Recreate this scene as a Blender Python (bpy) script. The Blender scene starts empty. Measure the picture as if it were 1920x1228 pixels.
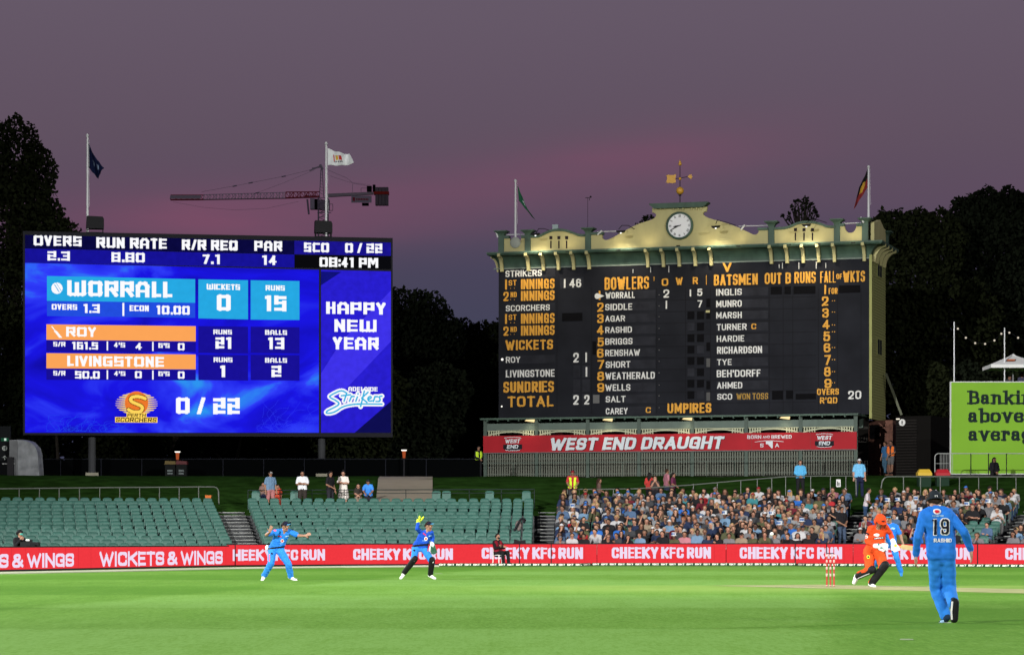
import bpy, bmesh, math, random
import numpy as np
from mathutils import Vector, Matrix
from mathutils.bvhtree import BVHTree
random.seed(7); RNG = np.random.RandomState(11)
R_ = math.radians
SC = bpy.context.scene
COL = SC.collection
# ------------------------------------------------------------------ camera
FPX, CX, HY, CAMZ = 5300.0, 960.0, 1013.0, 1.0
cam_d = bpy.data.cameras.new("camera"); cam = bpy.data.objects.new("camera", cam_d); COL.objects.link(cam)
cam.location = (0, 0, CAMZ); cam.rotation_euler = (R_(90), 0, 0)
cam_d.sensor_width = 36; cam_d.lens = FPX / 1920 * 36; cam_d.shift_y = (HY - 614) / 1920
cam_d.clip_start = 0.5; cam_d.clip_end = 6000
SC.camera = cam
# ------------------------------------------------------------------ exposure
EXP = 1.0
SC.view_settings.view_transform = 'Standard'; SC.view_settings.look = 'None'
SC.view_settings.exposure = EXP; SC.view_settings.gamma = 1.0
try: SC.view_settings.use_curve_mapping = False
except Exception: pass
SC.render.engine = 'CYCLES'
SC.cycles.max_bounces = 4; SC.cycles.diffuse_bounces = 2; SC.cycles.glossy_bounces = 2
SC.cycles.transmission_bounces = 2; SC.cycles.transparent_max_bounces = 4
SC.cycles.sample_clamp_indirect = 4.0; SC.cycles.caustics_reflective = False
SC.cycles.caustics_refractive = False
SC.cycles.use_denoising = True
def lin(c):
    c = c / 255.0
    return c / 12.92 if c <= 0.04045 else ((c + 0.055) / 1.055) ** 2.4
def srgb(r, g, b, k=1.0): return (lin(r) * k, lin(g) * k, lin(b) * k)
# ------------------------------------------------------------------ world: dusk sky
W = bpy.data.worlds.new("World"); SC.world = W; W.use_nodes = True
nt = W.node_tree; nt.nodes.clear()
def N(tree, t, **kw):
    n = tree.nodes.new(t)
    for k, v in kw.items(): setattr(n, k, v)
    return n
out = N(nt, 'ShaderNodeOutputWorld'); bg = N(nt, 'ShaderNodeBackground')
bg2 = N(nt, 'ShaderNodeBackground'); addw = N(nt, 'ShaderNodeAddShader')
sky = N(nt, 'ShaderNodeTexSky'); sky.sky_type = 'NISHITA'; sky.sun_disc = False
sky.sun_elevation = R_(-3.5); sky.sun_rotation = R_(200)
bg2.inputs[1].default_value = 0.05
nt.links.new(sky.outputs[0], bg2.inputs[0])
tc = N(nt, 'ShaderNodeTexCoord'); sep = N(nt, 'ShaderNodeSeparateXYZ')
nt.links.new(tc.outputs['Generated'], sep.inputs[0])
ramp = N(nt, 'ShaderNodeValToRGB')
stops = [(0.00, (62, 65, 88)), (0.07, (67, 68, 90)), (0.095, (75, 70, 92)), (0.118, (92, 77, 96)),
         (0.14, (97, 82, 98)), (0.185, (102, 89, 105)), (0.45, (80, 76, 90)), (1.0, (58, 60, 76))]
ramp.color_ramp.elements[0].position = stops[0][0]; ramp.color_ramp.elements[1].position = 1.0
for i, (p, c) in enumerate(stops):
    e = ramp.color_ramp.elements[0] if i == 0 else (ramp.color_ramp.elements[len(ramp.color_ramp.elements) - 1] if i == len(stops) - 1 else ramp.color_ramp.elements.new(p))
    e.color = (*srgb(*c), 1)
nt.links.new(sep.outputs[2], ramp.inputs[0])
mp = N(nt, 'ShaderNodeMapping'); mp.inputs['Scale'].default_value = (5.0, 5.0, 42.0); mp.inputs['Rotation'].default_value = (0, R_(7), 0)
mp.inputs['Location'].default_value = (0.55, 0.3, 0.15)
nz = N(nt, 'ShaderNodeTexNoise'); nz.inputs['Scale'].default_value = 1.0; nz.inputs['Detail'].default_value = 4; nz.inputs['Roughness'].default_value = 0.45
nt.links.new(tc.outputs['Generated'], mp.inputs[0]); nt.links.new(mp.outputs[0], nz.inputs[0])
mr = N(nt, 'ShaderNodeMapRange'); mr.inputs[1].default_value = 0.42; mr.inputs[2].default_value = 0.72; mr.interpolation_type = 'SMOOTHSTEP'
nt.links.new(nz.outputs[0], mr.inputs[0])
band = N(nt, 'ShaderNodeValToRGB')   # pink cloud bands live low over the horizon
for p, v in [(0.0, 0), (0.095, 0.1), (0.115, 0.85), (0.135, 1.0), (0.155, 0.25), (0.19, 0.0)]:
    e = band.color_ramp.elements[0] if p == 0 else band.color_ramp.elements.new(p)
    e.color = (v, v, v, 1); e.position = p
band.color_ramp.elements[-1].color = (0, 0, 0, 1)
nt.links.new(sep.outputs[2], band.inputs[0])
mul = N(nt, 'ShaderNodeMath', operation='MULTIPLY')
nt.links.new(mr.outputs[0], mul.inputs[0]); nt.links.new(band.outputs[0], mul.inputs[1])
mx = N(nt, 'ShaderNodeMix', data_type='RGBA')
mx.inputs[7].default_value = (*srgb(128, 78, 104), 1)
def wm(op, a, b=0.0, c=0.0):
    n = N(nt, 'ShaderNodeMath', operation=op)
    for i, v in enumerate((a, b, c)):
        if isinstance(v, (int, float)): n.inputs[i].default_value = v
        else: nt.links.new(v, n.inputs[i])
    return n.outputs[0]
def bank(x0, z0, rx, rz_, sl, amp):   # one long bank of pink cloud, by compass direction and height
    dx = wm('SUBTRACT', sep.outputs[0], x0); dz = wm('SUBTRACT', wm('SUBTRACT', sep.outputs[2], z0), wm('MULTIPLY', dx, sl))
    e = wm('ADD', wm('POWER', wm('ABSOLUTE', wm('DIVIDE', dx, rx)), 2.0), wm('POWER', wm('ABSOLUTE', wm('DIVIDE', dz, rz_)), 2.0))
    return wm('MULTIPLY', wm('EXPONENT', wm('MULTIPLY', e, -1.0)), amp)
tot = wm('ADD', wm('ADD', bank(0.040, 0.132, 0.060, 0.012, 0.12, 0.46), bank(-0.035, 0.119, 0.06, 0.012, 0.12, 0.40)), wm('ADD', bank(-0.115, 0.113, 0.075, 0.012, 0.05, 0.7), wm('ADD', bank(0.6, 0.13, 0.3, 0.012, 0.02, 0.5), bank(-0.7, 0.12, 0.3, 0.012, 0.02, 0.5))))
tot = wm('MULTIPLY', tot, wm('ADD', wm('MULTIPLY', mr.outputs[0], 0.6), 0.55))
nt.links.new(tot, mx.inputs[0]); nt.links.new(ramp.outputs[0], mx.inputs[6])
nt.links.new(mx.outputs[2], bg.inputs[0]); bg.inputs[1].default_value = 0.97 / 2 ** EXP
nt.links.new(bg.outputs[0], addw.inputs[0]); nt.links.new(bg2.outputs[0], addw.inputs[1])
nt.links.new(addw.outputs[0], out.inputs[0])
# ------------------------------------------------------------------ stadium floodlights (four towers round the oval, outside the frame)
FLOOD = [ # tower base, lamp height, [(aim, watts, cone degrees, blend)]
    ((-72, -22), 44, [((-4, 86, 0), 0.98, 30, 0.55), ((4, 32, 0), 1.42, 46, 0.8), ((6, 146, 10), 0.62, 34, 1.0)]),
    ((78, -22), 44, [((8, 86, 0), 0.68, 30, 0.55), ((4, 32, 0), 0.75, 46, 0.8), ((8, 146, 10), 0.50, 34, 1.0)]),
    ((-92, 118), 44, [((4, 62, 0), 0.86, 56, 0.8)]),
    ((104, 116), 44, [((2, 62, 0), 0.60, 56, 0.8)]),
]
FLOODK = 430000.0
def aim(o, tgt):
    d = Vector(tgt) - o.location
    o.rotation_euler = d.to_track_quat('-Z', 'Y').to_euler()
flood_lamps = []
for (b, h, L) in FLOOD:
    row = []
    for (t, wk, cone, bl) in L:
        ld = bpy.data.lights.new("floodlight_lamp", 'SPOT'); ld.energy = FLOODK * wk; ld.spot_size = R_(cone); ld.spot_blend = bl
        ld.shadow_soft_size = 0.5; ld.color = (1.0, 0.98, 0.95)
        lo = bpy.data.objects.new("floodlight_lamp", ld); COL.objects.link(lo)
        v = (Vector(t) - Vector((b[0], b[1], h))).normalized()
        lo.location = Vector((b[0], b[1], h)) + v * 1.8; aim(lo, t); row.append(lo)
    flood_lamps.append(row)
# ------------------------------------------------------------------ helpers
MATS = {}
def mat(name, rgb, rough=0.7, var=0.0, scale=4.0, spec=0.3, metal=0.0, bump=0.0, bscale=30.0, coord='Object', stretch=None):
    if name in MATS: return MATS[name]
    m = bpy.data.materials.new(name); m.use_nodes = True; t = m.node_tree; p = t.nodes['Principled BSDF']
    p.inputs['Base Color'].default_value = (*rgb, 1); p.inputs['Roughness'].default_value = rough
    p.inputs['Specular IOR Level'].default_value = spec if max(rgb) > .04 else min(spec, .06); p.inputs['Metallic'].default_value = metal
    c = N(t, 'ShaderNodeTexCoord'); mpn = N(t, 'ShaderNodeMapping')
    if stretch: mpn.inputs['Scale'].default_value = stretch
    t.links.new(c.outputs[coord], mpn.inputs[0])
    nn = N(t, 'ShaderNodeTexNoise'); nn.inputs['Scale'].default_value = scale; nn.inputs['Detail'].default_value = 5
    t.links.new(mpn.outputs[0], nn.inputs[0])
    if var > 0:
        r = N(t, 'ShaderNodeMapRange'); r.inputs[1].default_value = 0.3; r.inputs[2].default_value = 0.7
        r.inputs[3].default_value = 1 - var; r.inputs[4].default_value = 1 + var
        t.links.new(nn.outputs[0], r.inputs[0])
        h = N(t, 'ShaderNodeMix', data_type='RGBA', blend_type='MULTIPLY'); h.inputs[0].default_value = 1
        h.inputs[6].default_value = (*rgb, 1); t.links.new(r.outputs[0], h.inputs[7]); t.links.new(h.outputs[2], p.inputs['Base Color'])
    if bump > 0:
        n2 = N(t, 'ShaderNodeTexNoise'); n2.inputs['Scale'].default_value = bscale; t.links.new(mpn.outputs[0], n2.inputs[0])
        b = N(t, 'ShaderNodeBump'); b.inputs['Strength'].default_value = bump; b.inputs['Distance'].default_value = 0.02
        t.links.new(n2.outputs[0], b.inputs['Height']); t.links.new(b.outputs[0], p.inputs['Normal'])
    MATS[name] = m; return m
def emat(name, rgb255, k=1.0, var=0.0, light=False, scale=8.0):
    if name in MATS: return MATS[name]
    m = bpy.data.materials.new(name); m.use_nodes = True; t = m.node_tree; t.nodes.clear()
    o = N(t, 'ShaderNodeOutputMaterial'); e = N(t, 'ShaderNodeEmission')
    c = srgb(*rgb255); e.inputs[0].default_value = (*c, 1); e.inputs[1].default_value = k / 2 ** EXP
    if var > 0:
        tcn = N(t, 'ShaderNodeTexCoord'); nn = N(t, 'ShaderNodeTexNoise'); nn.inputs['Scale'].default_value = scale
        t.links.new(tcn.outputs['Object'], nn.inputs[0])
        r = N(t, 'ShaderNodeMapRange'); r.inputs[3].default_value = 1 - var; r.inputs[4].default_value = 1 + var
        t.links.new(nn.outputs[0], r.inputs[0])
        h = N(t, 'ShaderNodeMix', data_type='RGBA', blend_type='MULTIPLY'); h.inputs[0].default_value = 1
        h.inputs[6].default_value = (*c, 1); t.links.new(r.outputs[0], h.inputs[7]); t.links.new(h.outputs[2], e.inputs[0])
    t.links.new(e.outputs[0], o.inputs[0])
    m.cycles.emission_sampling = 'AUTO' if light else 'NONE'
    MATS[name] = m; return m
def tag(o, label=None, cat=None, group=None, kind=None):
    if label: o['label'] = label
    if cat: o['category'] = cat
    if group: o['group'] = group
    if kind: o['kind'] = kind
    return o
def empty(name, loc=(0, 0, 0), rz=0, label=None, cat=None, group=None, parent=None):
    o = bpy.data.objects.new(name, None); COL.objects.link(o); o.location = loc; o.rotation_euler = (0, 0, rz)
    o.empty_display_size = 0.2
    if parent: o.parent = parent
    return tag(o, label, cat, group)
class MB:
    def __init__(s): s.v = []; s.f = []; s.m = []
    def add(s, vs, fs, mi=0):
        b = len(s.v); s.v.extend([tuple(p) for p in vs]); s.f.extend([tuple(i + b for i in f) for f in fs]); s.m.extend([mi] * len(fs)); return s
    def box(s, a, b, mi=0):
        x0, y0, z0 = a; x1, y1, z1 = b
        return s.add([(x0,y0,z0),(x1,y0,z0),(x1,y1,z0),(x0,y1,z0),(x0,y0,z1),(x1,y0,z1),(x1,y1,z1),(x0,y1,z1)],
              [(0,3,2,1),(4,5,6,7),(0,1,5,4),(1,2,6,5),(2,3,7,6),(3,0,4,7)], mi)
    def cyl(s, p0, p1, r0, r1=None, n=8, mi=0, cap=True):
        r1 = r0 if r1 is None else r1
        p0 = Vector(p0); p1 = Vector(p1); d = (p1 - p0)
        if d.length < 1e-9: return s
        d.normalize(); a = d.orthogonal().normalized(); b = d.cross(a)
        vs = []
        for p, r in ((p0, r0), (p1, r1)):
            for i in range(n):
                t = 2 * math.pi * i / n; vs.append(p + a * (r * math.cos(t)) + b * (r * math.sin(t)))
        fs = [(i, (i + 1) % n, n + (i + 1) % n, n + i) for i in range(n)]
        if cap: fs += [tuple(range(n - 1, -1, -1)), tuple(range(n, 2 * n))]
        return s.add(vs, fs, mi)
    def tube(s, pts, r, n=6, mi=0):
        for i in range(len(pts) - 1): s.cyl(pts[i], pts[i + 1], r, r, n, mi)
        return s
    def sph(s, c, r, nu=12, nv=8, mi=0, sc=(1, 1, 1), top=1.0, bot=-1.0):
        vs = []; fs = []
        for j in range(nv + 1):
            ph = math.asin(max(-1, min(1, bot))) + (math.asin(min(1, top)) - math.asin(max(-1, bot))) * j / nv
            for i in range(nu):
                t = 2 * math.pi * i / nu
                vs.append((c[0] + r * sc[0] * math.cos(ph) * math.cos(t), c[1] + r * sc[1] * math.cos(ph) * math.sin(t), c[2] + r * sc[2] * math.sin(ph)))
        for j in range(nv):
            for i in range(nu): fs.append((j * nu + i, j * nu + (i + 1) % nu, (j + 1) * nu + (i + 1) % nu, (j + 1) * nu + i))
        return s.add(vs, fs, mi)
    def prism(s, poly, y0, y1, mi=0):   # polygon in x,z extruded along y
        n = len(poly); vs = [(p[0], y0, p[1]) for p in poly] + [(p[0], y1, p[1]) for p in poly]
        a = sum(poly[i][0] * poly[(i + 1) % n][1] - poly[(i + 1) % n][0] * poly[i][1] for i in range(n))
        fr = tuple(range(n)); bk = tuple(range(2 * n - 1, n - 1, -1))
        if a < 0: fr = fr[::-1]; bk = bk[::-1]
        fs = [fr, bk]
        for i in range(n):
            j = (i + 1) % n; q = (i, n + i, n + j, j)
            fs.append(q if a > 0 else q[::-1])
        return s.add(vs, fs, mi)
    def mesh(s, name, mats, smooth=False):
        me = bpy.data.meshes.new(name); me.from_pydata([tuple(v) for v in s.v], [], s.f)
        if not isinstance(mats, (list, tuple)): mats = [mats]
        for m in mats: me.materials.append(m)
        if len(mats) > 1: me.polygons.foreach_set('material_index', s.m)
        if smooth: me.polygons.foreach_set('use_smooth', [True] * len(me.polygons))
        me.update(); return me
    def obj(s, name, mats, parent=None, smooth=False, loc=(0, 0, 0), rz=0):
        return link(name, s.mesh(name, mats, smooth), parent, loc, rz)
def link(name, me, parent=None, loc=(0, 0, 0), rz=0):
    o = bpy.data.objects.new(name, me); COL.objects.link(o); o.location = loc; o.rotation_euler = (0, 0, rz)
    if parent is not None: o.parent = parent
    return o
def copy_tree(o, parent=None, loc=None, rz=None):
    c = o.copy(); COL.objects.link(c)
    if parent is not None: c.parent = parent
    if loc is not None: c.location = loc
    if rz is not None: c.rotation_euler = (0, 0, rz)
    for ch in list(o.children): copy_tree(ch, c)
    return c
def gpt(px, py, z=0.0):   # ground point seen at a pixel
    d = FPX * (CAMZ - z) / (py - HY); return Vector(((px - CX) / FPX * d, d, z))
def ppt(px, py, d): return Vector(((px - CX) / FPX * d, d, CAMZ + (HY - py) / FPX * d))
class Plane:   # vertical plane through two plan points
    def __init__(s, pxa, da, pxb, db):
        s.A = Vector(((pxa - CX) / FPX * da, da)); B = Vector(((pxb - CX) / FPX * db, db))
        s.D = (B - s.A); s.L = s.D.length; s.D.normalize(); s.ang = math.atan2(s.D.y, s.D.x)
        s.Nn = Vector((-s.D.y, s.D.x))    # points away from the camera
    def uz(s, px, py, off=0.0):
        A = s.A + s.Nn * off; r = Vector(((px - CX) / FPX, 1.0))
        t = A.dot(s.Nn) / r.dot(s.Nn); P = r * t
        return (P - A).dot(s.D), CAMZ + (HY - py) / FPX * t
    def box(s, x0, y0, x1, y1, off=0.0):
        xc = (x0 + x1) / 2; yc = (y0 + y1) / 2
        return s.uz(x0, yc, off)[0], s.uz(x1, yc, off)[0], s.uz(xc, y1, off)[1], s.uz(xc, y0, off)[1]
    def root(s, name, z, label, cat, group=None): return empty(name, (s.A.x, s.A.y, z), s.ang, label, cat, group)
# ------------------------------------------------------------------ stroke lettering, cut into small flat rectangles
def C_(*p): return (list(p), True)
def L_(*p): return (list(p), False)
GL = {
 'A': (0.72, [L_((0,0),(.5,1),(1,0)), L_((.2,.3),(.8,.3))]),
 'B': (0.66, [L_((0,0),(0,1)), C_((0,1),(.9,1),(.98,.9),(.98,.6),(.8,.52),(0,.52)), C_((0,.52),(.9,.52),(1,.4),(1,.1),(.9,0),(0,0))]),
 'C': (0.66, [C_((1,.76),(1,1),(0,1),(0,.5),(0,0),(1,0),(1,.24))]),
 'D': (0.68, [L_((0,0),(0,1)), C_((0,1),(.8,1),(1,.85),(1,.15),(.8,0),(0,0))]),
 'E': (0.58, [L_((1,1),(0,1),(0,0),(1,0)), L_((0,.52),(.85,.52))]),
 'F': (0.56, [L_((1,1),(0,1),(0,0)), L_((0,.5),(.85,.5))]),
 'G': (0.68, [C_((1,.7),(1,1),(0,1),(0,.5),(0,0),(1,0),(1,.25),(1,.45)), L_((1,.45),(.55,.45)), L_((1,.45),(1,0))]),
 'H': (0.68, [L_((0,0),(0,1)), L_((1,0),(1,1)), L_((0,.5),(1,.5))]),
 'I': (0.20, [L_((.5,0),(.5,1))]),
 'J': (0.55, [C_((1,1),(1,.5),(1,0),(0,0),(0,.3))]),
 'K': (0.70, [L_((0,0),(0,1)), L_((1,1),(0,.42)), L_((.3,.58),(1,0))]),
 'L': (0.55, [L_((0,1),(0,0),(1,0))]),
 'M': (0.86, [L_((0,0),(0,1),(.5,.25),(1,1),(1,0))]),
 'N': (0.70, [L_((0,0),(0,1),(1,0),(1,1))]),
 'O': (0.70, [C_((0,.5),(0,1),(1,1),(1,.5),(1,0),(0,0),(0,.5))]),
 'P': (0.64, [L_((0,0),(0,1)), C_((0,1),(.9,1),(1,.9),(1,.55),(.9,.45),(0,.45))]),
 'Q': (0.70, [C_((0,.5),(0,1),(1,1),(1,.5),(1,0),(0,0),(0,.5)), L_((.6,.25),(1,-.05))]),
 'R': (0.68, [L_((0,0),(0,1)), C_((0,1),(.9,1),(1,.9),(1,.58),(.9,.48),(0,.48)), L_((.5,.48),(1,0))]),
 'S': (0.64, [C_((1,.80),(1,1),(0,1),(0,.56),(.15,.54),(.85,.46),(1,.44),(1,0),(0,0),(0,.20))]),
 'T': (0.64, [L_((0,1),(1,1)), L_((.5,1),(.5,0))]),
 'U': (0.68, [C_((0,1),(0,.5),(0,0),(1,0),(1,.5),(1,1)), L_((0,1),(0,.5)), L_((1,1),(1,.5))]),
 'V': (0.70, [L_((0,1),(.5,0),(1,1))]),
 'W': (1.0, [L_((0,1),(.27,0),(.5,.8),(.73,0),(1,1))]),
 'X': (0.68, [L_((0,0),(1,1)), L_((0,1),(1,0))]),
 'Y': (0.68, [L_((0,1),(.5,.45),(1,1)), L_((.5,.45),(.5,0))]),
 'Z': (0.62, [L_((0,1),(1,1),(0,0),(1,0))]),
 '0': (0.64, [C_((0,.5),(0,1),(1,1),(1,.5),(1,0),(0,0),(0,.5))]),
 '1': (0.22, [L_((.5,0),(.5,1))]),
 '2': (0.62, [C_((0,.7),(0,1),(1,1),(1,.55),(.6,.35),(0,0)), L_((0,0),(1,0))]),
 '3': (0.62, [C_((0,.78),(0,1),(1,1),(1,.55),(.4,.52)), C_((.4,.52),(1,.5),(1,0),(0,0),(0,.22))]),
 '4': (0.66, [L_((.7,0),(.7,1),(0,.28),(1,.28))]),
 '5': (0.62, [L_((1,1),(.08,1),(.04,.55)), C_((.04,.55),(.5,.64),(1,.62),(1,0),(0,0),(0,.22))]),
 '6': (0.62, [C_((.95,.8),(.9,1),(0,1),(0,.5),(0,0),(1,0),(1,.55),(.2,.6),(0,.45))]),
 '7': (0.58, [L_((0,1),(1,1),(.35,0))]),
 '8': (0.64, [C_((.5,.52),(.05,.55),(.05,1),(.95,1),(.95,.55),(.5,.52)), C_((.5,.52),(0,.5),(0,0),(1,0),(1,.5),(.5,.52))]),
 '9': (0.62, [C_((.05,.2),(.1,0),(1,0),(1,.5),(1,1),(0,1),(0,.45),(.8,.4),(1,.55))]),
 '/': (0.50, [L_((0,-.02),(1,1.02))]),
 '.': (0.20, [L_((.5,0),(.5,.02))]),
 ':': (0.20, [L_((.5,.12),(.5,.14)), L_((.5,.72),(.5,.74))]),
 "'": (0.20, [L_((.6,1),(.4,.75))]),
 '&': (0.80, [C_((1,0),(.2,.7),(.1,.9),(.45,1.05),(.75,.9),(.6,.6),(0,.4),(0,0),(.6,-.05),(.95,.45))]),
 '|': (0.18, [L_((.5,0),(.5,1))]),
}
SQ = dict(GL)   # squared-off letters of the electronic board
SQ['A'] = (0.82, [L_((0,0),(0,.75),(.25,1),(.75,1),(1,.75),(1,0)), L_((0,.34),(1,.34))])
SQ['O'] = (0.84, [L_((.1,0),(0,.12),(0,.88),(.1,1),(.9,1),(1,.88),(1,.12),(.9,0),(.1,0))])
SQ['0'] = (0.84, SQ['O'][1])
SQ['D'] = (0.82, [L_((0,0),(0,1),(.85,1),(1,.85),(1,.15),(.85,0),(0,0))])
SQ['C'] = (0.78, [L_((1,1),(.1,1),(0,.9),(0,.1),(.1,0),(1,0))])
SQ['G'] = (0.80, [L_((1,1),(.1,1),(0,.9),(0,.1),(.1,0),(1,0),(1,.45),(.6,.45))])
SQ['S'] = (0.78, [L_((1,1),(0,1),(0,.5),(1,.5),(1,0),(0,0))])
SQ['2'] = (0.78, [L_((0,1),(1,1),(1,.5),(0,.5),(0,0),(1,0))])
SQ['3'] = (0.78, [L_((0,1),(1,1),(1,0),(0,0)), L_((.3,.5),(1,.5))])
SQ['5'] = (0.78, [L_((1,1),(0,1),(0,.56),(1,.56),(1,0),(0,0))])
SQ['6'] = (0.80, [L_((.95,1),(0,1),(0,0),(1,0),(1,.54),(0,.54))])
SQ['8'] = (0.84, [L_((0,0),(0,1),(1,1),(1,0),(0,0)), L_((0,.5),(1,.5))])
SQ['9'] = (0.80, [L_((.05,0),(1,0),(1,1),(0,1),(0,.46),(1,.46))])
SQ['1'] = (0.50, [L_((.1,1),(.75,1),(.75,0))])
SQ['U'] = (0.80, [L_((0,1),(0,.08),(.1,0),(.9,0),(1,.08),(1,1))])
SQ['W'] = (1.12, [L_((0,1),(0,.08),(.08,0),(.42,0),(.5,.08),(.5,.85)), L_((.5,.08),(.58,0),(.92,0),(1,.08),(1,1))])
SQ['M'] = (1.05, [L_((0,0),(0,1),(.2,1),(.5,.45),(.8,1),(1,1),(1,0))])
SQ['R'] = (0.80, [L_((0,0),(0,1),(1,1),(1,.45),(0,.45)), L_((.55,.45),(1,0))])
SQ['P'] = (0.80, [L_((0,0),(0,1),(1,1),(1,.42),(0,.42))])
SQ['B'] = (0.80, [L_((0,0),(0,1),(.9,1),(.9,.55),(1,.5),(1,0),(0,0)), L_((0,.52),(.9,.52))])
SQ['E'] = (0.72, [L_((1,1),(0,1),(0,0),(1,0)), L_((0,.5),(.9,.5))])
SQ['Q'] = (0.84, [SQ['O'][1][0], L_((.6,.1),(.9,-.25))])
def chaikin(p, k=2):
    closed = (p[0] == p[-1])
    for _ in range(k):
        q = []
        n = len(p)
        if not closed: q.append(p[0])
        for i in range(n - 1):
            a, b = p[i], p[i + 1]
            if not closed and i == 0: q.append((a[0]*.25+b[0]*.75, a[1]*.25+b[1]*.75)); continue
            if not closed and i == n - 2: q.append((a[0]*.75+b[0]*.25, a[1]*.75+b[1]*.25)); continue
            q.append((a[0]*.75+b[0]*.25, a[1]*.75+b[1]*.25)); q.append((a[0]*.25+b[0]*.75, a[1]*.25+b[1]*.75))
        if closed: q.append(q[0])
        else: q.append(p[-1])
        p = q
    return p
def inside_strokes(X, Y, segs, t, square, hz=1.0):
    m = np.zeros(X.shape, bool)
    for (x0, y0, x1, y1) in segs:
        dx, dy = x1 - x0, y1 - y0; L = math.hypot(dx, dy)
        if L < 1e-6: dx, dy, L1 = 1, 0, 1
        else: dx, dy, L1 = dx / L, dy / L, L
        h = t / 2 * (hz + (1 - hz) * abs(dy))
        a = (X - x0) * dx + (Y - y0) * dy; b = -(X - x0) * dy + (Y - y0) * dx
        if square: m |= (a >= -t / 2) & (a <= L + t / 2) & (np.abs(b) <= h)
        else:
            ac = np.clip(a, 0, L); m |= ((a - ac) ** 2 + b ** 2) <= h * h
    return m
def grid_rects(M):
    H, Wd = M.shape; act = {}; out = []
    for j in range(H):
        row = M[j].astype(np.int8); d = np.diff(np.concatenate(([0], row, [0])))
        st = np.where(d == 1)[0]; en = np.where(d == -1)[0]; cur = {}
        for a, b in zip(st, en):
            k = (int(a), int(b)); cur[k] = act.pop(k, j)
        for k, s in act.items(): out.append((k[0], s, k[1], j))
        act = cur
    for k, s in act.items(): out.append((k[0], s, k[1], H))
    return out
_txt_cache = {}
def text_rects(s, aspect, t=0.18, gap=0.14, square=False, slant=0.0, N_=26, font=None, sp=0.32, lim=.37):
    """unit rectangles (x 0..1, y 0..1) for a string squeezed into width/height = aspect"""
    key = (s, round(aspect, 2), t, gap, square, slant, N_, sp, lim)
    if key in _txt_cache: return _txt_cache[key]
    F = font or (SQ if square else GL)
    adv = []; x = 0
    for ch in s:
        if ch == ' ': x += sp; continue
        w = F[ch][0]; adv.append((ch, x, w)); x += w + gap
    tot = x - gap; k = (aspect - abs(slant)) / tot       # horizontal squeeze
    nx = max(8, int(N_ * aspect)); ny = N_
    gx = (np.arange(nx) + .5) / nx * aspect; gy = (np.arange(ny) + .5) / ny
    X, Y = np.meshgrid(gx, gy); X = X - slant * Y
    M = np.zeros(X.shape, bool)
    for ch, x0, w in adv:
        xs = x0 * k; ws = w * k; tt = min(t, ws * 0.98)
        th = min(tt, max(ws * 0.45, 0.06)) if len(F[ch][1][0][0]) > 2 or ws < tt * 2 else tt
        th = min(tt, ws * lim) if not square else tt
        if ch in 'MW&': th = min(tt, ws * 0.30)
        if ch in 'T/': th = min(t, ws * .5)
        if ch in 'I1.:\'|' and not (square and ch == '1'): th = min(t, ws * 1.25)
        segs = []
        for pts, cur in F[ch][1]:
            P = [(xs + th / 2 + px * max(0.0, ws - th), th / 2 + py * (1 - th)) for px, py in pts]
            if cur and not square: P = chaikin(P)
            segs += [(*P[i], *P[i + 1]) for i in range(len(P) - 1)]
        m = inside_strokes(X, Y, segs, th, square or ch in 'EFHILTNMKAVWXYZ147', .64 if square else .70 if t > .22 else .80)
        M |= m & (Y >= 0) & (Y <= 1)
    r = [(a / nx, b / ny, c / nx, d / ny) for a, b, c, d in grid_rects(M)]
    _txt_cache[key] = r; return r
def flat_rects(mb, rects, u0, u1, z0, z1, y, mi=0):
    du, dz = u1 - u0, z1 - z0
    for a, b, c, d in rects:
        mb.add([(u0 + a*du, y, z0 + b*dz), (u0 + c*du, y, z0 + b*dz), (u0 + c*du, y, z0 + d*dz), (u0 + a*du, y, z0 + d*dz)], [(0, 1, 2, 3)], mi)
def put_text(pl, parent, zroot, s, x0, y0, x1, y1, material, y=-0.02, name='lettering', **kw):
    u0, u1, z0, z1 = pl.box(x0, y0, x1, y1)
    r = text_rects(s, (u1 - u0) / (z1 - z0), **kw)
    mb = MB(); flat_rects(mb, r, u0, u1, z0 - zroot, z1 - zroot, y)
    return mb.obj(name, material, parent)
def put_mask(pl, parent, zroot, fn, x0, y0, x1, y1, n, material, y=-0.02, name='logo'):
    """fn(X,Y) in photo-like pixel units (Y down) -> bool grid"""
    u0, u1, z0, z1 = pl.box(x0, y0, x1, y1); nx = int(n * (x1 - x0) / (y1 - y0))
    gx = x0 + (np.arange(nx) + .5) / nx * (x1 - x0); gy = y1 - (np.arange(n) + .5) / n * (y1 - y0)
    X, Y = np.meshgrid(gx, gy); M = fn(X, Y)
    mb = MB(); flat_rects(mb, [(a/nx, b/n, c/nx, d/n) for a, b, c, d in grid_rects(M)], u0, u1, z0 - zroot, z1 - zroot, y)
    return mb.obj(name, material, parent)
def put_quad(pl, parent, zroot, x0, y0, x1, y1, material, y=-0.01, name='panel', depth=None):
    u0, u1, z0, z1 = pl.box(x0, y0, x1, y1); mb = MB()
    if depth: mb.box((u0, y, z0 - zroot), (u1, y + depth, z1 - zroot))
    else: mb.add([(u0, y, z0-zroot), (u1, y, z0-zroot), (u1, y, z1-zroot), (u0, y, z1-zroot)], [(0, 1, 2, 3)])
    return mb.obj(name, material, parent)
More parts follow.
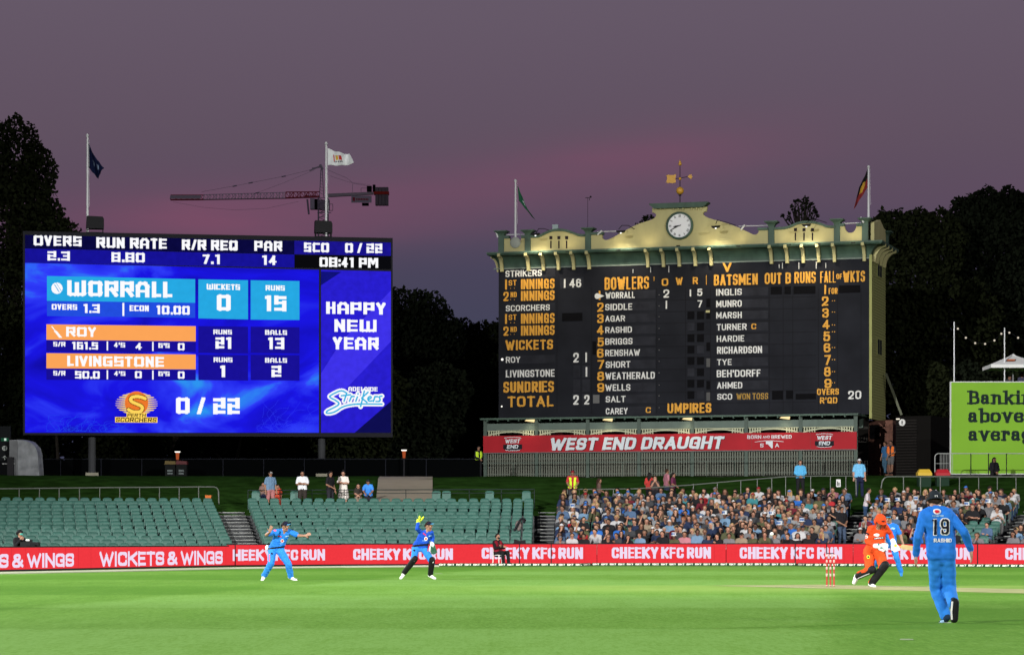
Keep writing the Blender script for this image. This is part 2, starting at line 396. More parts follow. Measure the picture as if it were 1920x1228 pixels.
# ================================================================== SETTING
def gz(R):   # ground height against distance from the centre of the oval stand curve
    pts = [(0, 0), (59.0, 0), (71.4, 2.30), (84, 4.05), (96, 4.45), (110, 4.6), (5000, 4.6)]
    for (a, za), (b, zb) in zip(pts, pts[1:]):
        if R <= b: return za + (zb - za) * (R - a) / (b - a)
    return 4.6
OC = Vector((0.0, 57.0))
def gh(x, y): return gz((Vector((x, y)) - OC).length)
def arc(R, th): return (OC.x + R * math.sin(th), OC.y + R * math.cos(th))
# field: one big sheet
def field_material():
    m = bpy.data.materials.new('field_turf'); m.use_nodes = True; t = m.node_tree; p = t.nodes['Principled BSDF']
    p.inputs['Roughness'].default_value = 0.85; p.inputs['Specular IOR Level'].default_value = 0.03
    tc_ = N(t, 'ShaderNodeTexCoord'); sp_ = N(t, 'ShaderNodeSeparateXYZ'); t.links.new(tc_.outputs['Object'], sp_.inputs[0])
    def math_(op, a, b=None, c=None):
        n = N(t, 'ShaderNodeMath', operation=op)
        for i, v in enumerate((a, b, c)):
            if v is None: continue
            if isinstance(v, (int, float)): n.inputs[i].default_value = v
            else: t.links.new(v, n.inputs[i])
        return n.outputs[0]
    X, Y = sp_.outputs[0], sp_.outputs[1]
    def noise(scale, st=(1, 1, 1), det=4, rough=0.55):
        mpn = N(t, 'ShaderNodeMapping'); mpn.inputs['Scale'].default_value = st; t.links.new(tc_.outputs['Object'], mpn.inputs[0])
        n = N(t, 'ShaderNodeTexNoise'); n.inputs['Scale'].default_value = scale; n.inputs['Detail'].default_value = det; n.inputs['Roughness'].default_value = rough
        t.links.new(mpn.outputs[0], n.inputs[0]); return n.outputs[0]
    def smooth(v, a, b, lo=0.0, hi=1.0):
        n = N(t, 'ShaderNodeMapRange', interpolation_type='SMOOTHSTEP')
        n.inputs[1].default_value = a; n.inputs[2].default_value = b; n.inputs[3].default_value = lo; n.inputs[4].default_value = hi
        t.links.new(v, n.inputs[0]); return n.outputs[0]
    wob = math_('MULTIPLY', math_('SUBTRACT', noise(0.35), 0.5), 1.2)
    # lengthwise mowing: edge follows the line through (-2.8,28.3) and (2.4,73.6)
    s = math_('ADD', math_('SUBTRACT', X, math_('MULTIPLY', math_('SUBTRACT', Y, 28.3), 0.115)), math_('ADD', wob, 2.8))
    st1 = smooth(math_('PINGPONG', math_('ADD', s, 12.0), 12.0), 5.6, 6.4)
    s2 = math_('PINGPONG', math_('ADD', Y, math_('ADD', wob, 3.0)), 10.0)
    st2 = smooth(s2, 4.6, 5.4)
    mixv = math_('ADD', math_('MULTIPLY', st1, 0.5), math_('MULTIPLY', st2, 0.35))
    blot = noise(0.25, (1, 0.5, 1)); fine = noise(2.0, (1.0, 0.16, 1), 8, 0.75); blade = noise(18.0, (1, 0.12, 1), 6, 0.9)
    v = math_('ADD', mixv, math_('ADD', math_('MULTIPLY', math_('SUBTRACT', blot, 0.5), 0.6), math_('MULTIPLY', math_('SUBTRACT', fine, 0.5), 1.4)))
    v = math_('ADD', v, math_('MULTIPLY', math_('SUBTRACT', blade, 0.5), 3.6))
    r = N(t, 'ShaderNodeValToRGB'); t.links.new(v, r.inputs[0])
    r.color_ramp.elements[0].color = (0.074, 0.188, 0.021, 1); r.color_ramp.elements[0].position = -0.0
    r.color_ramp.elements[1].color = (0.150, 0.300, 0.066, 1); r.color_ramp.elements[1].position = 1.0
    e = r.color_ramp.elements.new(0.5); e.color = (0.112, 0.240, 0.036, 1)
    # closer-cut wicket square: rotated with the pitch
    def along(ox, oy, dx, dy): return math_('ADD', math_('MULTIPLY', math_('SUBTRACT', X, ox), dx), math_('MULTIPLY', math_('SUBTRACT', Y, oy), dy))
    PD = (0.5, -0.866); PN = (0.866, 0.5)
    a = math_('ADD', along(6.9, 61.6, *PD), math_('MULTIPLY', wob, 0.3)); b = math_('ADD', along(6.9, 61.6, *PN), math_('MULTIPLY', wob, 0.5))
    sq = math_('MULTIPLY', math_('MULTIPLY', smooth(a, -2.9, -2.5), smooth(a, 23.5, 22.5)), smooth(math_('ABSOLUTE', b), 15.5, 12.5))
    band = math_('MULTIPLY', smooth(Y, 63.4, 62.7), smooth(Y, 52.0, 58.5)); band = math_('MULTIPLY', band, smooth(X, -3.0, 3.2))
    sqm = math_('MAXIMUM', math_('MULTIPLY', sq, 0.0), band)
    mixs = N(t, 'ShaderNodeMix', data_type='RGBA'); t.links.new(math_('MULTIPLY', sqm, 0.8), mixs.inputs[0]); t.links.new(r.outputs[0], mixs.inputs[6])
    sqc = N(t, 'ShaderNodeMix', data_type='RGBA'); t.links.new(fine, sqc.inputs[0]); sqc.inputs[6].default_value = (0.155, 0.285, 0.050, 1); sqc.inputs[7].default_value = (0.225, 0.33, 0.085, 1)
    t.links.new(sqc.outputs[2], mixs.inputs[7])
    # bare scuffs
    spot = smooth(noise(3.0, (1, 0.3, 1), 6, 0.75), 0.70, 0.78, 0, 0.6)
    mixb = N(t, 'ShaderNodeMix', data_type='RGBA'); t.links.new(spot, mixb.inputs[0]); t.links.new(mixs.outputs[2], mixb.inputs[6]); mixb.inputs[7].default_value = (0.045, 0.075, 0.022, 1)
    t.links.new(mixb.outputs[2], p.inputs['Base Color'])
    bp = N(t, 'ShaderNodeBump'); bp.inputs['Strength'].default_value = 0.15; bp.inputs['Distance'].default_value = 0.03
    t.links.new(blade, bp.inputs['Height']); t.links.new(bp.outputs[0], p.inputs['Normal'])
    return m
mb = MB(); mb.add([(-3000, -600, -0.02), (3000, -600, -0.02), (3000, 5500, -0.02), (-3000, 5500, -0.02)], [(0, 1, 2, 3)])
tag(mb.obj('ground', mat('far_ground', (0.02, 0.03, 0.012), 0.95, 0.3, 0.05)), kind='structure')
mb = MB(); seg = 96
vs = [(0, 50, 0)] ; ov = []
for i in range(seg):
    a = 2 * math.pi * i / seg; ov.append((0 + 76 * math.sin(a) * 1.0, 46 + 70.5 * math.cos(a), 0))
mb.add([(0, 46, 0)] + ov, [(0, (i + 1) % seg + 1, i + 1) for i in range(seg)])
mb.f = [tuple(reversed(f)) if False else f for f in mb.f]
fo = mb.obj('field', field_material()); tag(fo, kind='structure')
# pitch and creases
PD = Vector((0.5, -0.866)); PN = Vector((0.866, 0.5)); STP = Vector(gpt(1557, 1099.5)[:2])
def pq(a, b, z): v = STP + PD * a + PN * b; return (v.x, v.y, z)
mb = MB(); nseg = 24
for i in range(nseg):
    a0 = -2.4 + 25 * i / nseg; a1 = -2.4 + 25 * (i + 1) / nseg
    mb.add([pq(a0, -1.5, .004), pq(a1, -1.5, .004), pq(a1, 1.5, .004), pq(a0, 1.5, .004)], [(0, 1, 2, 3)])
tag(mb.obj('pitch', mat('pitch_clay', (0.25, 0.265, 0.105), 0.9, 0.22, 1.3)), kind='structure')
mb = MB()
for (a0, a1, b0, b1) in [(-.025, .025, -1.32, 1.32), (1.2, 1.25, -1.83, 1.83), (-1.2, 1.2, -1.34, -1.30), (-1.2, 1.2, 1.30, 1.34)]:
    mb.add([pq(a0, b0, .008), pq(a1, b0, .008), pq(a1, b1, .008), pq(a0, b1, .008)], [(0, 1, 2, 3)])
tag(mb.obj('crease_lines', mat('line_white', (0.62, 0.64, 0.56), 0.9, 0.2, 3)), kind='structure')
# fielding ring discs
for i, (px, py) in enumerate([(550, 1084.3), (822, 1075), (1700, 1199)]):
    g = gpt(px, py); mb = MB(); w = 0.13 if py < 1150 else .07
    mb.cyl((0, 0, 0.0), (0, 0, .008), w, w * .9, 20)
    tag(mb.obj('marker_disc', mat('disc_white', (0.24, 0.31, 0.18), 0.8), None, loc=(g.x, g.y, .002)),
        label=['flat white marker disc on the grass right of the crouching slip fielder', 'flat white marker disc on the grass right of the wicketkeeper', 'flat white marker disc on the grass left of the nearest fielder\'s feet'][i], cat='marker disc')
# lawn mound behind the stand
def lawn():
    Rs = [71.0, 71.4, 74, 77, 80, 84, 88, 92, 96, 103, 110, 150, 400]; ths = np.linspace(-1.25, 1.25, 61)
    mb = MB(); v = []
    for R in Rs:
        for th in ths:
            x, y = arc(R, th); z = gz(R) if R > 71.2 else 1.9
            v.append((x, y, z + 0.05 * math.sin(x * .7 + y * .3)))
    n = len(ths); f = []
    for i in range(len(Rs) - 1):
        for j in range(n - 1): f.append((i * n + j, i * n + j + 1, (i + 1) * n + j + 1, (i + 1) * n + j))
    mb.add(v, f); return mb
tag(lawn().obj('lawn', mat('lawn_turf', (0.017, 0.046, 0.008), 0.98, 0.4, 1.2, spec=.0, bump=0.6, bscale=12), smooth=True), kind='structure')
# terraces under the seats
NR = 14; R0 = 60.6; DR = 0.8; F0 = 0.10; RISE = 0.155
m_conc = mat('terrace_concrete', (0.045, 0.048, 0.05), 0.9, 0.25, 2.0)
m_nose = mat('step_nosing', (0.27, 0.28, 0.27), 0.5, 0.2, 3.0)
def arcbox(mb, Ra, Rb, t0, t1, z0, z1, n=8, mi=0):
    for i in range(n):
        a = t0 + (t1 - t0) * i / n; b = t0 + (t1 - t0) * (i + 1) / n
        p = [arc(Ra, a), arc(Ra, b), arc(Rb, b), arc(Rb, a)]
        vs = [(x, y, z0) for x, y in p] + [(x, y, z1) for x, y in p]
        fs = [(4, 5, 6, 7)[::-1], (0, 1, 5, 4)[::-1]]
        fs = [(4, 7, 6, 5), (0, 4, 5, 1), (2, 6, 7, 3)]
        if i == 0: fs.append((0, 3, 7, 4))
        if i == n - 1: fs.append((1, 5, 6, 2))
        mb.add(vs, fs, mi)
mb = MB()
for i in range(NR):
    arcbox(mb, R0 + DR * i - .15, R0 + DR * (i + 1) - .15, R_(-30), R_(34), -0.1, F0 + RISE * i, 40)
tag(mb.obj('terrace', m_conc), kind='structure')
BLK = [('left', -26.0, -10.85), ('middle', -9.62, 0.80), ('crowd', 1.70, 12.30), ('right', 13.30, 18.30), ('far_right', 19.25, 27.0)]
AIS = [(-10.75, -9.72), (0.95, 1.58), (12.42, 13.18), (18.42, 19.13)]
for k, (a, b) in enumerate(AIS):
    mb = MB(); mn = MB()
    for i in range(0, NR + 1):
        z = F0 + RISE * i; Ra = R0 + DR * i - .15
        for q in range(1):
            arcbox(mb, Ra - .34, Ra, R_(a), R_(b), z - RISE - .05, z - .02, 2)
            arcbox(mn, Ra - .36, Ra - .31, R_(a), R_(b), z - .019, z + .006, 2)
    t = empty('aisle_steps', (0, 0, 0)); tag(t, kind='structure')
    mb.obj('step_treads', m_conc, t); mn.obj('step_nosings', m_nose, t)
    for s in (a, b):    # stringer rail in front of each flight
        pass
# ================================================================== BOUNDARY BOARDS
def bd_d(px):   # distance of the advertising boards along the frame
    P = [(-60, 89), (0, 91), (430, 108.5), (640, 112.5), (880, 115), (1120, 116), (1362, 116), (1600, 115.2), (1845, 112.5), (2000, 110)]
    for (a, da), (b, db) in zip(P, P[1:]):
        if px <= b: return da + (db - da) * (px - a) / (b - a)
    return 110
m_led = emat('board_red', (240, 57, 65), 1.0, 0.10, light=True, scale=9)
m_ledw = emat('board_letters', (240, 222, 246), 1.0)
m_black = mat('black_metal', (0.012, 0.012, 0.014), 0.5)
def board(pxa, pxb, h, label, texts, da=None, db=None):
    pl = Plane(pxa, da or bd_d(pxa), pxb, db or bd_d(pxb)); r = pl.root('advertising_board', 0, label, 'advertising board', 'red electronic advertising boards along the boundary')
    mb = MB(); mb.box((0, 0, 0.06), (pl.L - .004, .18, h - .03)); mb.obj('screen_face', m_led, r)
    mb = MB(); mb.box((0, -.015, h - .029), (pl.L - .004, .22, h + .012)); mb.box((0, -.01, 0), (pl.L - .004, .2, .059)); mb.obj('frame', m_black, r)
    mb = MB(); k = int(pl.L / .96)
    for i in range(1, k + 1): mb.box((i * .96 - .005, -.004, .065), (i * .96 + .005, .0, h - .035))
    mb.obj('panel_seam', emat('seam_led', (196, 40, 50), 1.0), r)
    for (s, x0, y0, x1, y1) in texts:
        put_text(pl, r, 0, s, x0, y0, x1, y1, m_ledw, y=-.012, t=0.29, gap=0.06, sp=0.20, lim=.39)
    return pl, r
board(-60, 429, 0.80, 'red electronic board reading wickets and wings at the left of the boundary', [('S & WINGS', -2, 1036.5, 138, 1064), ('WICKETS & WINGS', 186, 1032.5, 417, 1060)])
CK = 'CHEEKY KFC RUN'
board(431, 640, 0.86, 'red electronic board reading heeky kfc run behind the slip fielder', [('CHEEKY KFC RUN'[1:], 436, 1029.2, 609, 1050.6)])
board(641, 879, 0.87, 'red electronic board reading cheeky kfc run behind the wicketkeeper', [(CK, 662, 1027.8, 849, 1049.2)])
board(880, 1119, 0.875, 'red electronic board reading cheeky kfc run behind the seated guard', [(CK, 903, 1025.6, 1093, 1047.5)])
board(1120, 1361, 0.88, 'red electronic board reading cheeky kfc run below the middle of the crowd', [(CK, 1147, 1025, 1333, 1046.6)])
board(1362, 1599, 0.88, 'red electronic board reading cheeky kfc run behind the stumps', [(CK, 1387, 1025, 1579, 1047.4)])
board(1600, 1844, 0.88, 'red electronic board reading cheeky kfc run behind the batter and nearest fielder', [(CK, 1630, 1026, 1822, 1048.5)])
board(1845, 2060, 0.88, 'red electronic board at the right frame edge starting with the letters ch', [(CK, 1885, 1026.5, 2085, 1049.5)])
for px in (441, 504, 974, 1033.5, 1491, 1550, 1833):
    if px == 504: y0 = 1022
    d = bd_d(px) - 0.12; x = (px - CX) / FPX * d; mb = MB(); mb.cyl((0, 0, 0), (0, 0, .93), .022, n=6); mb.box((-.05, -.05, 0), (.05, .05, .02))
    lab = {441: 'thin black post on the red boards below the left aisle', 504: 'thin black post behind the slip fielder\'s hip', 974: 'thin black post just right of the seated guard', 1033.5: 'thin black post below the middle aisle steps', 1491: 'thin black post left of the three stumps', 1550: 'thin black post rising behind the three stumps', 1833: 'thin black post right of the nearest fielder'}[px]
    tag(mb.obj('gate_post', m_black, None, loc=(x, d, 0)), label=lab, cat='post', group='thin black posts along the advertising boards')
# black padded lids on the board tops
for px0, px1, lab in [(963, 986, 'black padded speaker cover on the board right of the seated guard'), (1480, 1503, 'black padded speaker cover on the board below the crowd')]:
    d = 116.4; mb = MB(); w = (px1 - px0) / FPX * d
    mb.prism([(0, 0), (w, 0), (w * .97, .16), (w * .5, .13), (w * .05, .2)], 0, .3)
    tag(mb.obj('monitor_speaker', m_black, None, loc=((px0 - CX) / FPX * d, d, .86)), label=lab, cat='speaker')
# white boundary rope at left, sponsored cushions at right
mb = MB(); pts = []
for px, py in [(-80, 1075.5), (0, 1074.2), (200, 1070.2), (430, 1065.2), (640, 1062.5), (822, 1061)]:
    pts.append(gpt(px, py, 0.03) + Vector((0, 0, 0)))
mb.tube(pts, .04, 6)
tag(mb.obj('boundary_rope', mat('rope_white', (0.45, 0.46, 0.36), 0.9)), label='long white boundary rope lying along the grass in front of the left boards', cat='rope')
m_cush = mat('cushion_green', (0.008, 0.045, 0.022), 0.6); m_cl = mat('cushion_white', (0.85, 0.86, 0.72), 0.7)
def cush_y(px): return 1061.0 + (0.0 if px < 1500 else (px - 1500) / 420 * 2.2) - (0.8 if 1100 < px < 1500 else 0)
NC = 71; protos = None
_O1 = 'first second third fourth fifth sixth seventh eighth ninth tenth eleventh twelfth thirteenth fourteenth fifteenth sixteenth seventeenth eighteenth nineteenth'.split()
_T1 = {2: 'twenty', 3: 'thirty', 4: 'forty', 5: 'fifty', 6: 'sixty', 7: 'seventy'}
_T2 = {2: 'twentieth', 3: 'thirtieth', 4: 'fortieth', 5: 'fiftieth', 6: 'sixtieth', 7: 'seventieth'}
def ordw(n): return _O1[n - 1] if n < 20 else _T2[n // 10] if n % 10 == 0 else _T1[n // 10] + '-' + _O1[n % 10 - 1]
for i in range(NC):
    xa = 822 + 16 * i; xb = xa + 15.6; ga = gpt(xa, cush_y(xa)); gb = gpt(xb, cush_y(xb)); D = gb - ga; Lc = D.length
    if protos is None:
        mb = MB(); mb.add([(0,0,0),(1,0,0),(1,.22,0),(0,.22,0),(0,.05,.115),(1,.05,.115)], [(0,1,5,4),(2,3,4,5),(0,4,3),(1,2,5),(0,3,2,1)])
        cm = mb.mesh('boundary_cushion', m_cush)
        mb = MB(); r = text_rects('BKT', 1.0 * .34 / .10 * .8, t=0.22, gap=.1, square=True, N_=12)
        for a, b, c, dd in r:
            za, zb = .030 + b * .062, .030 + dd * .062
            mb.add([(.10 + a*.76, za*.43 - .006, za), (.10 + c*.76, za*.43 - .006, za), (.10 + c*.76, zb*.43 - .006, zb), (.10 + a*.76, zb*.43 - .006, zb)], [(0,1,2,3)])
        lm = mb.mesh('lettering', m_cl); protos = (cm, lm)
    o = link('boundary_cushion', protos[0], None, ga, math.atan2(D.y, D.x)); o.scale = (Lc, 1, 1)
    link('lettering', protos[1], o)
    tag(o, label='dark green cushion lettered BKT in white, %s from the left end of its row' % ordw(i + 1), cat='boundary cushion', group='lettered boundary cushions in one row at the right edge of the grass')
# ================================================================== BIG ELECTRONIC SCREEN
SP = Plane(46.5, 150.0, 733, 153.4)
sz0 = CAMZ + 202 * 150.0 / FPX; sz1 = CAMZ + 576 * 150.0 / FPX; SH = sz1 - sz0; SL = SP.L
scr = SP.root('video_screen', sz0, 'huge lit blue cricket score screen on two posts, headed worrall', 'video screen')
mb = MB(); mb.box((-.10, 0.03, -.12), (SL + .10, 1.1, SH + .10)); mb.obj('cabinet', mat('screen_cabinet', (0.012, 0.012, 0.016), 0.6), scr)
def screen_bg():
    m = bpy.data.materials.new('screen_blue'); m.use_nodes = True; t = m.node_tree; t.nodes.clear()
    o = N(t, 'ShaderNodeOutputMaterial'); e = N(t, 'ShaderNodeEmission'); c = N(t, 'ShaderNodeTexCoord')
    mp_ = N(t, 'ShaderNodeMapping'); mp_.inputs['Scale'].default_value = (0.10, 1, 0.22); mp_.inputs['Rotation'].default_value = (0, R_(18), 0); t.links.new(c.outputs['Object'], mp_.inputs[0])
    n = N(t, 'ShaderNodeTexNoise'); n.inputs['Scale'].default_value = 1.6; n.inputs['Detail'].default_value = 6; n.inputs['Distortion'].default_value = 1.2; t.links.new(mp_.outputs[0], n.inputs[0])
    r = N(t, 'ShaderNodeValToRGB'); t.links.new(n.outputs[0], r.inputs[0])
    cs = [(0.25, (16, 10, 150)), (0.48, (26, 22, 228)), (0.60, (48, 62, 250)), (0.74, (45, 150, 240))]
    for i, (p, cc) in enumerate(cs):
        el = r.color_ramp.elements[i] if i < 2 else r.color_ramp.elements.new(p)
        el.position = p; el.color = (*srgb(*cc), 1)
    t.links.new(r.outputs[0], e.inputs[0]); e.inputs[1].default_value = 1.0 / 2 ** EXP; t.links.new(e.outputs[0], o.inputs[0]); return m
m_sbg = screen_bg(); m_sbg.cycles.emission_sampling = 'FRONT'
def sq(x0, y0, x1, y1, mt, y, name='display_panel'): return put_quad(SP, scr, sz0, x0, y0, x1, y1, mt, y, name)
E = lambda n, c, v=0.0: emat(n, c, 1.0, v, scale=3.0)
# main display area, then the right column and header
def slant_quad(pts, mt, y, name='display_panel'):
    v = []
    for px, py in pts:
        u, z = SP.uz(px, py); v.append((u, y, z - sz0))
    mb = MB(); mb.add(v, [tuple(range(len(v)))[::-1]]); return mb.obj(name, mt, scr)
slant_quad([(47, 493), (598, 506), (598, 811), (47, 811)], m_sbg, .012, 'display_panel')
slant_quad([(602, 506), (733, 509), (733, 811), (602, 811)], E('side_blue', (40, 30, 205), .3), .012)
slant_quad([(602, 700), (640, 640), (733, 545), (733, 640), (602, 778)], E('side_blue_light', (62, 50, 232), .2), .010)
slant_quad([(602, 509), (640, 510), (602, 535)], E('side_blue_dark', (16, 18, 120), .2), .010)
slant_quad([(665, 811), (733, 752), (733, 811)], E('side_blue_deep', (14, 14, 80), .2), .010)
slant_quad([(47, 440.5), (552, 451.5), (552, 477), (47, 465.5)], E('header_navy', (10, 9, 62), .4), .010)
slant_quad([(47, 466), (552, 477.5), (552, 502), (47, 493)], E('header_blue', (22, 18, 150), .25), .010)
slant_quad([(552, 451.5), (733, 455), (733, 480), (552, 477)], E('header_sco', (26, 20, 140), .45), .010)
slant_quad([(552, 477.5), (733, 480.5), (733, 505), (552, 502)], E('clock_black', (10, 10, 14)), .010)
m_w = E('screen_white', (252, 252, 255)); m_cy = E('panel_cyan', (38, 168, 226), .10); m_mid = E('panel_mid_blue', (34, 78, 222), .15)
m_or = E('panel_orange', (252, 165, 88), .03); m_dk = E('panel_dark_blue', (24, 16, 150), .15)
slant_quad([(88, 517.5), (366, 523.5), (366, 567.8), (88, 564)], m_cy, .004); slant_quad([(88, 564), (366, 567.8), (366, 596), (88, 592.5)], m_mid, .004)
slant_quad([(372, 523.7), (465, 525.5), (465, 599), (372, 597)], m_cy, .004); slant_quad([(470, 525.5), (561.5, 527), (561.5, 600), (470, 599.3)], m_cy, .004)
slant_quad([(87, 608), (367, 611.5), (367, 640), (87, 637)], m_or, .004); slant_quad([(87, 662), (367, 664.5), (367, 692.5), (87, 690.5)], m_or, .004)
slant_quad([(87, 637.2), (367, 640.2), (367, 660), (87, 658.5)], m_dk, .004); slant_quad([(87, 690.7), (367, 692.7), (367, 713), (87, 712)], m_dk, .004)
for a, b, c, d in [(372, 612, 465, 662), (470, 613, 561.5, 662), (372, 665.5, 465, 713), (470, 665.5, 561.5, 713)]: sq(a, b, c, d, m_dk, .004)
def st(s, x0, y0, x1, y1, **k):
    a = dict(t=0.27, gap=0.13, square=True, sp=0.36); a.update(k); return put_text(SP, scr, sz0, s, x0, y0, x1, y1, m_w, y=-.004, **a)
for a in [('HAPPY', 611.5, 566.5, 723, 589.2), ('NEW', 627, 599, 706, 622.5), ('YEAR', 624, 632, 710, 655.5)]: st(*a, t=.29)
for a in [('OVERS', 63, 442, 153, 461.5), ('RUN RATE', 180.6, 446, 312.7, 466), ('R/R REQ', 341, 450, 445.6, 469.5), ('PAR', 476.8, 452, 529, 471), ('SCO', 570, 455, 617, 473.3), ('0 / 22', 647, 456.3, 716.7, 474.7),
          ('2.3', 89, 471, 131, 489), ('8.80', 209, 473.4, 271.5, 492), ('7.1', 380, 477, 413.5, 495.4), ('14', 491, 479, 518.5, 497), ('08:41 PM', 599, 483, 709, 501.5),
          ('WORRALL', 126, 527, 323, 557), ('OVERS', 97, 570.2, 144.6, 581), ('1.3', 156, 570, 187, 587), ('|', 229.5, 568, 233, 592.5), ('ECON', 243, 572.4, 279, 583.6), ('10.00', 293, 573, 355.7, 590),
          ('WICKETS', 387.5, 532.6, 450, 543.6), ('0', 406.5, 552, 432.6, 583.2), ('RUNS', 498, 535, 534, 545), ('15', 495.7, 554, 537, 583.7),
          ('ROY', 124, 612.8, 180, 631.4), ('S/R', 100, 640.7, 122.5, 649.6), ('161.5', 134.7, 641, 183.7, 655.3), ('|', 200, 640, 202.6, 657), ("4'S", 213.7, 642, 234.5, 651.4), ('4', 254, 642.8, 266, 655.8), ('|', 285.3, 641, 288, 658), ("6'S", 297, 643, 318, 652.4), ('0', 333.5, 643, 346, 657),
          ('LIVINGSTONE', 126, 667.6, 307.5, 687.4), ('S/R', 100, 695, 122.5, 704), ('50.0', 140.7, 695.4, 187, 710), ('|', 200, 694, 202.6, 711), ("4'S", 214, 695.7, 235, 704.6), ('0', 253, 695.5, 265.8, 709.3), ('|', 285.3, 694.5, 288, 711.5), ("6'S", 297, 696, 318, 705), ('0', 333.5, 696, 346, 710),
          ('RUNS', 400, 618, 434.7, 627), ('21', 404, 631.9, 434.4, 654), ('RUNS', 400.5, 670, 435.7, 679), ('1', 412, 685, 423, 707), ('BALLS', 497, 618.8, 538, 628), ('13', 502, 632.5, 533, 654.8), ('BALLS', 497, 671, 538, 680), ('2', 509, 685, 527.3, 707),
          ('0 / 22', 330, 745, 449.5, 776.4), ('ADELAIDE', 653, 725.2, 708, 733.6)]:
    st(*a)
# glow outline behind HAPPY NEW YEAR
def thick(s, x0, y0, x1, y1, g, mt, y):
    pass
# ball icon and bat icon
put_mask(SP, scr, sz0, lambda X, Y: ((X-106.8)**2 + (Y-540.5)**2 < 10.6**2) & ~((np.abs(X - Y*0.62 + 228.6) < .9) & ((X-106.8)**2 + (Y-540.5)**2 < 8.5**2)) & ~(np.abs(X - Y*0.62 + 223.6) < .5), 95, 529, 119, 552, 30, m_w, -.004, 'ball_icon')
put_mask(SP, scr, sz0, lambda X, Y: (np.abs((X-97) * .78 - (Y-612) * .62) < np.where((Y-612) > 8.5, 2.3, .9)) & (Y > 611.5) & (Y < 633), 94, 611, 118, 634, 30, m_w, -.004, 'bat_icon')
# orange team emblem: sunburst ball with an S, two lines of lettering
m_ye = E('emblem_yellow', (255, 214, 92)); m_eo = E('emblem_orange', (236, 120, 44), .2); m_eb = E('emblem_black', (40, 14, 10)); 
CXs, CYs = 256.0, 755.5
put_mask(SP, scr, sz0, lambda X, Y: (((X-CXs)/40)**2 + ((Y-756.5)/20.5)**2 < 1) & (((Y*0.25) % 1.0) < np.clip(1.25 - np.abs(X-CXs)/36, 0.1, 1)), 214, 735, 298, 779, 90, m_ye, .000, 'sunburst')
put_mask(SP, scr, sz0, lambda X, Y: ((X-CXs)**2 + (Y-CYs)**2 < 22**2) & (Y < 775), 232, 732, 280, 779, 60, m_eo, -.004, 'emblem_ball')
def s_curve(X, Y, w):
    P = chaikin([(272, 747), (262, 743), (246, 744), (244, 752), (256, 757), (268, 762), (265, 772), (250, 773), (241, 768)], 3)
    return inside_strokes(X, Y, [(*P[i], *P[i+1]) for i in range(len(P)-1)], w, False)
put_mask(SP, scr, sz0, lambda X, Y: s_curve(X, Y, 8.6), 234, 734, 280, 780, 60, m_eb, -.007, 'emblem_letter')
put_mask(SP, scr, sz0, lambda X, Y: s_curve(X, Y, 6.2), 234, 734, 280, 780, 60, m_ye, -.010, 'emblem_letter')
for (s, x0, y0, x1, y1) in [('PERTH', 238.5, 775, 273.6, 781.8), ('SCORCHERS', 217, 782.6, 294, 791.3)]:
    put_quad(SP, scr, sz0, x0 - 1.2, y0 - .8, x1 + 1.2, y1 + .8, m_ye, -.012, 'lettering_backing')
    put_text(SP, scr, sz0, s, x0, y0, x1, y1, m_eb, y=-.015, t=0.2, gap=.12, slant=.15)
# script emblem of the home team
m_cy2 = E('script_cyan', (60, 180, 225))
def script(X, Y, w):
    S = []
    def pl_(pts, k=2):
        P = chaikin(pts, k) if k else pts; S.extend([(*P[i], *P[i+1]) for i in range(len(P)-1)])
    pl_([(650, 737), (640, 731), (620, 741), (617, 745), (632, 752), (637, 758), (625, 765), (612, 771), (612, 776), (628, 773), (642, 762), (665, 757), (700, 757), (716, 757)])
    pl_([(650, 737), (645, 752)], 0); pl_([(640, 742), (657, 740)], 0)                # t
    pl_([(655, 752), (659, 743), (664, 743)], 0)                                     # r
    pl_([(667, 752), (670, 744)], 0); pl_([(671, 738), (671.4, 738.4)], 0)            # i
    pl_([(683, 733), (676, 762)], 0); pl_([(690, 735), (678, 746), (688, 754)], 0)    # k
    pl_([(690, 749), (697, 745), (694, 742), (689, 746), (691, 752), (698, 751)])     # e
    pl_([(700, 752), (703, 743), (708, 743)], 0)
    pl_([(716, 742), (710, 743), (713, 748), (712, 752), (705, 752)])
    return inside_strokes(X, Y, S, w, False)
put_mask(SP, scr, sz0, lambda X, Y: script(X, Y, 9.0), 604, 724, 724, 784, 90, m_w, -.004, 'emblem_outline')
put_mask(SP, scr, sz0, lambda X, Y: script(X, Y, 3.0), 604, 724, 724, 784, 110, m_cy2, -.008, 'emblem_script')
# spray of fine wisps on the display: thin curved lines
def wisps(x0, x1, y0, y1, n, seed, mt, w=.55, name='display_wisps'):
    rng = np.random.RandomState(seed); segs = []
    for i in range(n):
        cx = x0 + (x1 - x0) * rng.beta(2, 2); h = (y1 - y0) * rng.rand() ** 1.3; a = cx; b = y1 - 1
        P = [(a, b)]; ang = -math.pi / 2 + rng.randn() * .9
        for k in range(7):
            a += math.cos(ang) * h / 4; b += math.sin(ang) * h / 6; ang += rng.randn() * .5 + .25; b = min(max(b, y0), y1 - 1); a = min(max(a, x0), x1); P.append((a, b))
        P = chaikin(P, 1); segs += [(*P[i], *P[i+1]) for i in range(len(P)-1)]
    return put_mask(SP, scr, sz0, lambda X, Y: inside_strokes(X, Y, segs, w, False), x0, y0, x1, y1, int((y1 - y0) * 2.2), mt, .006, name)
wisps(70, 240, 768, 810, 60, 4, E('wisp_cyan', (32, 76, 238), .3), .4); wisps(480, 597, 748, 810, 80, 5, E('wisp_blue', (44, 56, 243), .3), .4)
m_post = mat('steel_post', (0.035, 0.037, 0.04), 0.5, 0.15, 1.0)
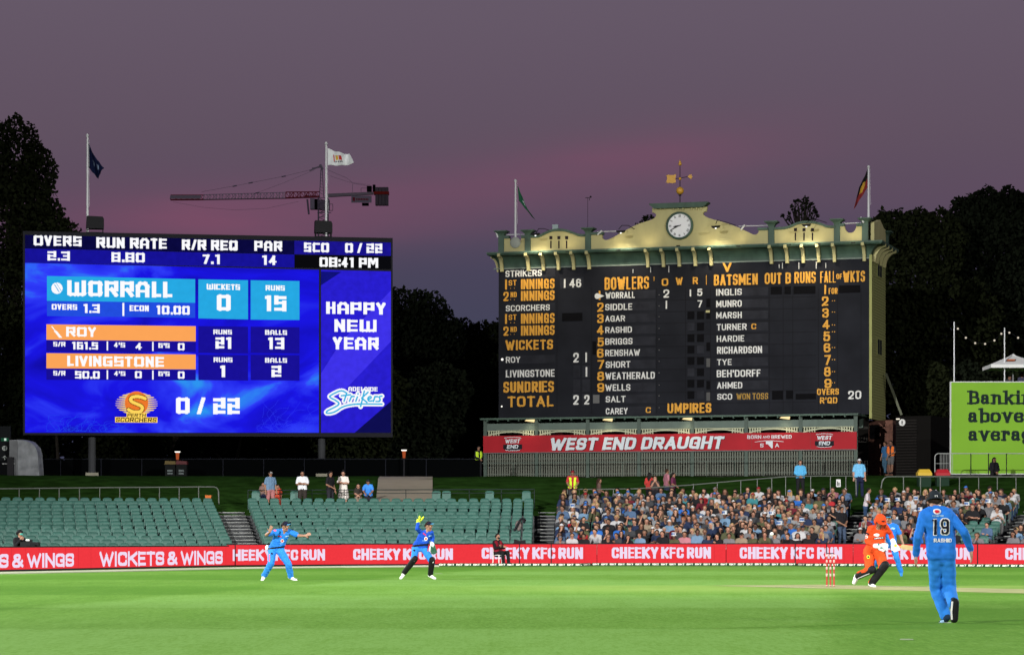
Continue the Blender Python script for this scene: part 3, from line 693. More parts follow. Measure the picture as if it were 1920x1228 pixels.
for px in (172.5, 603):
    u, _ = SP.uz(px, 800, .6); mb = MB(); zb = 4.35 - sz0
    mb.cyl((u, .6, zb), (u, .6, 0.2), .20, n=14); mb.obj('post', m_post, scr)
    mb = MB(); mb.box((u - .34, .26, zb - .3), (u + .34, .94, zb + .27)); mb.obj('footing', mat('footing_concrete', (0.22, 0.21, 0.16), 0.9, 0.2, 3), scr)
# boxes on top of the screen: two covered floodlight housings
for px, lab in ((178, 'black floodlight housing on top of the video screen, left of two'), (606, 'black floodlight housing on top of the video screen, right of two')):
    u, z = SP.uz(px, 440 if px < 300 else 449, .3); P = SP.A + SP.D * u + SP.Nn * .3
    t = empty('floodlight_housing', (P.x, P.y, sz1 + .1), SP.ang, lab, 'floodlight housing')
    mb = MB(); mb.prism([(-.47, .22), (.47, .22), (.47, .72), (.40, .85), (-.45, .88)], -.3, .3); mb.obj('box', m_black, t)
    mb = MB()
    for sx in (-.42, .42): mb.box((sx - .02, -.25, 0), (sx + .02, .25, .24))
    mb.box((-.46, -.27, -.01), (.46, -.2, .03)); mb.box((-.46, -.3, .14), (.46, -.24, .17)); mb.obj('bracket', m_black, t)
# ================================================================== FLAGS
m_pole = mat('pole_white', (0.55, 0.56, 0.58), 0.4, 0.05, 1.0)
def flagpole(px, ytop, ybot, d, label):
    a = ppt(px, ybot, d); b = ppt(px, ytop, d); h = b.z - a.z; r = .055 * d / 155
    t = empty('flagpole', a, 0, label, 'flagpole', 'white flagpoles')
    MB().cyl((0, 0, 0), (0, 0, h), r * 1.25, r * .8, 10).obj('pole', m_pole, t)
    MB().cyl((0, 0, h), (0, 0, h + .05), r * 1.5, r * 1.9, 10).sph((0, 0, h + .09), r * 1.1, 8, 4).obj('finial', m_pole, t)
    MB().tube([(r * 1.4, 0, h * .98), (r * 1.6, -.02, h * .5), (r * 2.1, 0, h * .3), (r * 1.3, 0, h * .28)], .008, 4).obj('halyard', m_pole, t)
    return a
def flag(corners, d, mats, label, fn=None, nu=20, nv=10, wob=.10, curve=0.0, extra=None):
    """corners: pole-top, pole-bottom, fly-bottom, fly-top in pixels"""
    P = [ppt(x, y, d) for x, y in corners]; o0 = P[0].copy(); vs = []; fs = []; ms = []
    for j in range(nv + 1):
        for i in range(nu + 1):
            s, t_ = i / nu, j / nv
            a = P[0].lerp(P[3], s); b = P[1].lerp(P[2], s); p = a.lerp(b, t_) - o0
            p.y += wob * math.sin(s * 9 + t_ * 2.2) * (0.25 + s); p.z += curve * math.sin(s * math.pi) + .02 * math.sin(s * 14)
            vs.append(p)
    for j in range(nv):
        for i in range(nu):
            fs.append((j*(nu+1)+i, (j+1)*(nu+1)+i, (j+1)*(nu+1)+i+1, j*(nu+1)+i+1)); ms.append(fn((i+.5)/nu, (j+.5)/nv) if fn else 0)
    me = bpy.data.meshes.new('flag'); me.from_pydata(vs, [], fs)
    for m in mats: me.materials.append(m)
    me.polygons.foreach_set('material_index', ms); me.polygons.foreach_set('use_smooth', [True] * len(fs))
    o = link('flag', me, None, o0); md = o.modifiers.new('thickness', 'SOLIDIFY'); md.thickness = .01
    return tag(o, label, 'flag')
F = lambda n, c: mat(n, c, 0.85, 0.12, 3.0)
flagpole(164, 256, 440, 150.7, 'white flagpole with the navy flag behind the left end of the screen')
flag([(166, 268), (166, 314), (185, 337), (175, 290)], 150.7, [F('flag_navy', (0.004, 0.007, 0.03)), F('flag_pale', (0.12, 0.16, 0.25))], 'limp navy flag with a small pale emblem on the left pole', lambda s, t: 1 if (.62 < s < .8 and .35 < t < .6 and (int(s*40)+int(t*20)) % 3) else 0)
flag([(175, 290), (184, 336), (189, 322), (195, 316)], 150.72, [F('flag_navy', (0.004, 0.007, 0.03)), F('flag_pale', (0.12, 0.16, 0.25))], 'folded outer end of the limp navy flag on the left pole', lambda s, t: 1 if (.2 < s < .5 and .3 < t < .6) else 0)
flagpole(611.5, 271, 452, 152.9, 'white flagpole with the white sponsor flag above the right of the screen')
flag([(614, 278), (614, 310), (664, 307), (655, 289)], 152.9, [F('flag_white', (0.62, 0.64, 0.66)), F('flag_red', (0.45, 0.03, 0.03)), F('flag_gold', (0.5, 0.3, 0.03)), F('flag_ink', (0.03, 0.02, 0.03))],
     'white sponsor flag with a red and gold emblem flying right from its pole', lambda s, t: (1 if (.24 < s < .29 and .25 < t < .75) or (.47 < s < .60 and .30 < t < .62) else 2 if (.33 < s < .45 and .3 < t < .62) else 3 if (.22 < s < .6 and .68 < t < .8 and int(s*40) % 3) else 0), nu=44, nv=18, wob=.16, curve=-.06)
flagpole(966.5, 341, 452, 164.6, 'white flagpole with the green flag at the left of the old scoreboard')
flag([(970.5, 348), (973, 377), (1004, 414), (988, 392)], 164.6, [F('flag_green', (0.006, 0.075, 0.035)), F('flag_pale2', (0.35, 0.4, 0.4))], 'drooping green flag with a pale mark above the left scoreboard parapet', lambda s, t: 1 if (.28 < s < .52 and .35 < t < .7 and (int(s*30)+int(t*12)) % 2) else 0)
flagpole(1628.5, 315, 412, 159.8, 'white flagpole with the black and red flag at the right of the old scoreboard')
flag([(1627, 318), (1626.5, 352), (1600, 394), (1611, 352)], 159.8, [F('flag_black', (0.008, 0.008, 0.008)), F('flag_crimson', (0.16, 0.012, 0.014)), F('flag_yellow', (0.40, 0.22, 0.02))], 'drooping black and red flag with a yellow disc at the right end of the scoreboard', lambda s, t: 2 if ((s-.45)**2/.05 + (t-.5)**2/.05 < 1) else (0 if t < .5 else 1), nu=30, nv=16)
# ================================================================== OLD SCOREBOARD
BP = Plane(935, 165.0, 1632, 158.6); BG = 4.4
sb = BP.root('scoreboard_building', 0, 'old timber scoreboard building with clock, cream parapet and dark hand lettered face', 'scoreboard building')
m_face = mat('board_face', (0.0135, 0.0145, 0.019), 0.75, 0.22, 0.6)
m_facel = mat('name_panel_dark', (0.020, 0.021, 0.027), 0.7, 0.3, 1.4)
m_slot = mat('slot_black', (0.004, 0.004, 0.005), 0.9)
m_green = mat('trim_green', (0.050, 0.090, 0.066), 0.6, 0.25, 2.0, stretch=(1, 1, .4))
m_cream = mat('parapet_cream', (0.41, 0.375, 0.185), 0.85, 0.12, 1.2, stretch=(1, 1, .35))
m_wl = mat('letter_white', (0.62, 0.62, 0.60), 0.7, 0.08, 4.0); m_ol = mat('letter_ochre', (0.62, 0.30, 0.035), 0.7, 0.08, 4.0); m_od = mat('letter_dull_ochre', (0.33, 0.19, 0.03), 0.7)
def zb(px, py, off=0): return BP.uz(px, py, off)
BL = BP.L; z_bot = zb(1280, 781)[1]; z_cor = zb(1280, 488)[1]; z_cortop = zb(1280, 467.5)[1]
DEP = 4.9
mb = MB(); mb.box((0, 0, z_bot), (BL, DEP, z_cortop - .03)); mb.obj('board_body', m_face, sb)
# side wall clad in weatherboards, each board proud of the last
m_clad = mat('side_cladding', (0.27, 0.28, 0.10), 0.8, 0.08, 1.0)
nb = int((z_cor + .5 - z_bot) / .155); protob = MB().add([(0,0,0),(0,DEP,0),(0,DEP,.15),(0,0,.15),(.045,0,0),(.045,DEP,0),(.012,DEP,.15),(.012,0,.15)], [(4,5,6,7),(0,4,7,3),(1,2,6,5),(0,1,5,4),(3,7,6,2)]).mesh('cladding_board', m_clad)
for i in range(nb): link('cladding_board', protob, sb, (BL + .003, 0, z_bot - .25 + i * .155))
mb = MB(); mb.box((BL - .06, -.035, z_bot - .25), (BL + .09, .0, z_cor)); mb.obj('corner_board', m_clad, sb)
for zc in (zb(1640, 497)[1], zb(1640, 645)[1]):
    mb = MB(); y0 = 1.9; mb.box((BL + .03, y0, zc - .5), (BL + .075, y0 + 1.6, zc + .5)); w = mb.obj('window', m_clad, sb)
    for k in range(2): MB().box((BL + .076, y0 + .12 + k * .72, zc - .42), (BL + .082, y0 + .72 + k * .72, zc + .42)).obj('pane', mat('dark_glass', (0.03, 0.035, 0.04), 0.15, spec=.6), w)
# panels & slots on the face
def pan(x0, y0, x1, y1, mt=None, y=-.012, name='name_panel', dep=.011): return put_quad(BP, sb, 0, x0, y0, x1, y1, mt or m_facel, y, name, depth=dep)
rows_n = [553, 575, 597, 618.5, 640, 661.5, 683.5, 705, 726.5, 748, 770.5]
for i, yc in enumerate(rows_n):
    pan(1134, yc - 8.3, 1229, yc + 7.8)
for i, yc in enumerate([547.5, 569.5, 591, 613, 634.5, 656, 678.5, 699.5, 722, 743]): pan(1343, yc - 8, 1440, yc + 7.8)
for (x0, y0, x1, y1) in [(948, 504, 1041, 520.5), (948, 569, 1041, 584.5), (948, 666, 1041, 681.5), (948, 691, 1041, 708.5), (1050, 520, 1094, 541), (1075, 658, 1088, 681), (1092, 658, 1106, 681), (1075, 685, 1088, 708), (1092, 685, 1106, 708), (1075, 711, 1088, 735), (1092, 711, 1106, 735), (1073, 738, 1087, 761), (1091, 738, 1106, 761)]: pan(x0, y0, x1, y1)
m_seam = mat('board_seam', (0.009, 0.009, 0.011), 0.9)
for x in (1044, 1109, 1231, 1285, 1332, 1442, 1468, 1486, 1534, 1570, 1614): pan(x, 540, x + .9, 775, m_seam, -.004, 'joint_strip', .003)
for i in range(11):
    y = 559.5 + i * 21.7
    if y < 775: pan(1233, y, 1530, y + .8, m_seam, -.0035, 'joint_strip', .003)
for (x0, y0, x1, y1) in [(1054, 586.7, 1092, 602), (1445, 537.5, 1466, 552), (1471, 537, 1483, 551.5), (1488, 536.5, 1529, 551), (1573, 535, 1613, 549), (1447.6, 732.5, 1468, 749), (1474, 732, 1487, 748), (1492, 738, 1530, 748.5), (1111, 640, 1118, 665)]: pan(x0, y0, x1, y1, m_slot, -.016, 'number_slot', .015)
for i in range(9):
    yb = 584 + i * 21.3
    for xa in (1289, 1307): pan(xa, yb, xa + 13, yb + 14.5, m_slot if (i * 3 + xa) % 4 else m_facel, -.014, 'number_slot', .013)
for (yb, light) in [(560, 0), (582, 2), (642, 0), (672, 1), (714, 0), (735.5, 3)]:
    pan(1324.5, yb, 1331.5, yb + 16, m_slot if light in (0, 2) else mat('shutter_grey', (.07, .07, .07), .8), -.013, 'shutter', .012)
pan(1323.5, 582, 1331, 586, m_cream, -.016, 'shutter_top', .014)
pan(1112, 740, 1124, 756, mat('shutter_pale', (.11, .11, .11), .8), -.016, 'shutter', .014)
for i, yc in enumerate([553, 574, 594, 616, 636, 656.5, 677.5, 699, 722, 742, 764]):
    mbx = MB(); u, z = zb(1236, yc); mbx.sph((u, -.02, z), .035, 6, 4); mbx.obj('stud', mat('stud_grey', (.12, .12, .12), .5), sb)
for (x, y0, y1) in [(1186.5, 505, 512), (1219.5, 501, 511), (1253.7, 499, 511), (1460.5, 496, 503), (1466.5, 493, 504), (1497.5, 492, 505), (1530, 491, 504), (1548, 493, 503), (1226, 519, 527), (1324, 516, 534)]:
    pan(x, y0, x + 1.1, y1, m_wl if y0 < 515 else m_ol, -.03, 'rod', .02)
# lettering
def bt(s, x0, y0, x1, y1, c='w', t=.19, gap=.13, **k):
    return put_text(BP, sb, 0, s, x0, y0, x1, y1, {'w': m_wl, 'o': m_ol, 'd': m_od}[c], y=-.022, t=t, gap=gap, **k)
for a in [('STRIKERS', 948, 506.7, 1016, 518.8), ('SCORCHERS', 948.7, 571.7, 1031, 583), ('ROY', 948.7, 668.7, 975.5, 680), ('LIVINGSTONE', 948.7, 693.3, 1040, 706.8),
          ('WORRALL', 1135.5, 547.5, 1190.5, 559.5), ('SIDDLE', 1135, 569.5, 1185.5, 581.5), ('AGAR', 1135, 591.7, 1172, 603), ('RASHID', 1135, 612.6, 1185, 624), ('BRIGGS', 1135, 634, 1186, 646), ('RENSHAW', 1135, 655.3, 1200, 667.4), ('SHORT', 1136, 677.2, 1182, 689.4), ('WEATHERALD', 1135, 697.6, 1228, 710.8), ('WELLS', 1135, 720.2, 1182, 732.6), ('SALT', 1136, 742.3, 1173, 754), ('CAREY', 1136, 764.8, 1177, 776.5),
          ('INGLIS', 1343, 541.6, 1391, 554), ('MUNRO', 1343, 563.2, 1391, 575.8), ('MARSH', 1343, 584.9, 1391, 597), ('TURNER', 1344, 607, 1400, 619), ('HARDIE', 1344, 629, 1395.6, 640.6), ('RICHARDSON', 1344.6, 649.4, 1429, 662.8), ('TYE', 1344.6, 673.2, 1372, 684.4), ("BEH'DORFF", 1344, 693.2, 1426, 706.6), ('AHMED', 1344.6, 716.3, 1392, 728.3), ('SCO', 1345, 738, 1373, 749.2)]:
    bt(*a)
for a in [('1 46', 1057.5, 523, 1090, 539.2), ('2', 1075, 661.3, 1085.5, 679.5), ('1', 1097.3, 661, 1101.2, 679), ('1', 1097.8, 688, 1101.7, 706), ('2', 1075, 740.2, 1085.5, 758.6), ('2', 1095.5, 740, 1105.5, 758.2),
          ('2', 1244, 542.8, 1255, 558.2), ('1', 1247.8, 564, 1251.4, 579.3), ('1', 1293, 542.8, 1296.4, 556), ('5', 1307.5, 541.6, 1317, 555), ('7', 1308, 563.2, 1317, 576.5), ('20', 1590.5, 732.3, 1615, 748)]: bt(*a)
for (x, y0, y1) in ((1, 0, 0),): pass
for dy in (0, 1):
    y1_, y2_ = (523, 545) if dy == 0 else (587.5, 610)
    bt('1', 946.7, y1_ + 1.5, 951.3, y1_ + 20, 'o'); bt('ST', 954, y1_ + 2.3, 968.7, y1_ + 12.6, 'o'); bt('INNINGS', 977, y1_, 1040, y1_ + 19, 'o', t=.21)
    bt('2', 944, y2_ + 2, 954, y2_ + 19.6, 'o'); bt('ND', 957.5, y2_ + 2.5, 969, y2_ + 12.5, 'o'); bt('INNINGS', 977, y2_, 1040, y2_ + 18.6, 'o', t=.21)
    for yy in (y1_ + 16.5, y2_ + 15.8):
        bt('.', 956.5, yy, 958.7, yy + 2.2, 'o', t=1); bt('.', 963.5, yy, 965.7, yy + 2.2, 'o', t=1)
for a in [('WICKETS', 948, 637, 1037, 656), ('SUNDRIES', 944, 714.7, 1038.7, 735.8), ('TOTAL', 952, 742, 1038, 762.8), ('BOWLERS', 1133.8, 519.2, 1217, 542.8), ('1', 1122.3, 545.5, 1126.5, 562.5),
          ('2', 1120, 567.2, 1132, 585), ('3', 1120, 588.3, 1132, 606.3), ('4', 1119.5, 610, 1132, 627.6), ('5', 1120.5, 632.3, 1132.5, 650), ('6', 1119.5, 653.2, 1132, 671), ('7', 1120.5, 674.3, 1133, 692), ('8', 1120, 696.3, 1133, 714.2), ('9', 1120, 717.5, 1133, 735.2), ('C', 1211, 763, 1220.5, 774.2),
          ('V', 1355, 491, 1372.3, 510), ('O', 1241, 522, 1253, 536.3), ('W', 1267.3, 520.2, 1280, 534.5), ('R', 1299, 519.5, 1308.6, 533), ('BATSMEN', 1338.6, 514, 1421, 534.6), ('OUT', 1434, 511.5, 1465.6, 532.6), ('B', 1472.8, 511, 1483, 532), ('RUNS', 1489.5, 509.7, 1529.5, 531), ('FALL', 1538, 508.8, 1567.5, 530.2), ('OF', 1568.3, 513.5, 1579, 523.6), ('WKTS', 1581, 508.2, 1621.8, 528.8),
          ('C', 1409, 606.5, 1418, 617.3), ('1', 1545.2, 534.2, 1549.6, 552), ('FOR', 1554, 540, 1570.5, 551.4), ('2', 1541, 555.5, 1553.7, 574), ('3', 1542, 577.7, 1554, 596), ('4', 1542.5, 600, 1555.5, 617.2), ('5', 1544, 621, 1556.5, 640), ('6', 1544.6, 643, 1557.2, 661), ('7', 1545.8, 665, 1557.8, 684.3), ('8', 1545.2, 687.5, 1557.8, 706), ('9', 1545.8, 709.5, 1559, 727.7), ('OVERS', 1532, 728.2, 1573, 740.2), ("R'QD", 1537.5, 744.5, 1570, 756.4), ('UMPIRES', 1251.6, 755.5, 1333.8, 774.3)]:
    bt(*a, c='o', t=.21)
bt('WON TOSS', 1381, 737, 1440.4, 748.7, 'd', t=.17)
for y in (564, 585, 609, 622, 651.6, 674, 696.6, 717.4):
    for x in (1559.5, 1563.7): bt('.', x, y - 1.2, x + 2.6, y + 1.4, 'o', t=1)
put_mask(BP, sb, 0, lambda X, Y: (((X-1120.5)/5.2)**2 + ((Y-555.3)/5.4)**2 < 1) | ((X > 1121) & (np.abs(Y-555.3) < (1133.5-X)*.42)), 1114, 549, 1134, 562, 26, m_wl, -.05, 'pointer')
m_bulb = emat('bulb_white', (255, 250, 240), 1.3)
for (x, y, r) in [(942.5, 674, .075), (941.5, 762, .05)]:
    u, z = zb(x, y); MB().sph((u, -.08, z), r, 10, 6).cyl((u, -.01, z), (u, -.08, z), r * .5, n=8).obj('bulb', m_bulb, sb)
# ---------- cornice: coved green gutter sweeping out from the face, cream brackets
zc0, zc1 = z_cor - .02, z_cortop; ov = .72
prof = [(0, zc0 - .12)] + [(-(1 - math.cos(a)) * ov, zc0 - .12 + math.sin(a) * (zc1 - zc0 + .02)) for a in np.linspace(.12, math.pi / 2, 8)] + [(-ov - .08, zc1), (-ov - .08, zc1 + .09), (0.0, zc1 + .09)]
def sweep(prof, x0, x1, m):
    n = len(prof); L = ov + .08
    # mitred at both ends: left end open run, right end turns down the side
    vs = [(x0 + p[0] * m[0], p[0], p[1]) for p in prof] + [(x1 - p[0] * m[1], p[0], p[1]) for p in prof]
    return MB().add(vs, [(i, i + 1, n + i + 1, n + i) for i in range(n - 1)] + [tuple(range(n))[::-1], tuple(range(n, 2 * n))])
sweep(prof, 0, BL, (.62, 1)).obj('cornice', m_green, sb)
n = len(prof)
vs = [(BL - p[0], p[0], p[1]) for p in prof] + [(BL - p[0], DEP, p[1]) for p in prof]
MB().add(vs, [(i + 1, i, n + i, n + i + 1) for i in range(n - 1)] + [tuple(range(n, 2 * n))]).obj('cornice', m_green, sb)
vs = [(p[0] * .62, p[0], p[1]) for p in prof] + [(p[0] * .62, DEP, p[1]) for p in prof]
MB().add(vs, [(i, i + 1, n + i + 1, n + i) for i in range(n - 1)] + [tuple(range(n, 2 * n))[::-1]]).obj('cornice', m_green, sb)
MB().box((-.3, -ov * .0 - .03, zc0 - .20), (BL, -.002, zc0 - .13)).obj('picture_rail', mat('rail_grey', (.16, .2, .17), .6), sb)
w_ = .085; hb = .95
bp_ = [(0, 0)] + [(-.02 - (1 - math.cos(a)) * .62, .0 + math.sin(a) * .95) for a in np.linspace(0, math.pi / 2, 9)] + [(-.66, .98), (-.80, .98), (-.80, .80)] + [(-.20 - (1 - math.cos(a)) * .58, -.02 + math.sin(a) * .80) for a in np.linspace(math.pi / 2 * .9, 0, 7)]
def bracket_mesh():
    P = bp_; n = len(P)
    vs = [(-w_, p[0], p[1]) for p in P] + [(w_, p[0], p[1]) for p in P]
    return MB().add(vs, [tuple(range(n)), tuple(range(2*n-1, n-1, -1))] + [(i, n + i, n + (i+1) % n, (i+1) % n) for i in range(n)]).mesh('cornice_bracket', m_cream)
bk = bracket_mesh()
bz = zc1 - .98
for px in [937.5, 987.5, 1015.6, 1044, 1072.5, 1101.5, 1212, 1241.3, 1271, 1301, 1331, 1444, 1473.5, 1504, 1533, 1562.5, 1618.5]:
    u, _ = zb(px, 480, -.5); link('cornice_bracket', bk, sb, (u, 0, bz))
for y in (.5, 1.6, 2.8, 4.0):
    o = link('cornice_bracket', bk, sb, (BL, y, bz)); o.rotation_euler = (0, 0, R_(90))
o = link('cornice_bracket', bk, sb, (0, .1, bz)); o.rotation_euler = (0, 0, R_(-90)); o.scale = (1, .62, 1)
# ---------- parapet
py0 = .10      # set back from the edge of the cornice
def pz(x, y, off=-.3): return zb(x, y, off)
base_px = lambda x: 478 + (x - 918) * (456 - 478) / (1625 - 918)
def wall_poly(pts, name='parapet_wall', mt=None, y0=-.30, y1=-.08):
    P = [pz(x, y) for x, y in pts]; return MB().prism(P, y0, y1).obj(name, mt or m_cream, sb)
def curve(pts, k=3): return chaikin(pts, k)
B = lambda x: (x, base_px(x) - 1.0)
left_bay = [B(995), B(1097), (1097, 443.5)] + curve([(1088, 443.5), (1075, 439), (1062, 434.5), (1048, 433), (1034, 434.5), (1022, 440), (1010, 446)]) + [(995, 446)]
wall_poly(left_bay)
wall_poly([B(945), B(985), (985, 446.5), (978, 446.5)] + [(966.5 + 11 * math.cos(a), 447 + 9 * math.sin(a)) for a in np.linspace(0, math.pi, 8)] + [(945, 447)])
wall_poly([B(1108), B(1440), (1440, 431.5), (1423, 432)] + curve([(1423, 432), (1421, 438.5), (1414, 441), (1404, 436), (1380, 424.5), (1352, 415.5), (1336, 411.5), (1325, 407.5), (1317, 402), (1319, 397.5), (1324, 396.5)]) + [(1326, 388), (1223, 390)] + curve([(1223, 398.5), (1229, 400), (1231, 404.5), (1226, 410.5), (1213, 415), (1196, 420), (1176, 430.5), (1157, 441), (1141, 450), (1133, 450.5), (1129, 446)]) + [(1128.5, 440), (1108, 440.5)], 'pediment')
wall_poly([B(1452), B(1566), (1566, 427.5)] + curve([(1553, 427.5), (1543, 423.5), (1530, 419.5), (1512, 418.5), (1496, 420.5), (1484, 426.5), (1470, 430.5)]) + [(1452, 431)])
wall_poly([B(1574), B(1617), (1617, 424), (1608, 424.5)] + [(1594.5 + 11 * math.cos(a), 424 + 13 * math.sin(a)) for a in np.linspace(0, math.pi, 10)] + [(1583, 424), (1574, 424.5)])
# green copings following the curved tops
def coping(pts, h=3.6):
    up = [pz(x, y - h) for x, y in pts]; lo = [pz(x, y + .2) for x, y in pts]
    P = up + lo[::-1]; MB().prism(P, -.42, -.02).obj('coping', m_green, sb)
coping(curve([(1097, 443.5), (1085, 443.5), (1075, 439), (1062, 434.5), (1048, 433), (1034, 434.5), (1022, 440), (1010, 446), (995, 446)]), 4.2)
coping(curve([(1566, 427.5), (1550, 427.5), (1543, 423.5), (1530, 419.5), (1512, 418.5), (1496, 420.5), (1484, 426.5), (1470, 430.5), (1452, 431)]), 4.2)
coping([(985, 446.5), (978, 446.5)], 4.5); coping([(955, 447), (945, 447)], 4.5); coping([(1131, 440), (1108, 440.5)], 4.5); coping([(1440, 431.5), (1421, 432)], 4.5); coping([(1617, 424), (1606, 424.5)], 4.5); coping([(1583.5, 424), (1574, 424.5)], 4.5)
# pillars with flared caps
def pillar(px, ytop, off=0.0, u=None, y=-.2):
    uu, zt = pz(px, ytop); zb_ = z_cortop + .09
    if u is not None: uu = u
    t = MB(); t.box((uu - .17, y - .17, zb_), (uu + .17, y + .17, zt - .30)); 
    fl = [(.17, zt - .30), (.20, zt - .2), (.30, zt - .10), (.38, zt - .07), (.38, zt - .0), (.0, zt + .03)]
    for (ra, za), (rb, zb2) in zip(fl, fl[1:]):
        t.add([(uu-ra, y-ra, za), (uu+ra, y-ra, za), (uu+ra, y+ra, za), (uu-ra, y+ra, za), (uu-rb, y-rb, zb2), (uu+rb, y-rb, zb2), (uu+rb, y+rb, zb2), (uu-rb, y+rb, zb2)], [(0,1,5,4),(1,2,6,5),(2,3,7,6),(3,0,4,7)])
    t.obj('pillar', m_green, sb)
for px, yt in [(940, 433), (990, 431.5), (1103, 427.5), (1446.5, 415), (1569.5, 411), (1622, 409)]: pillar(px, yt)
pillar(1652, 418, u=BL - .1 + .25, y=4.2)
MB().prism([(0, 0), (3.9, 0), (3.9, 1.05), (3.2, 1.12), (2, 1.45), (.8, 1.2), (0, 1.12)], 0, .2).obj('parapet_wall', m_cream, sb, loc=(BL + .2, .1, z_cortop + .09), rz=R_(90))
# little openings
for xs, y_sq in (((1033, 1048, 1062.5), 446), ((1491.5, 1507.5, 1523.5), 431)):
    for x in xs:
        for (a, b, c, d) in ((x - 2.8, y_sq - 3, x + 2.8, y_sq + 3), (x - 1.3, y_sq + 5.5, x + 1.3, y_sq + 20)):
            u0, u1, z0, z1 = BP.box(a, b, c, d, -.3); MB().box((u0, -.312, z0), (u1, -.301, z1)).obj('parapet_opening', mat('opening_dark', (.02, .015, .02), .9), sb)
u0, u1, z0, z1 = BP.box(1268, 460, 1275, 463.5, -.3); MB().box((u0, -.312, z0), (u1, -.301, z1)).obj('parapet_opening', m_slot, sb)
# pediment cap
u0, _ = pz(1219, 388); u1, _ = pz(1329, 385); zt = pz(1275, 381)[1]; zl = pz(1275, 390.5)[1]
MB().prism([(u0 + .28, zl), (u1 - .28, zl), (u1 - .05, zt - .09), (u1, zt - .07), (u1, zt), (u0, zt), (u0, zt - .07), (u0 + .05, zt - .09)], -.55, .1).obj('pediment_cap', m_green, sb)
sbm = MB().box((-.045, -.1, 0), (.045, .0, .34)).box((-.045, -.16, .2), (.045, -.1, .34)).mesh('small_bracket', m_cream)
for px in (1230, 1238.7, 1247.3, 1263.5, 1272.5, 1281, 1297.5, 1306.5, 1315): u, z = pz(px, 393); link('small_bracket', sbm, sb, (u, -.31, z - .02))
# clock
uc, zc = pz(1274.8, 423.5); rc = 26.0 * (zb(1275, 400)[1] - zb(1275, 401)[1])
clk = empty('clock', (BP.A.x + BP.D.x * uc - BP.Nn.x * .34, BP.A.y + BP.D.y * uc - BP.Nn.y * .34, zc), BP.ang, 'round white clock with green rim on the scoreboard pediment', 'clock')
mb = MB(); k = 40
ring = [(math.cos(2*math.pi*i/k), math.sin(2*math.pi*i/k)) for i in range(k)]
vs = []
for (r, y) in ((rc, .02), (rc, -.10), (rc * .93, -.14), (rc * .86, -.12), (rc * .85, -.02)): vs += [(r * c, y, r * s) for c, s in ring]
mb.add(vs, [(j*k+i, j*k+(i+1) % k, (j+1)*k+(i+1) % k, (j+1)*k+i) for j in range(4) for i in range(k)]); mb.obj('rim', m_green, clk, smooth=True)
MB().prism([(rc*.86*c, rc*.86*s) for c, s in ring], -.035, .0).obj('dial', mat('dial_white', (.78, .78, .80), .6, .05, 3), clk)
num = ['III', 'II', 'I', 'XII', 'XI', 'X', 'IX', 'VIII', 'VII', 'VI', 'V', 'IIII']
m_ink = mat('numeral_ink', (.03, .03, .03), .7)
for i, s in enumerate(num):
    a = i * math.pi / 6; r = text_rects(s, .30 + .2 * len(s), t=.14, gap=.14, N_=14); h = rc * .17; w = h * (.30 + .2 * len(s)); mb = MB()
    rot = a - math.pi / 2
    for (x0, y0, x1, y1) in r:
        q = []
        for (x, y) in ((x0, y0), (x1, y0), (x1, y1), (x0, y1)):
            X = (x - .5) * w; Y = (y - .5) * h + rc * .70; q.append((X * math.cos(rot) - Y * math.sin(rot), -.04, X * math.sin(rot) + Y * math.cos(rot)))
        mb.add(q, [(0, 1, 2, 3)])
    mb.obj('numeral', m_ink, clk)
def hand(ang, L, w, y):
    d = (math.cos(ang), math.sin(ang)); p = (-d[1], d[0]); P = [(-d[0]*L*.18 + p[0]*w*.6, -d[1]*L*.18 + p[1]*w*.6), (-d[0]*L*.18 - p[0]*w*.6, -d[1]*L*.18 - p[1]*w*.6), (d[0]*L*.7 - p[0]*w*1.2, d[1]*L*.7 - p[1]*w*1.2), (d[0]*L, d[1]*L), (d[0]*L*.7 + p[0]*w*1.2, d[1]*L*.7 + p[1]*w*1.2)]
    MB().prism(P, y - .012, y).obj('hand', m_ink, clk)
hand(R_(90 - 41 * 6), rc * .72, .022, -.06); hand(R_(90 - (8 + 41/60) * 30), rc * .5, .035, -.05)
# ---------- light fittings on the parapet that wash it from the ledge
def place_light(px, py, off, tgt_px, tgt_py, tgt_off, W_, cone, blend=.9, col=(1.0, .80, .42), size=.12, nm='parapet_lamp'):
    u, z = zb(px, py, off); P = BP.A + BP.D * u + BP.Nn * off
    ld = bpy.data.lights.new(nm, 'SPOT'); ld.energy = W_; ld.spot_size = R_(cone); ld.spot_blend = blend; ld.color = col; ld.shadow_soft_size = size
    o = bpy.data.objects.new(nm, ld); COL.objects.link(o); o.location = (P.x, P.y, z)
    u2, z2 = zb(tgt_px, tgt_py, tgt_off); Q = BP.A + BP.D * u2 + BP.Nn * tgt_off; aim(o, (Q.x, Q.y, z2)); return o
AMB = (1.0, .80, .45)
for px in (1015, 1065, 1160, 1215, 1330, 1385, 1480, 1535, 1600):
    y = base_px(px) - 3; place_light(px, y - 1.5, -.85, px, y - 22, -.2, 27, 155, col=(1.0, .82, .50), size=.6)
    u, z = zb(px, y + 1.0, -.72); MB().box((u - .12, -.80, z - .05), (u + .12, -.66, z + .02)).obj('ledge_lamp', m_black, sb)
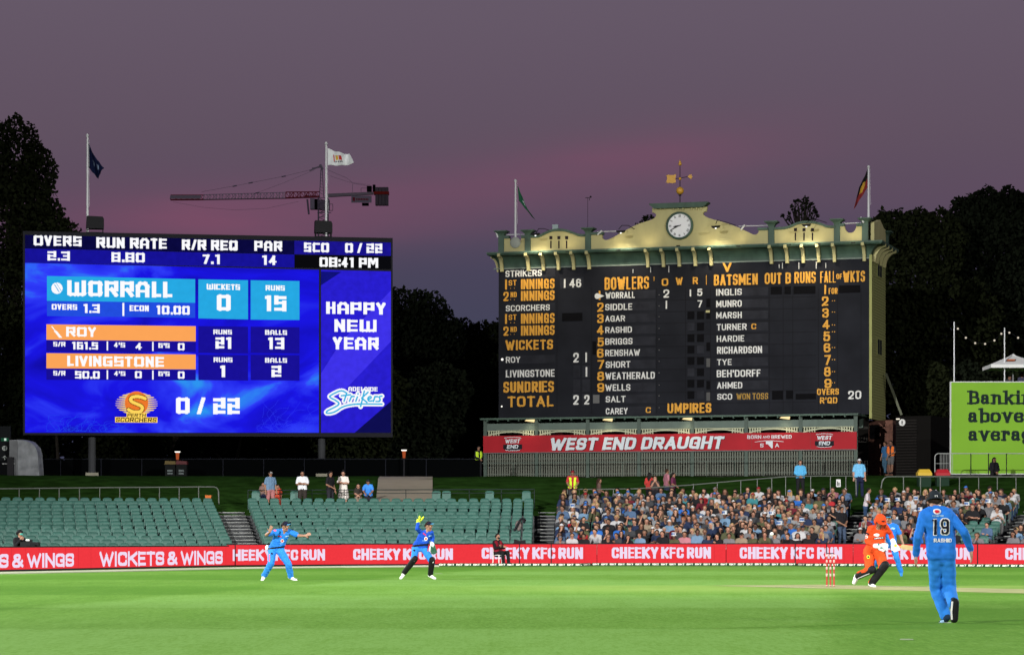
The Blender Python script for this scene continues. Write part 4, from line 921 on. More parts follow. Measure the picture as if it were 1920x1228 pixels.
# arm lights reaching out over the face (lit)
def arm_light(pts, end, label, W_=330):
    P = []
    u0, z0 = zb(*pts[0], -.3)
    base = BP.A + BP.D * u0 - BP.Nn * .3
    t = empty('arm_light', (base.x, base.y, 0), BP.ang, label, 'lamp', 'arm lights over the scoreboard face')
    n = len(pts)
    for i, (x, y) in enumerate(pts):
        off = -.3 - 1.3 * i / (n - 1); u, z = zb(x, y, off); P.append((u - u0, off + .3, z))
    MB().tube(P, .02, 5).obj('arm', m_black, t)
    u, z = zb(*end, -1.6); 
    MB().prism([(u - u0 - .26, z), (u - u0 + .26, z + .02), (u - u0 + .18, z - .10), (u - u0 - .18, z - .11)], -1.42, -1.18).obj('lamp_head', m_black, t)
    MB().sph((u - u0, -1.30, z - .11), .05, 8, 5).obj('bulb', emat('bulb_hot', (255, 255, 250), 2.0), t)
    place_light(end[0], end[1] + 6, -1.7, end[0], 600, 0, W_, 120, 1.0, (1.0, .88, .68), .15, 'face_lamp')
arm_light([(1032, 433), (1020, 429), (1010, 429), (1005, 438)], (1004, 438), 'black arm light at the left end of the scoreboard parapet')
arm_light([(1190, 430), (1178, 423), (1166, 423), (1160, 430)], (1164, 433), 'black arm light left of the scoreboard clock')
arm_light([(1380, 423), (1362, 417), (1345, 413), (1342, 420)], (1342, 424), 'black arm light right of the scoreboard clock')
arm_light([(1550, 418), (1535, 413), (1522, 411), (1512, 418)], (1512, 421), 'black arm light on the right parapet bay')
for (px0, y0, px1, y1) in [(950, 440.5, 1000, 439), (1120, 435, 1160, 433.5), (1385, 424.5, 1440, 423), (1578, 419.5, 1614, 418)]:
    a = zb(px0, y0, -.1); b = zb(px1, y1, -.1); MB().cyl((a[0], -.1, a[1]), (b[0], -.1, b[1]), .028, n=6).obj('conduit', m_pole, sb)
for (px, py, r) in [(932, 440, 20), (1393, 427, -40), (1617, 413, 30), (1125, 436.5, -50)]:
    u, z = zb(px, py, -.35); a = R_(90 + r); MB().cyl((u - .18 * math.cos(a), -.4, z - .18 * math.sin(a)), (u + .18 * math.cos(a), -.4, z + .18 * math.sin(a)), .05, n=8).obj('camera_housing', mat('housing_white', (.6, .62, .62), .5), sb)
u, z = zb(1040, 426, -.1); MB().box((u - .17, .0, z - .18), (u + .17, .1, z + .16)).obj('junction_box', mat('box_pale', (.3, .38, .38), .6), sb)
u, z = zb(966, 455, -.35); MB().sph((u, -.33, z), .33, 14, 6, sc=(1, .2, 1)).obj('pole_plate', mat('plate_grey', (.25, .27, .24), .5), sb)
# thin lightning mast
a = ppt(1102, 427, 164.5); b = ppt(1102, 370, 164.5); t = empty('weather_mast', a, 0, 'very thin mast with a small sensor rising behind the left parapet bay', 'mast'); h = b.z - a.z
MB().cyl((0, 0, 0), (0, 0, h), .012, n=5).obj('mast', m_black, t); MB().box((-.14, -.02, h - .05), (.12, .02, h - .02)).sph((.17, 0, h + .02), .06, 8, 5).box((.09, -.01, h - .2), (.12, .01, h - .02)).obj('sensor', m_black, t)
# weathervane
m_gold = mat('vane_gold', (0.62, 0.32, 0.03), 0.45, 0.1, 5, spec=.5)
a = ppt(1275, 382, 162.2); S = 162.2 / FPX; t = empty('weathervane', a, 0, 'gilded weathervane with ball, arrow and pennant above the clock', 'weathervane')
MB().cyl((0, 0, 0), (0, 0, 70 * S), .028, .02, 6).cyl((0, 0, 16*S), (0, 0, 14*S), .12, .02, 8).obj('spindle', m_black, t)
MB().sph((0, 0, 24 * S), 7.3 * S, 16, 10).obj('ball', m_gold, t, smooth=True)
MB().sph((0, 0, 74 * S), 3.4 * S, 10, 6).cyl((0, 0, 75 * S), (0, 0, 82 * S), 3.0 * S, .01, 8).obj('finial', m_gold, t, smooth=True)
MB().cyl((-24*S, 0, 44*S), (20*S, 0, 51*S), .02, n=5).obj('arrow_shaft', m_black, t)
MB().prism([(x*S, y*S) for x, y in [(-27, 37), (-25, 40), (-23, 38), (-20, 39), (-14, 38), (-8, 39), (-8, 43), (-9, 47), (-7, 56), (-10, 54), (-16, 53), (-22, 54), (-26, 53), (-24, 48), (-25, 43)]], -.03, .03).obj('pennant', m_gold, t)
MB().prism([(x*S, y*S) for x, y in [(14, 50.5), (18, 54), (22, 54.5), (21.5, 52), (23.5, 50.5), (22, 48.5), (22, 46), (18, 47)]], -.03, .03).obj('arrow_head', m_gold, t)
MB().sph((0, 0, 46.5 * S), 3 * S, 8, 6).obj('collar', m_gold, t)
# ---------- ground floor: verandah with arches, banner, pickets
VO = -2.0
VP = Plane(908, 163.0, 1607, 156.6)
vr = VP.root('verandah', 0, 'green verandah with cream arches, red banner and picket front below the scoreboard', 'verandah')
VL = VP.L
def vz(x, y): return VP.uz(x, y)
zr = vz(1257, 783)[1]; zbm0 = vz(1257, 803)[1]; zbm1 = vz(1257, 790)[1]; zg = BG
MB().box((-.18, -.25, zr), (VL + .1, 3.4, zr + .10)).obj('roof', m_green, vr)
raf = MB().box((0, -.2, 0), (.07, 3, .09)).mesh('rafter', m_green)
for i in range(int(VL / .63)): link('rafter', raf, vr, (.2 + i * .63, .0, zr - .09))
MB().box((0, 0, zbm0), (VL, .14, zbm1)).obj('beam', mat('beam_green', (.085, .12, .10), .6, .1, 2), vr)
posts = [910, 1006, 1102, 1198, 1298, 1399, 1501, 1604.5]
m_verg = mat('verandah_green', (.055, .082, .065), .6, .1, 2)
pu = [vz(x, 830)[0] for x in posts]
pm = MB().box((-.10, -.03, 0), (.10, .17, zr - zg)).mesh('post', m_verg)
for u in pu: link('post', pm, vr, (u, 0, zg))
m_arch = mat('arch_cream', (.42, .44, .30), .75, .08, 2)
zab = vz(1257, 816)[1]; zat = zbm0
for a, b in zip(pu, pu[1:]):
    x0, x1 = a + .11, b - .11; w = x1 - x0; P = [(x0, zab)]; K = 12; top = zat - .10
    for i in range(K + 1):
        s = i / K; P.append((x0 + .06 + s * (w - .12), zab + (top - .03 - zab) * math.sin(math.pi * (.03 + .94 * s)) ** .62))
    P += [(x1, zab)]
    # band following the arch
    U = []
    for i in range(K, -1, -1):
        s = i / K; U.append((x0 + .06 + s * (w - .12), min(top + .045, zab + .075 + (top - .03 - zab) * math.sin(math.pi * (.03 + .94 * s)) ** .62)))
    arch = MB(); arch.prism([(x1, zab), (x1, zab + .08)] + U + [(x0, zab + .08), (x0, zab)] + P[1:-1], .03, .10); ar = arch.obj('arch', m_arch, vr)
    MB().box((x0, .03, zat - .045), (x1, .10, zat)).obj('arch_rail', m_arch, ar)
    sm = MB().box((-.035, .035, zab + .10), (.035, .095, zat)).mesh('slat', m_arch)
    for k in range(5):
        for sx in (x0 + .10 + k * .145, x1 - .10 - k * .145): link('slat', sm, ar, (sx, 0, 0))
# dark room behind
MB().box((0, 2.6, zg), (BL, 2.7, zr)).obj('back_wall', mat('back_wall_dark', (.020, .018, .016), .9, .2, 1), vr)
for (px, s) in [(1033, 'CARD ONLY'), (1170, 'CARD ONLY'), (1322, 'CARD ONLY')]:
    put_text(VP, vr, 0, s, px - 13, 808.5, px + 13, 813, mat('sign_dull_red', (.16, .02, .015), .8), y=2.5)
# red banner
u0, z1 = vz(907, 816.5); u1, _ = vz(1607, 811); zq1 = vz(1257, 813.3)[1]; zq0 = vz(1257, 845.3)[1]
ban = VP.root('banner', 0, 'long red beer banner lettered west end draught across the verandah', 'banner')
m_ban = mat('banner_red', (0.34, 0.014, 0.022), .6, .14, .5, spec=.1)
MB().box((u0, -.10, zq0), (u1, -.045, zq1)).obj('banner_sheet', m_ban, ban)
MB().box((u0, -.11, zq0 - .05), (u1, -.04, zq0 - .004)).obj('bottom_rail', mat('banner_rail', (.12, .12, .12), .6), ban)
for px in (1062, 1150, 1290, 1410, 1520):
    u, _ = vz(px, 830); MB().box((u, -.104, zq0 + .01), (u + .02, -.1005, zq1 - .01)).obj('seam', mat('seam_red', (.22, .015, .02), .6), ban)
m_bl = mat('banner_white', (.55, .60, .64), .6); m_bk = mat('banner_black', (.012, .012, .016), .6)
put_text(VP, ban, 0, 'WEST END DRAUGHT', 1031, 820, 1361, 844, m_bk, y=-.106, t=.27, gap=.07, slant=.22, sp=.3, N_=30)
put_text(VP, ban, 0, 'WEST END DRAUGHT', 1030, 819, 1360, 843, m_bl, y=-.112, t=.27, gap=.07, slant=.22, sp=.3, N_=34)
put_text(VP, ban, 0, 'BORN', 1402, 815.8, 1428, 822.5, m_bl, y=-.108, t=.2); put_text(VP, ban, 0, 'AND', 1431, 816.5, 1444, 821.5, m_bl, y=-.108, t=.16); put_text(VP, ban, 0, 'BREWED', 1447, 815.5, 1485, 822.2, m_bl, y=-.108, t=.2)
put_text(VP, ban, 0, 'S', 1426, 831, 1432.3, 838.5, m_bl, y=-.108, t=.2); put_text(VP, ban, 0, 'A', 1454, 831, 1461.5, 838.5, m_bl, y=-.108, t=.2)
put_mask(VP, ban, 0, lambda X, Y: ((X > 1437) & (X < 1449.6) & (Y > 827.2) & ((Y < 832.5) | ((X > 1440 + (Y-832)*.9) & (Y < 840)))) | ((np.abs(Y - (828.4 - 2.3*np.cos((X-1443)/18))) < .45) & (np.abs(X-1443) < 27)), 1415, 824, 1472, 841.5, 40, m_bl, -.108, 'state_outline')
for (cx, cy) in ((962.3, 832), (1546.5, 825.5)):
    put_mask(VP, ban, 0, lambda X, Y: (np.abs(X-cx) < 18) & (Y > cy + 1.0) & (Y < cy + 8.5 + 3.6*np.sqrt(np.clip(1-((X-cx)/18)**2, 0, 1))), cx - 19, cy - 15, cx + 19, cy + 15, 50, m_bk, -.106, 'badge_panel')
    put_mask(VP, ban, 0, lambda X, Y: (np.abs(Y - (cy - 9.5 - 3.0*np.sqrt(np.clip(1-((X-cx)/17)**2, 0, 1)))) < .5) & (np.abs(X-cx) < 16) | ((np.abs(Y - (cy + 9.5 + 3.2*np.sqrt(np.clip(1-((X-cx)/17)**2, 0, 1)))) < .5) & (np.abs(X-cx) < 14)), cx - 19, cy - 15, cx + 19, cy + 15, 60, m_bl, -.110, 'badge_arc')
    put_text(VP, ban, 0, 'WEST', cx - 14.5, cy - 9, cx + 14.5, cy - 1.2, m_bl, y=-.110, t=.25, gap=.08, slant=.18)
    put_text(VP, ban, 0, 'END', cx - 11, cy + 1.6, cx + 11, cy + 9, m_bl, y=-.112, t=.25, gap=.08, slant=.18)
# picket front
zp1 = vz(1257, 848)[1]; zp0 = zg + .25
m_pick = mat('picket_grey', (.12, .13, .105), .8, .2, 3)
pk = MB().box((-.042, -.02, 0), (.042, .012, zp1 - zp0)).mesh('picket', m_pick)
for a, b in zip(pu, pu[1:]):
    for i in range(20): link('picket', pk, vr, (a + .19 + (b - a - .38) * i / 19, 0, zp0))
for z in (zp0 + .12, zp1 - .32): MB().box((.1, .013, z), (VL - .1, .06, z + .07)).obj('picket_rail', m_verg, vr)
MB().box((0, -.02, zg - .2), (VL, .1, zg + .2)).obj('base_board', mat('base_timber', (.07, .072, .062), .85, .15, 2), vr)
# handrail in front
hr = VP.root('handrail', 0, 'thin grey handrail in front of the picket verandah', 'handrail')
MB().box((0, -.62, zg + 1.02), (VL, -.58, zg + 1.06)).obj('rail', m_verg, hr)
sm = MB().cyl((0, -.6, 0), (0, -.6, 1.04), .018, n=5).mesh('rail_post', m_verg)
for i in range(14): link('rail_post', sm, hr, (.3 + i * (VL - .6) / 13, 0, zg))
# brick wing at right under the board
m_brick = mat('brick_dark', (.11, .05, .035), .9, .35, 6)
zbk = z_bot - .25
MB().box((VL - .6, 2.2, zg - .3), (BL + .9, 6.5, zbk)).obj('brick_wall', m_brick, sb)
brm = MB().box((0, 0, 0), (.40, .02, .11)).mesh('brick', m_brick); 
x0b = VL + .05; 
for r in range(int((zbk - zg) / .14)):
    for k in range(4):
        x = x0b + (.2 if r % 2 else 0) + k * .44
        if x + .42 < BL + .9: link('brick', brm, sb, (x, 2.178, zg + r * .14))
u, z = zb(1643, 808, 2.2); MB().box((u - .35, 2.14, z - .45), (u + .2, 2.172, z + .35)).obj('window', m_slot, sb)
MB().box((VL - .5, .2, zr - .6), (VL - .3, 2.2, zr)).obj('side_beam', m_verg, sb)
# verandah lamps (lit in the photograph)
m_tube = emat('tube_lamp', (255, 226, 165), 1.25)
for i, px in enumerate((995, 1141, 1290, 1473)):
    u, z = vz(px, 788.5 - (px - 995) * .011); P = VP.A + VP.D * u - VP.Nn * .16
    t = empty('verandah_lamp', (P.x, P.y, z), VP.ang, ['warm wedge lamp under the verandah roof, leftmost, above the west end badge', 'warm wedge lamp under the verandah roof above the letters of west', 'warm wedge lamp under the verandah roof above the letters draught', 'warm wedge lamp under the verandah roof nearest the right end'][i], 'lamp', 'warm lamps along the verandah roof')
    MB().prism([(-.30, -.02), (.25, -.10), (.28, .06), (-.2, .05)], -.05, .05).obj('lens', m_tube, t); MB().box((-.3, -.05, .065), (.3, .12, .1)).obj('housing', m_verg, t)
    ld = bpy.data.lights.new('verandah_lamp_light', 'SPOT'); ld.energy = 16; ld.spot_size = R_(150); ld.spot_blend = 1; ld.color = (1, .85, .6); ld.shadow_soft_size = .15
    lo = bpy.data.objects.new('verandah_lamp_light', ld); COL.objects.link(lo); lo.location = (P.x - VP.Nn.x * .25, P.y - VP.Nn.y * .25, z - .12); aim(lo, (P.x, P.y, z - 3.2))
# raking prop at the right side
a = zb(1661, 700, 4); b = zb(1681, 778, 4)
mb = MB(); mb.cyl((a[0], 4, a[1]), (b[0] + .3, 4, b[1]), .09, n=4); mb.obj('raking_prop', mat('prop_grey', (.11, .12, .08), .8), sb)
# dark toilet block with round sign
TB = Plane(1680, 158, 1745, 157); 
tb = TB.root('toilet_block', 4.3, 'dark boarded toilet block right of the scoreboard with a round white sign', 'toilet block')
hT = TB.uz(1700, 780)[1] - 4.3
MB().box((0, 0, -.3), (TB.L, 3, hT)).obj('wall', mat('block_wall', (.006, .0055, .005), .95), tb)
lv = MB().box((0, -.03, 0), (TB.L * .6, 0, .06)).mesh('louvre', mat('louvre_grey', (.018, .016, .015), .9))
for i in range(int(hT / .16)): link('louvre', lv, tb, (0, 0, i * .16))
u, z = TB.uz(1692.5, 792); MB().cyl((u, -.08, z - 4.3), (u, -.04, z - 4.3), .19, n=20).obj('round_sign', mat('sign_white', (.62, .62, .6), .6), tb)
MB().cyl((u, -.09, z - 4.3 + .085), (u, -.082, z - 4.3 + .085), .028, n=8).box((u - .035, -.09, z - 4.3 - .03), (u + .035, -.082, z - 4.3 + .055)).box((u - .02, -.09, z - 4.3 - .12), (u + .02, -.082, z - 4.3 - .031)).obj('sign_figure', m_bk, tb)
u, z = TB.uz(1684.5, 785.5); MB().box((u - .09, -.12, z - 4.3 - .03), (u + .09, -.02, z - 4.3 + .03)).obj('wall_lamp', emat('wall_lamp', (255, 245, 225), 1.2), tb)
# path & apron
mb = MB(); P = [BP.A + BP.D * (VL - 1) - BP.Nn * 3.2, BP.A + BP.D * (VL + 9) - BP.Nn * 1.2, BP.A + BP.D * (VL + 9) + BP.Nn * 6, BP.A + BP.D * (VL - 1) + BP.Nn * 6]
mb.add([(p.x, p.y, gh(p.x, p.y) + .06) for p in P], [(0, 1, 2, 3)]); tag(mb.obj('pavement', mat('pavement_grey', (.07, .068, .062), .9, .2, 1)), kind='structure')
mb = MB(); n = 8
pa = [(704, 128.9), (811, 128.9)]; pb = [(712, 147), (811, 147)]
for i in range(n):
    q = []
    for s in (i / n, (i + 1) / n):
        for e in ((0, 1) if s == i / n else (1, 0)):
            px = pa[e][0] + (pb[e][0] - pa[e][0]) * s; d = pa[e][1] + (pb[e][1] - pa[e][1]) * s; x = (px - CX) / FPX * d; q.append((x, d, gh(x, d) + .07))
    mb.add(q, [(0, 1, 2, 3)])
tag(mb.obj('path', mat('path_tan', (.26, .225, .16), .9, .12, .8)), kind='structure')
# ================================================================== GREEN HOARDING AND DECK AT RIGHT
HB = Plane(1783.5, 140.0, 2060, 140.0)
hz0 = HB.uz(1850, 887.5)[1]; hz1 = HB.uz(1850, 717)[1]
ho = HB.root('hoarding', 0, 'large lime green hoarding with bold dark serif lettering about banking', 'hoarding')
m_lime = mat('hoarding_lime', (0.155, 0.33, 0.016), .7, .06, .4)
MB().box((0, 0, hz0), (HB.L, .25, hz1)).obj('panel', m_lime, ho)
m_edge = mat('hoarding_edge', (.5, .52, .5), .6)
MB().box((-.05, -.02, hz0), (-.002, .24, hz1 + .04)).box((-.002, -.02, hz1 + .002), (HB.L, .24, hz1 + .05)).box((-.002, -.02, hz0 - .05), (HB.L, .24, hz0 - .002)).obj('edging', m_edge, ho)
for px in (1820.5, 1853.5, 1887): u, z = HB.uz(px, 870); MB().box((u - .015, -.02, hz0), (u + .015, -.003, hz0 + .95)).obj('seam', m_black, ho)
# slab-serif letters
SER = {}
def ser(ch, w, strokes, serifs): SER[ch] = (w, strokes, serifs)
XH = .68
ser('B', .82, [L_((.18,0),(.18,1)), C_((.18,1),(.7,1),(.88,.9),(.88,.62),(.7,.53),(.18,.53)), C_((.18,.53),(.75,.53),(1,.42),(1,.1),(.75,0),(.18,0))], [(0,0,.4),(0,1,.4)])
ser('a', .66, [C_((.1,.5),(.15,XH),(.75,XH),(.75,.4),(.75,0),(1,.02)), C_((.75,.40),(.1,.38),(.02,.1),(.3,-.02),(.75,.12))], [])
ser('n', .78, [L_((.18,0),(.18,XH)), C_((.18,.5),(.35,XH),(.82,XH),(.82,.4),(.82,0))], [(0,0,.38),(0,XH,.22),(.64,0,.36)])
ser('k', .78, [L_((.18,0),(.18,1)), L_((.85,XH),(.25,.28)), L_((.45,.42),(.88,0))], [(0,0,.38),(0,1,.22),(.62,XH,.36),(.64,0,.36)])
ser('i', .38, [L_((.5,0),(.5,XH)), L_((.5,.98),(.5,1.0))], [(.05,0,.9),(.05,XH,.5)])
ser('b', .72, [L_((.16,0),(.16,1)), C_((.16,.34),(.16,XH),(1,XH),(1,.34),(1,0),(.16,0),(.16,.34))], [(0,1,.2)])
ser('o', .68, [C_((0,.34),(0,XH),(1,XH),(1,0),(0,0),(0,.34))], [])
ser('v', .74, [L_((.14,XH),(.5,0),(.86,XH))], [(0,XH,.36),(.64,XH,.36)])
ser('e', .66, [C_((.05,.36),(.95,.36),(.95,XH),(0,XH),(0,0),(.95,0),(.95,.18))], [])
ser('r', .60, [L_((.24,0),(.24,XH)), C_((.24,.42),(.45,XH),(.95,XH),(.95,.52))], [(0,0,.52),(0,XH,.26)])
ser('g', .68, [C_((.9,.4),(.9,XH),(0,XH),(0,.12),(.9,.12),(.9,.4)), C_((.9,XH),(.9,-.28),(.1,-.28),(.1,-.1))], [])
def serif_text(s, x0, xe, y0, y1):
    x = x0; H = y1 - y0
    for ch in s:
        w, S, ser_ = SER[ch]; W_ = w * H * 1.14; t = .185 if ch != 'B' else .2
        def fn(X, Y, x=x, W_=W_, S=S, ser_=ser_, t=t, ch=ch):
            GX = (X - x) / H; GY = (y1 - Y) / H; M = np.zeros(X.shape, bool); h = .235; ww = W_ / H
            for pts, cur in S:
                P = [(h/2 + px * (ww - h), h/2*.6 + py * (1 - h*.6)) for px, py in pts]
                if cur: P = chaikin(P)
                for i in range(len(P) - 1):
                    (a, b), (c, d) = P[i], P[i+1]; L = math.hypot(c-a, d-b) or 1e-6
                    th = h * (0.62 + .38 * abs(d-b) / L)      # modulated: upright strokes heavier
                    M |= inside_strokes(GX, GY, [(a, b, c, d)], th, not cur)
            for (sx, sy, sw) in ser_:
                yy = .0 if sy == 0 else (1 - .1 if sy == 1 else XH * (1 - h*.6) + h*.3 - .02)
                M |= (GX > sx * ww - .03) & (GX < (sx + sw) * ww + .03) & (GY > yy) & (GY < yy + .12)
            return M
        lo = .35 if ch == 'g' else .02
        put_mask(HB, ho, 0, fn, x - 2, y0 - 2, x + W_ + 3, y1 + lo * H + 1, 44, mat('hoarding_ink', (.012, .022, .02), .7), -.012, 'letter')
        x += W_ * 1.02 + H * .03
serif_text('Banking', 1814, 0, 733, 757.5); serif_text('above', 1814.5, 0, 766, 791.5); serif_text('average', 1815, 0, 801, 826)
# deck and its slab behind the hoarding
MB().box((1.6, .3, 3.6), (HB.L, 9, hz1 - .5)).obj('deck', mat('deck_dark', (.006, .006, .006), .95), ho)
MB().box((-.4, -.8, hz0 - .35), (HB.L, .25, hz0 - .06)).obj('plinth', mat('plinth_dark', (.035, .035, .035), .9), ho)
dz = hz1 - .5
# umbrella
um = empty('market_umbrella', ppt(1899, 717, 143), 0, 'white square umbrella with a small orange panel standing on the deck', 'umbrella'); um.location.z = dz
S = 143 / FPX; ztop = CAMZ + (HY - 665) * S - dz; zed = CAMZ + (HY - 686) * S - dz; hw = 49 * S
m_umb = mat('umbrella_white', (.62, .63, .62), .75, .04, 1)
mb = MB(); A = [(-hw, -hw, zed), (hw, -hw, zed), (hw, hw, zed), (-hw, hw, zed)]
mb.add(A + [(0, 0, ztop)] + [(x, y, zed - .17) for x, y, z in A], [(0,1,4), (1,2,4), (2,3,4), (3,0,4), (5,6,1,0), (6,7,2,1), (7,8,3,2), (8,5,0,3)]); mb.obj('canopy', m_umb, um)
MB().add([(-.5, -.5, ztop - .33), (.5, -.5, ztop - .33), (.5, .5, ztop - .33), (-.5, .5, ztop - .33), (0, 0, ztop + .06)], [(0,1,4), (1,2,4), (2,3,4), (3,0,4)]).obj('vent', m_umb, um)
MB().cyl((0, 0, 0), (0, 0, ztop - .1), .035, n=8).obj('pole', m_pole, um)
slope = (ztop - zed) / hw
def cpt(x, s): return (x, -hw * (1 - s) - .015, zed + (ztop - zed) * s + .01)
MB().add([cpt(-.52, .28), cpt(-.05, .28), cpt(.06, .52), cpt(-.40, .52)], [(0, 1, 2, 3)]).obj('logo_panel', mat('umb_black', (.03, .02, .02), .7), um)
MB().add([(x, y - .01, z + .01) for x, y, z in [cpt(-.47, .31), cpt(-.07, .31), cpt(.01, .49), cpt(-.37, .49)]], [(0, 1, 2, 3)]).obj('logo_panel', mat('umb_orange', (.55, .16, .07), .7), um)
for k in range(8):
    a = k * math.pi / 4 + .0; MB().cyl((0, 0, zed + .2), (hw * .9 * math.cos(a), hw * .9 * math.sin(a), zed - .02), .012, n=4).obj('rib', m_pole, um)
# string-light poles and bulbs
PO = [(1789, 603, 717), (1883.5, 615, 717)]
for i, (px, y0, y1) in enumerate(PO):
    a = ppt(px, y1, 142); b = ppt(px, y0, 142); h = b.z - a.z + .5; MBp = MB().cyl((0, 0, 0), (0, 0, h), .035, .028, 8)
    tag(MBp.obj('light_pole', m_pole, None, loc=(a.x, a.y, a.z - .5)), label=['slim grey pole at the left end of the string lights', 'slim grey pole holding the string lights beside the white umbrella'][i], cat='pole')
stl = empty('string_lights', ppt(1789, 605, 142), 0, 'sagging string of round white bulbs between poles over the hoarding', 'string lights'); o0 = Vector(stl.location)
pts = [(1789, 605), (1796, 615.5), (1811, 632.5), (1828.5, 642.5), (1847, 644), (1864.5, 637.5), (1877.5, 625), (1883.5, 619), (1892.5, 623), (1909, 632.5), (1925, 641), (1945, 645), (1965, 637)]
MB().tube([ppt(x, y, 142) - o0 for x, y in pts], .008, 4).obj('cable', m_black, stl)
bm_ = MB().sph((0, 0, -.02), .052, 10, 6).mesh('bulb', emat('festoon_bulb', (240, 226, 205), .8))
for i, (x, y) in enumerate(pts):
    if i in (0, 7): continue
    link('bulb', bm_, stl, ppt(x, y, 142) - o0)
# crowd barrier in front of the hoarding
m_galv = mat('galvanised', (.30, .31, .30), .45, .12, 3)
br = empty('crowd_barrier', ppt(1753, 889, 137), 0, 'grey metal crowd barrier left of and in front of the green hoarding', 'barrier'); S = 137 / FPX
W_ = 170 * S; H_ = 39 * S
MB().tube([(0, 0, -.1), (0, 0, H_ - .15), (.05, 0, H_ - .05), (.15, 0, H_), (W_, 0, H_)], .022, 6).tube([(0, 0, H_ * .52), (30 * S, 0, H_ * .52)], .012, 5).obj('frame', m_galv, br)
bar = MB().cyl((0, 0, 0), (0, 0, H_), .009, n=5).mesh('bar', m_galv)
for i in range(9): link('bar', bar, br, (10 * S + i * 2.9 * S, 0, 0))
for px in (1820, 1853, 1887): link('bar', MB().cyl((0, 0, -.1), (0, 0, H_), .02, n=6).mesh('upright', m_black), br, ((px - 1753) * S, -.02, 0))
# bins with coloured lids
for px, col, lab in ((1732.5, ('bin_yellow', (.50, .33, .03)), 'yellow lidded bin beside the crowd barrier'), (1766.5, ('bin_red', (.32, .012, .02)), 'red lidded bin beside the crowd barrier')):
    p = ppt(px, 891, 135.5); t = empty('wheelie_bin', (p.x, p.y, p.z - .75), 0, lab, 'bin', 'lidded bins at the top of the right hand lawn'); S = 135.5 / FPX
    MB().prism([(-11*S, 0), (11*S, 0), (12*S, .73), (-12*S, .73)], -.3, .3).obj('body', mat('bin_green', (.012, .03, .018), .6), t)
    mb = MB(); w, w2 = 13.2 * S, 9 * S
    mb.add([(-w, -.34, .735), (w, -.34, .735), (w, .34, .735), (-w, .34, .735), (-w, -.34, .86), (w, -.34, .86), (w, .34, .86), (-w, .34, .86), (-w2, -.2, 1.04), (w2, -.2, 1.04), (w2, .2, 1.04), (-w2, .2, 1.04)], [(3,2,1,0),(0,1,5,4),(1,2,6,5),(2,3,7,6),(3,0,4,7),(4,5,9,8),(5,6,10,9),(6,7,11,10),(7,4,8,11),(8,9,10,11)])
    mb.obj('lid', mat(*col, .5), t)
for px, lab, c in ((320, 'dim bin with a dull yellow lid under the bollard lamp, left of two', (.09, .06, .01)), (341, 'dim bin with a dull red lid under the bollard lamp, right of two', (.07, .008, .01))):
    p = ppt(px, 899, 151); t = empty('wheelie_bin', p, 0, lab, 'bin', 'dim bins beside the left bollard lamp')
    MB().box((-.27, -.3, 0), (.27, .3, .8)).obj('body', mat('dim_bin', (.008, .009, .009), .8), t); MB().prism([(-.3, .81), (.3, .81), (.28, .98), (-.25, 1.0)], -.32, .32).obj('lid', mat('lid_' + str(px), c, .6), t)
    MB().box((-.14, -.312, .42), (.14, -.301, .52)).box((-.14, -.312, .28), (.14, -.301, .36)).obj('decal', mat('decal_grey', (.10, .12, .12), .7), t)
# bollard lamps (lit)
for px, py, lab in ((332.8, 846, 'glowing bollard lamp above the dim bins under the screen'), (757.5, 843, 'glowing bollard lamp on the lawn right of the screen')):
    p = ppt(px, 899, 152.5); S = 152.5 / FPX; t = empty('bollard_lamp', p, 0, lab, 'lamp', 'glowing bollard lamps on the lawn'); h = (899 - py) * S
    MB().cyl((0, 0, 0), (0, 0, h - .42), .05, n=8).obj('post', m_black, t)
    MB().cyl((0, 0, h - .06), (0, 0, h), .13, .16, 14).obj('lens', emat('lamp_lens', (255, 250, 235), 1.6), t)
    MB().cyl((0, 0, h - .45), (0, 0, h - .07), .07, .10, 12).obj('shade', emat('lamp_glow', (190, 90, 50), .7), t)
# left edge: sign and pale inflatable shelter
p = ppt(9, 897, 149); t = empty('wayfinding_sign', p, 0, 'dark wayfinding sign with pale symbols at the left frame edge', 'sign'); S = 149 / FPX
MB().box((-.45, 0, 0), (.30, .12, 98 * S)).obj('board', mat('sign_dark', (.006, .007, .008), .7), t)
MB().cyl((0, -.03, 57 * S), (0, -.01, 57 * S), 4.8 * S, n=18).obj('round_symbol', mat('sign_pale', (.30, .33, .31), .7), t)
MB().box((-.05, -.045, 54 * S), (-.02, -.031, 60 * S)).box((.02, -.045, 54 * S), (.05, -.031, 60 * S)).obj('symbol_marks', m_bk, t)
MB().box((-7*S, -.03, 70 * S), (7*S, -.01, 76 * S)).obj('exit_panel', emat('exit_green', (24, 70, 48), 1), t)
MB().box((-1*S, -.04, 71 * S), (3*S, -.031, 75.5 * S)).obj('exit_symbol', emat('exit_white', (200, 225, 210), 1), t)
mb = MB(); mb.cyl((0, -.02, 35 * S), (0, -.02, 43 * S), .018, n=4); mb.cyl((0, -.02, 43 * S), (-3.5*S, -.02, 39 * S), .018, n=4); mb.cyl((0, -.02, 43 * S), (3.5*S, -.02, 39 * S), .018, n=4); mb.obj('arrow', mat('sign_pale', (.3, .33, .31), .7), t)
p = ppt(45, 901, 148.5); t = empty('fabric_shelter', p, 0, 'pale grey draped fabric shelter by the left edge of the lawn', 'shelter'); S = 148.5 / FPX
prof_ = [(-27, 0), (-27, 76), (-10, 77), (8, 74), (20, 66), (26, 52), (27, 30), (29, 2), (29, 0)]
mb = MB(); P = [(x * S, y * S) for x, y in chaikin(prof_[1:], 2)]; P = [(-27*S, 0)] + P
nn_ = 7; vs = []
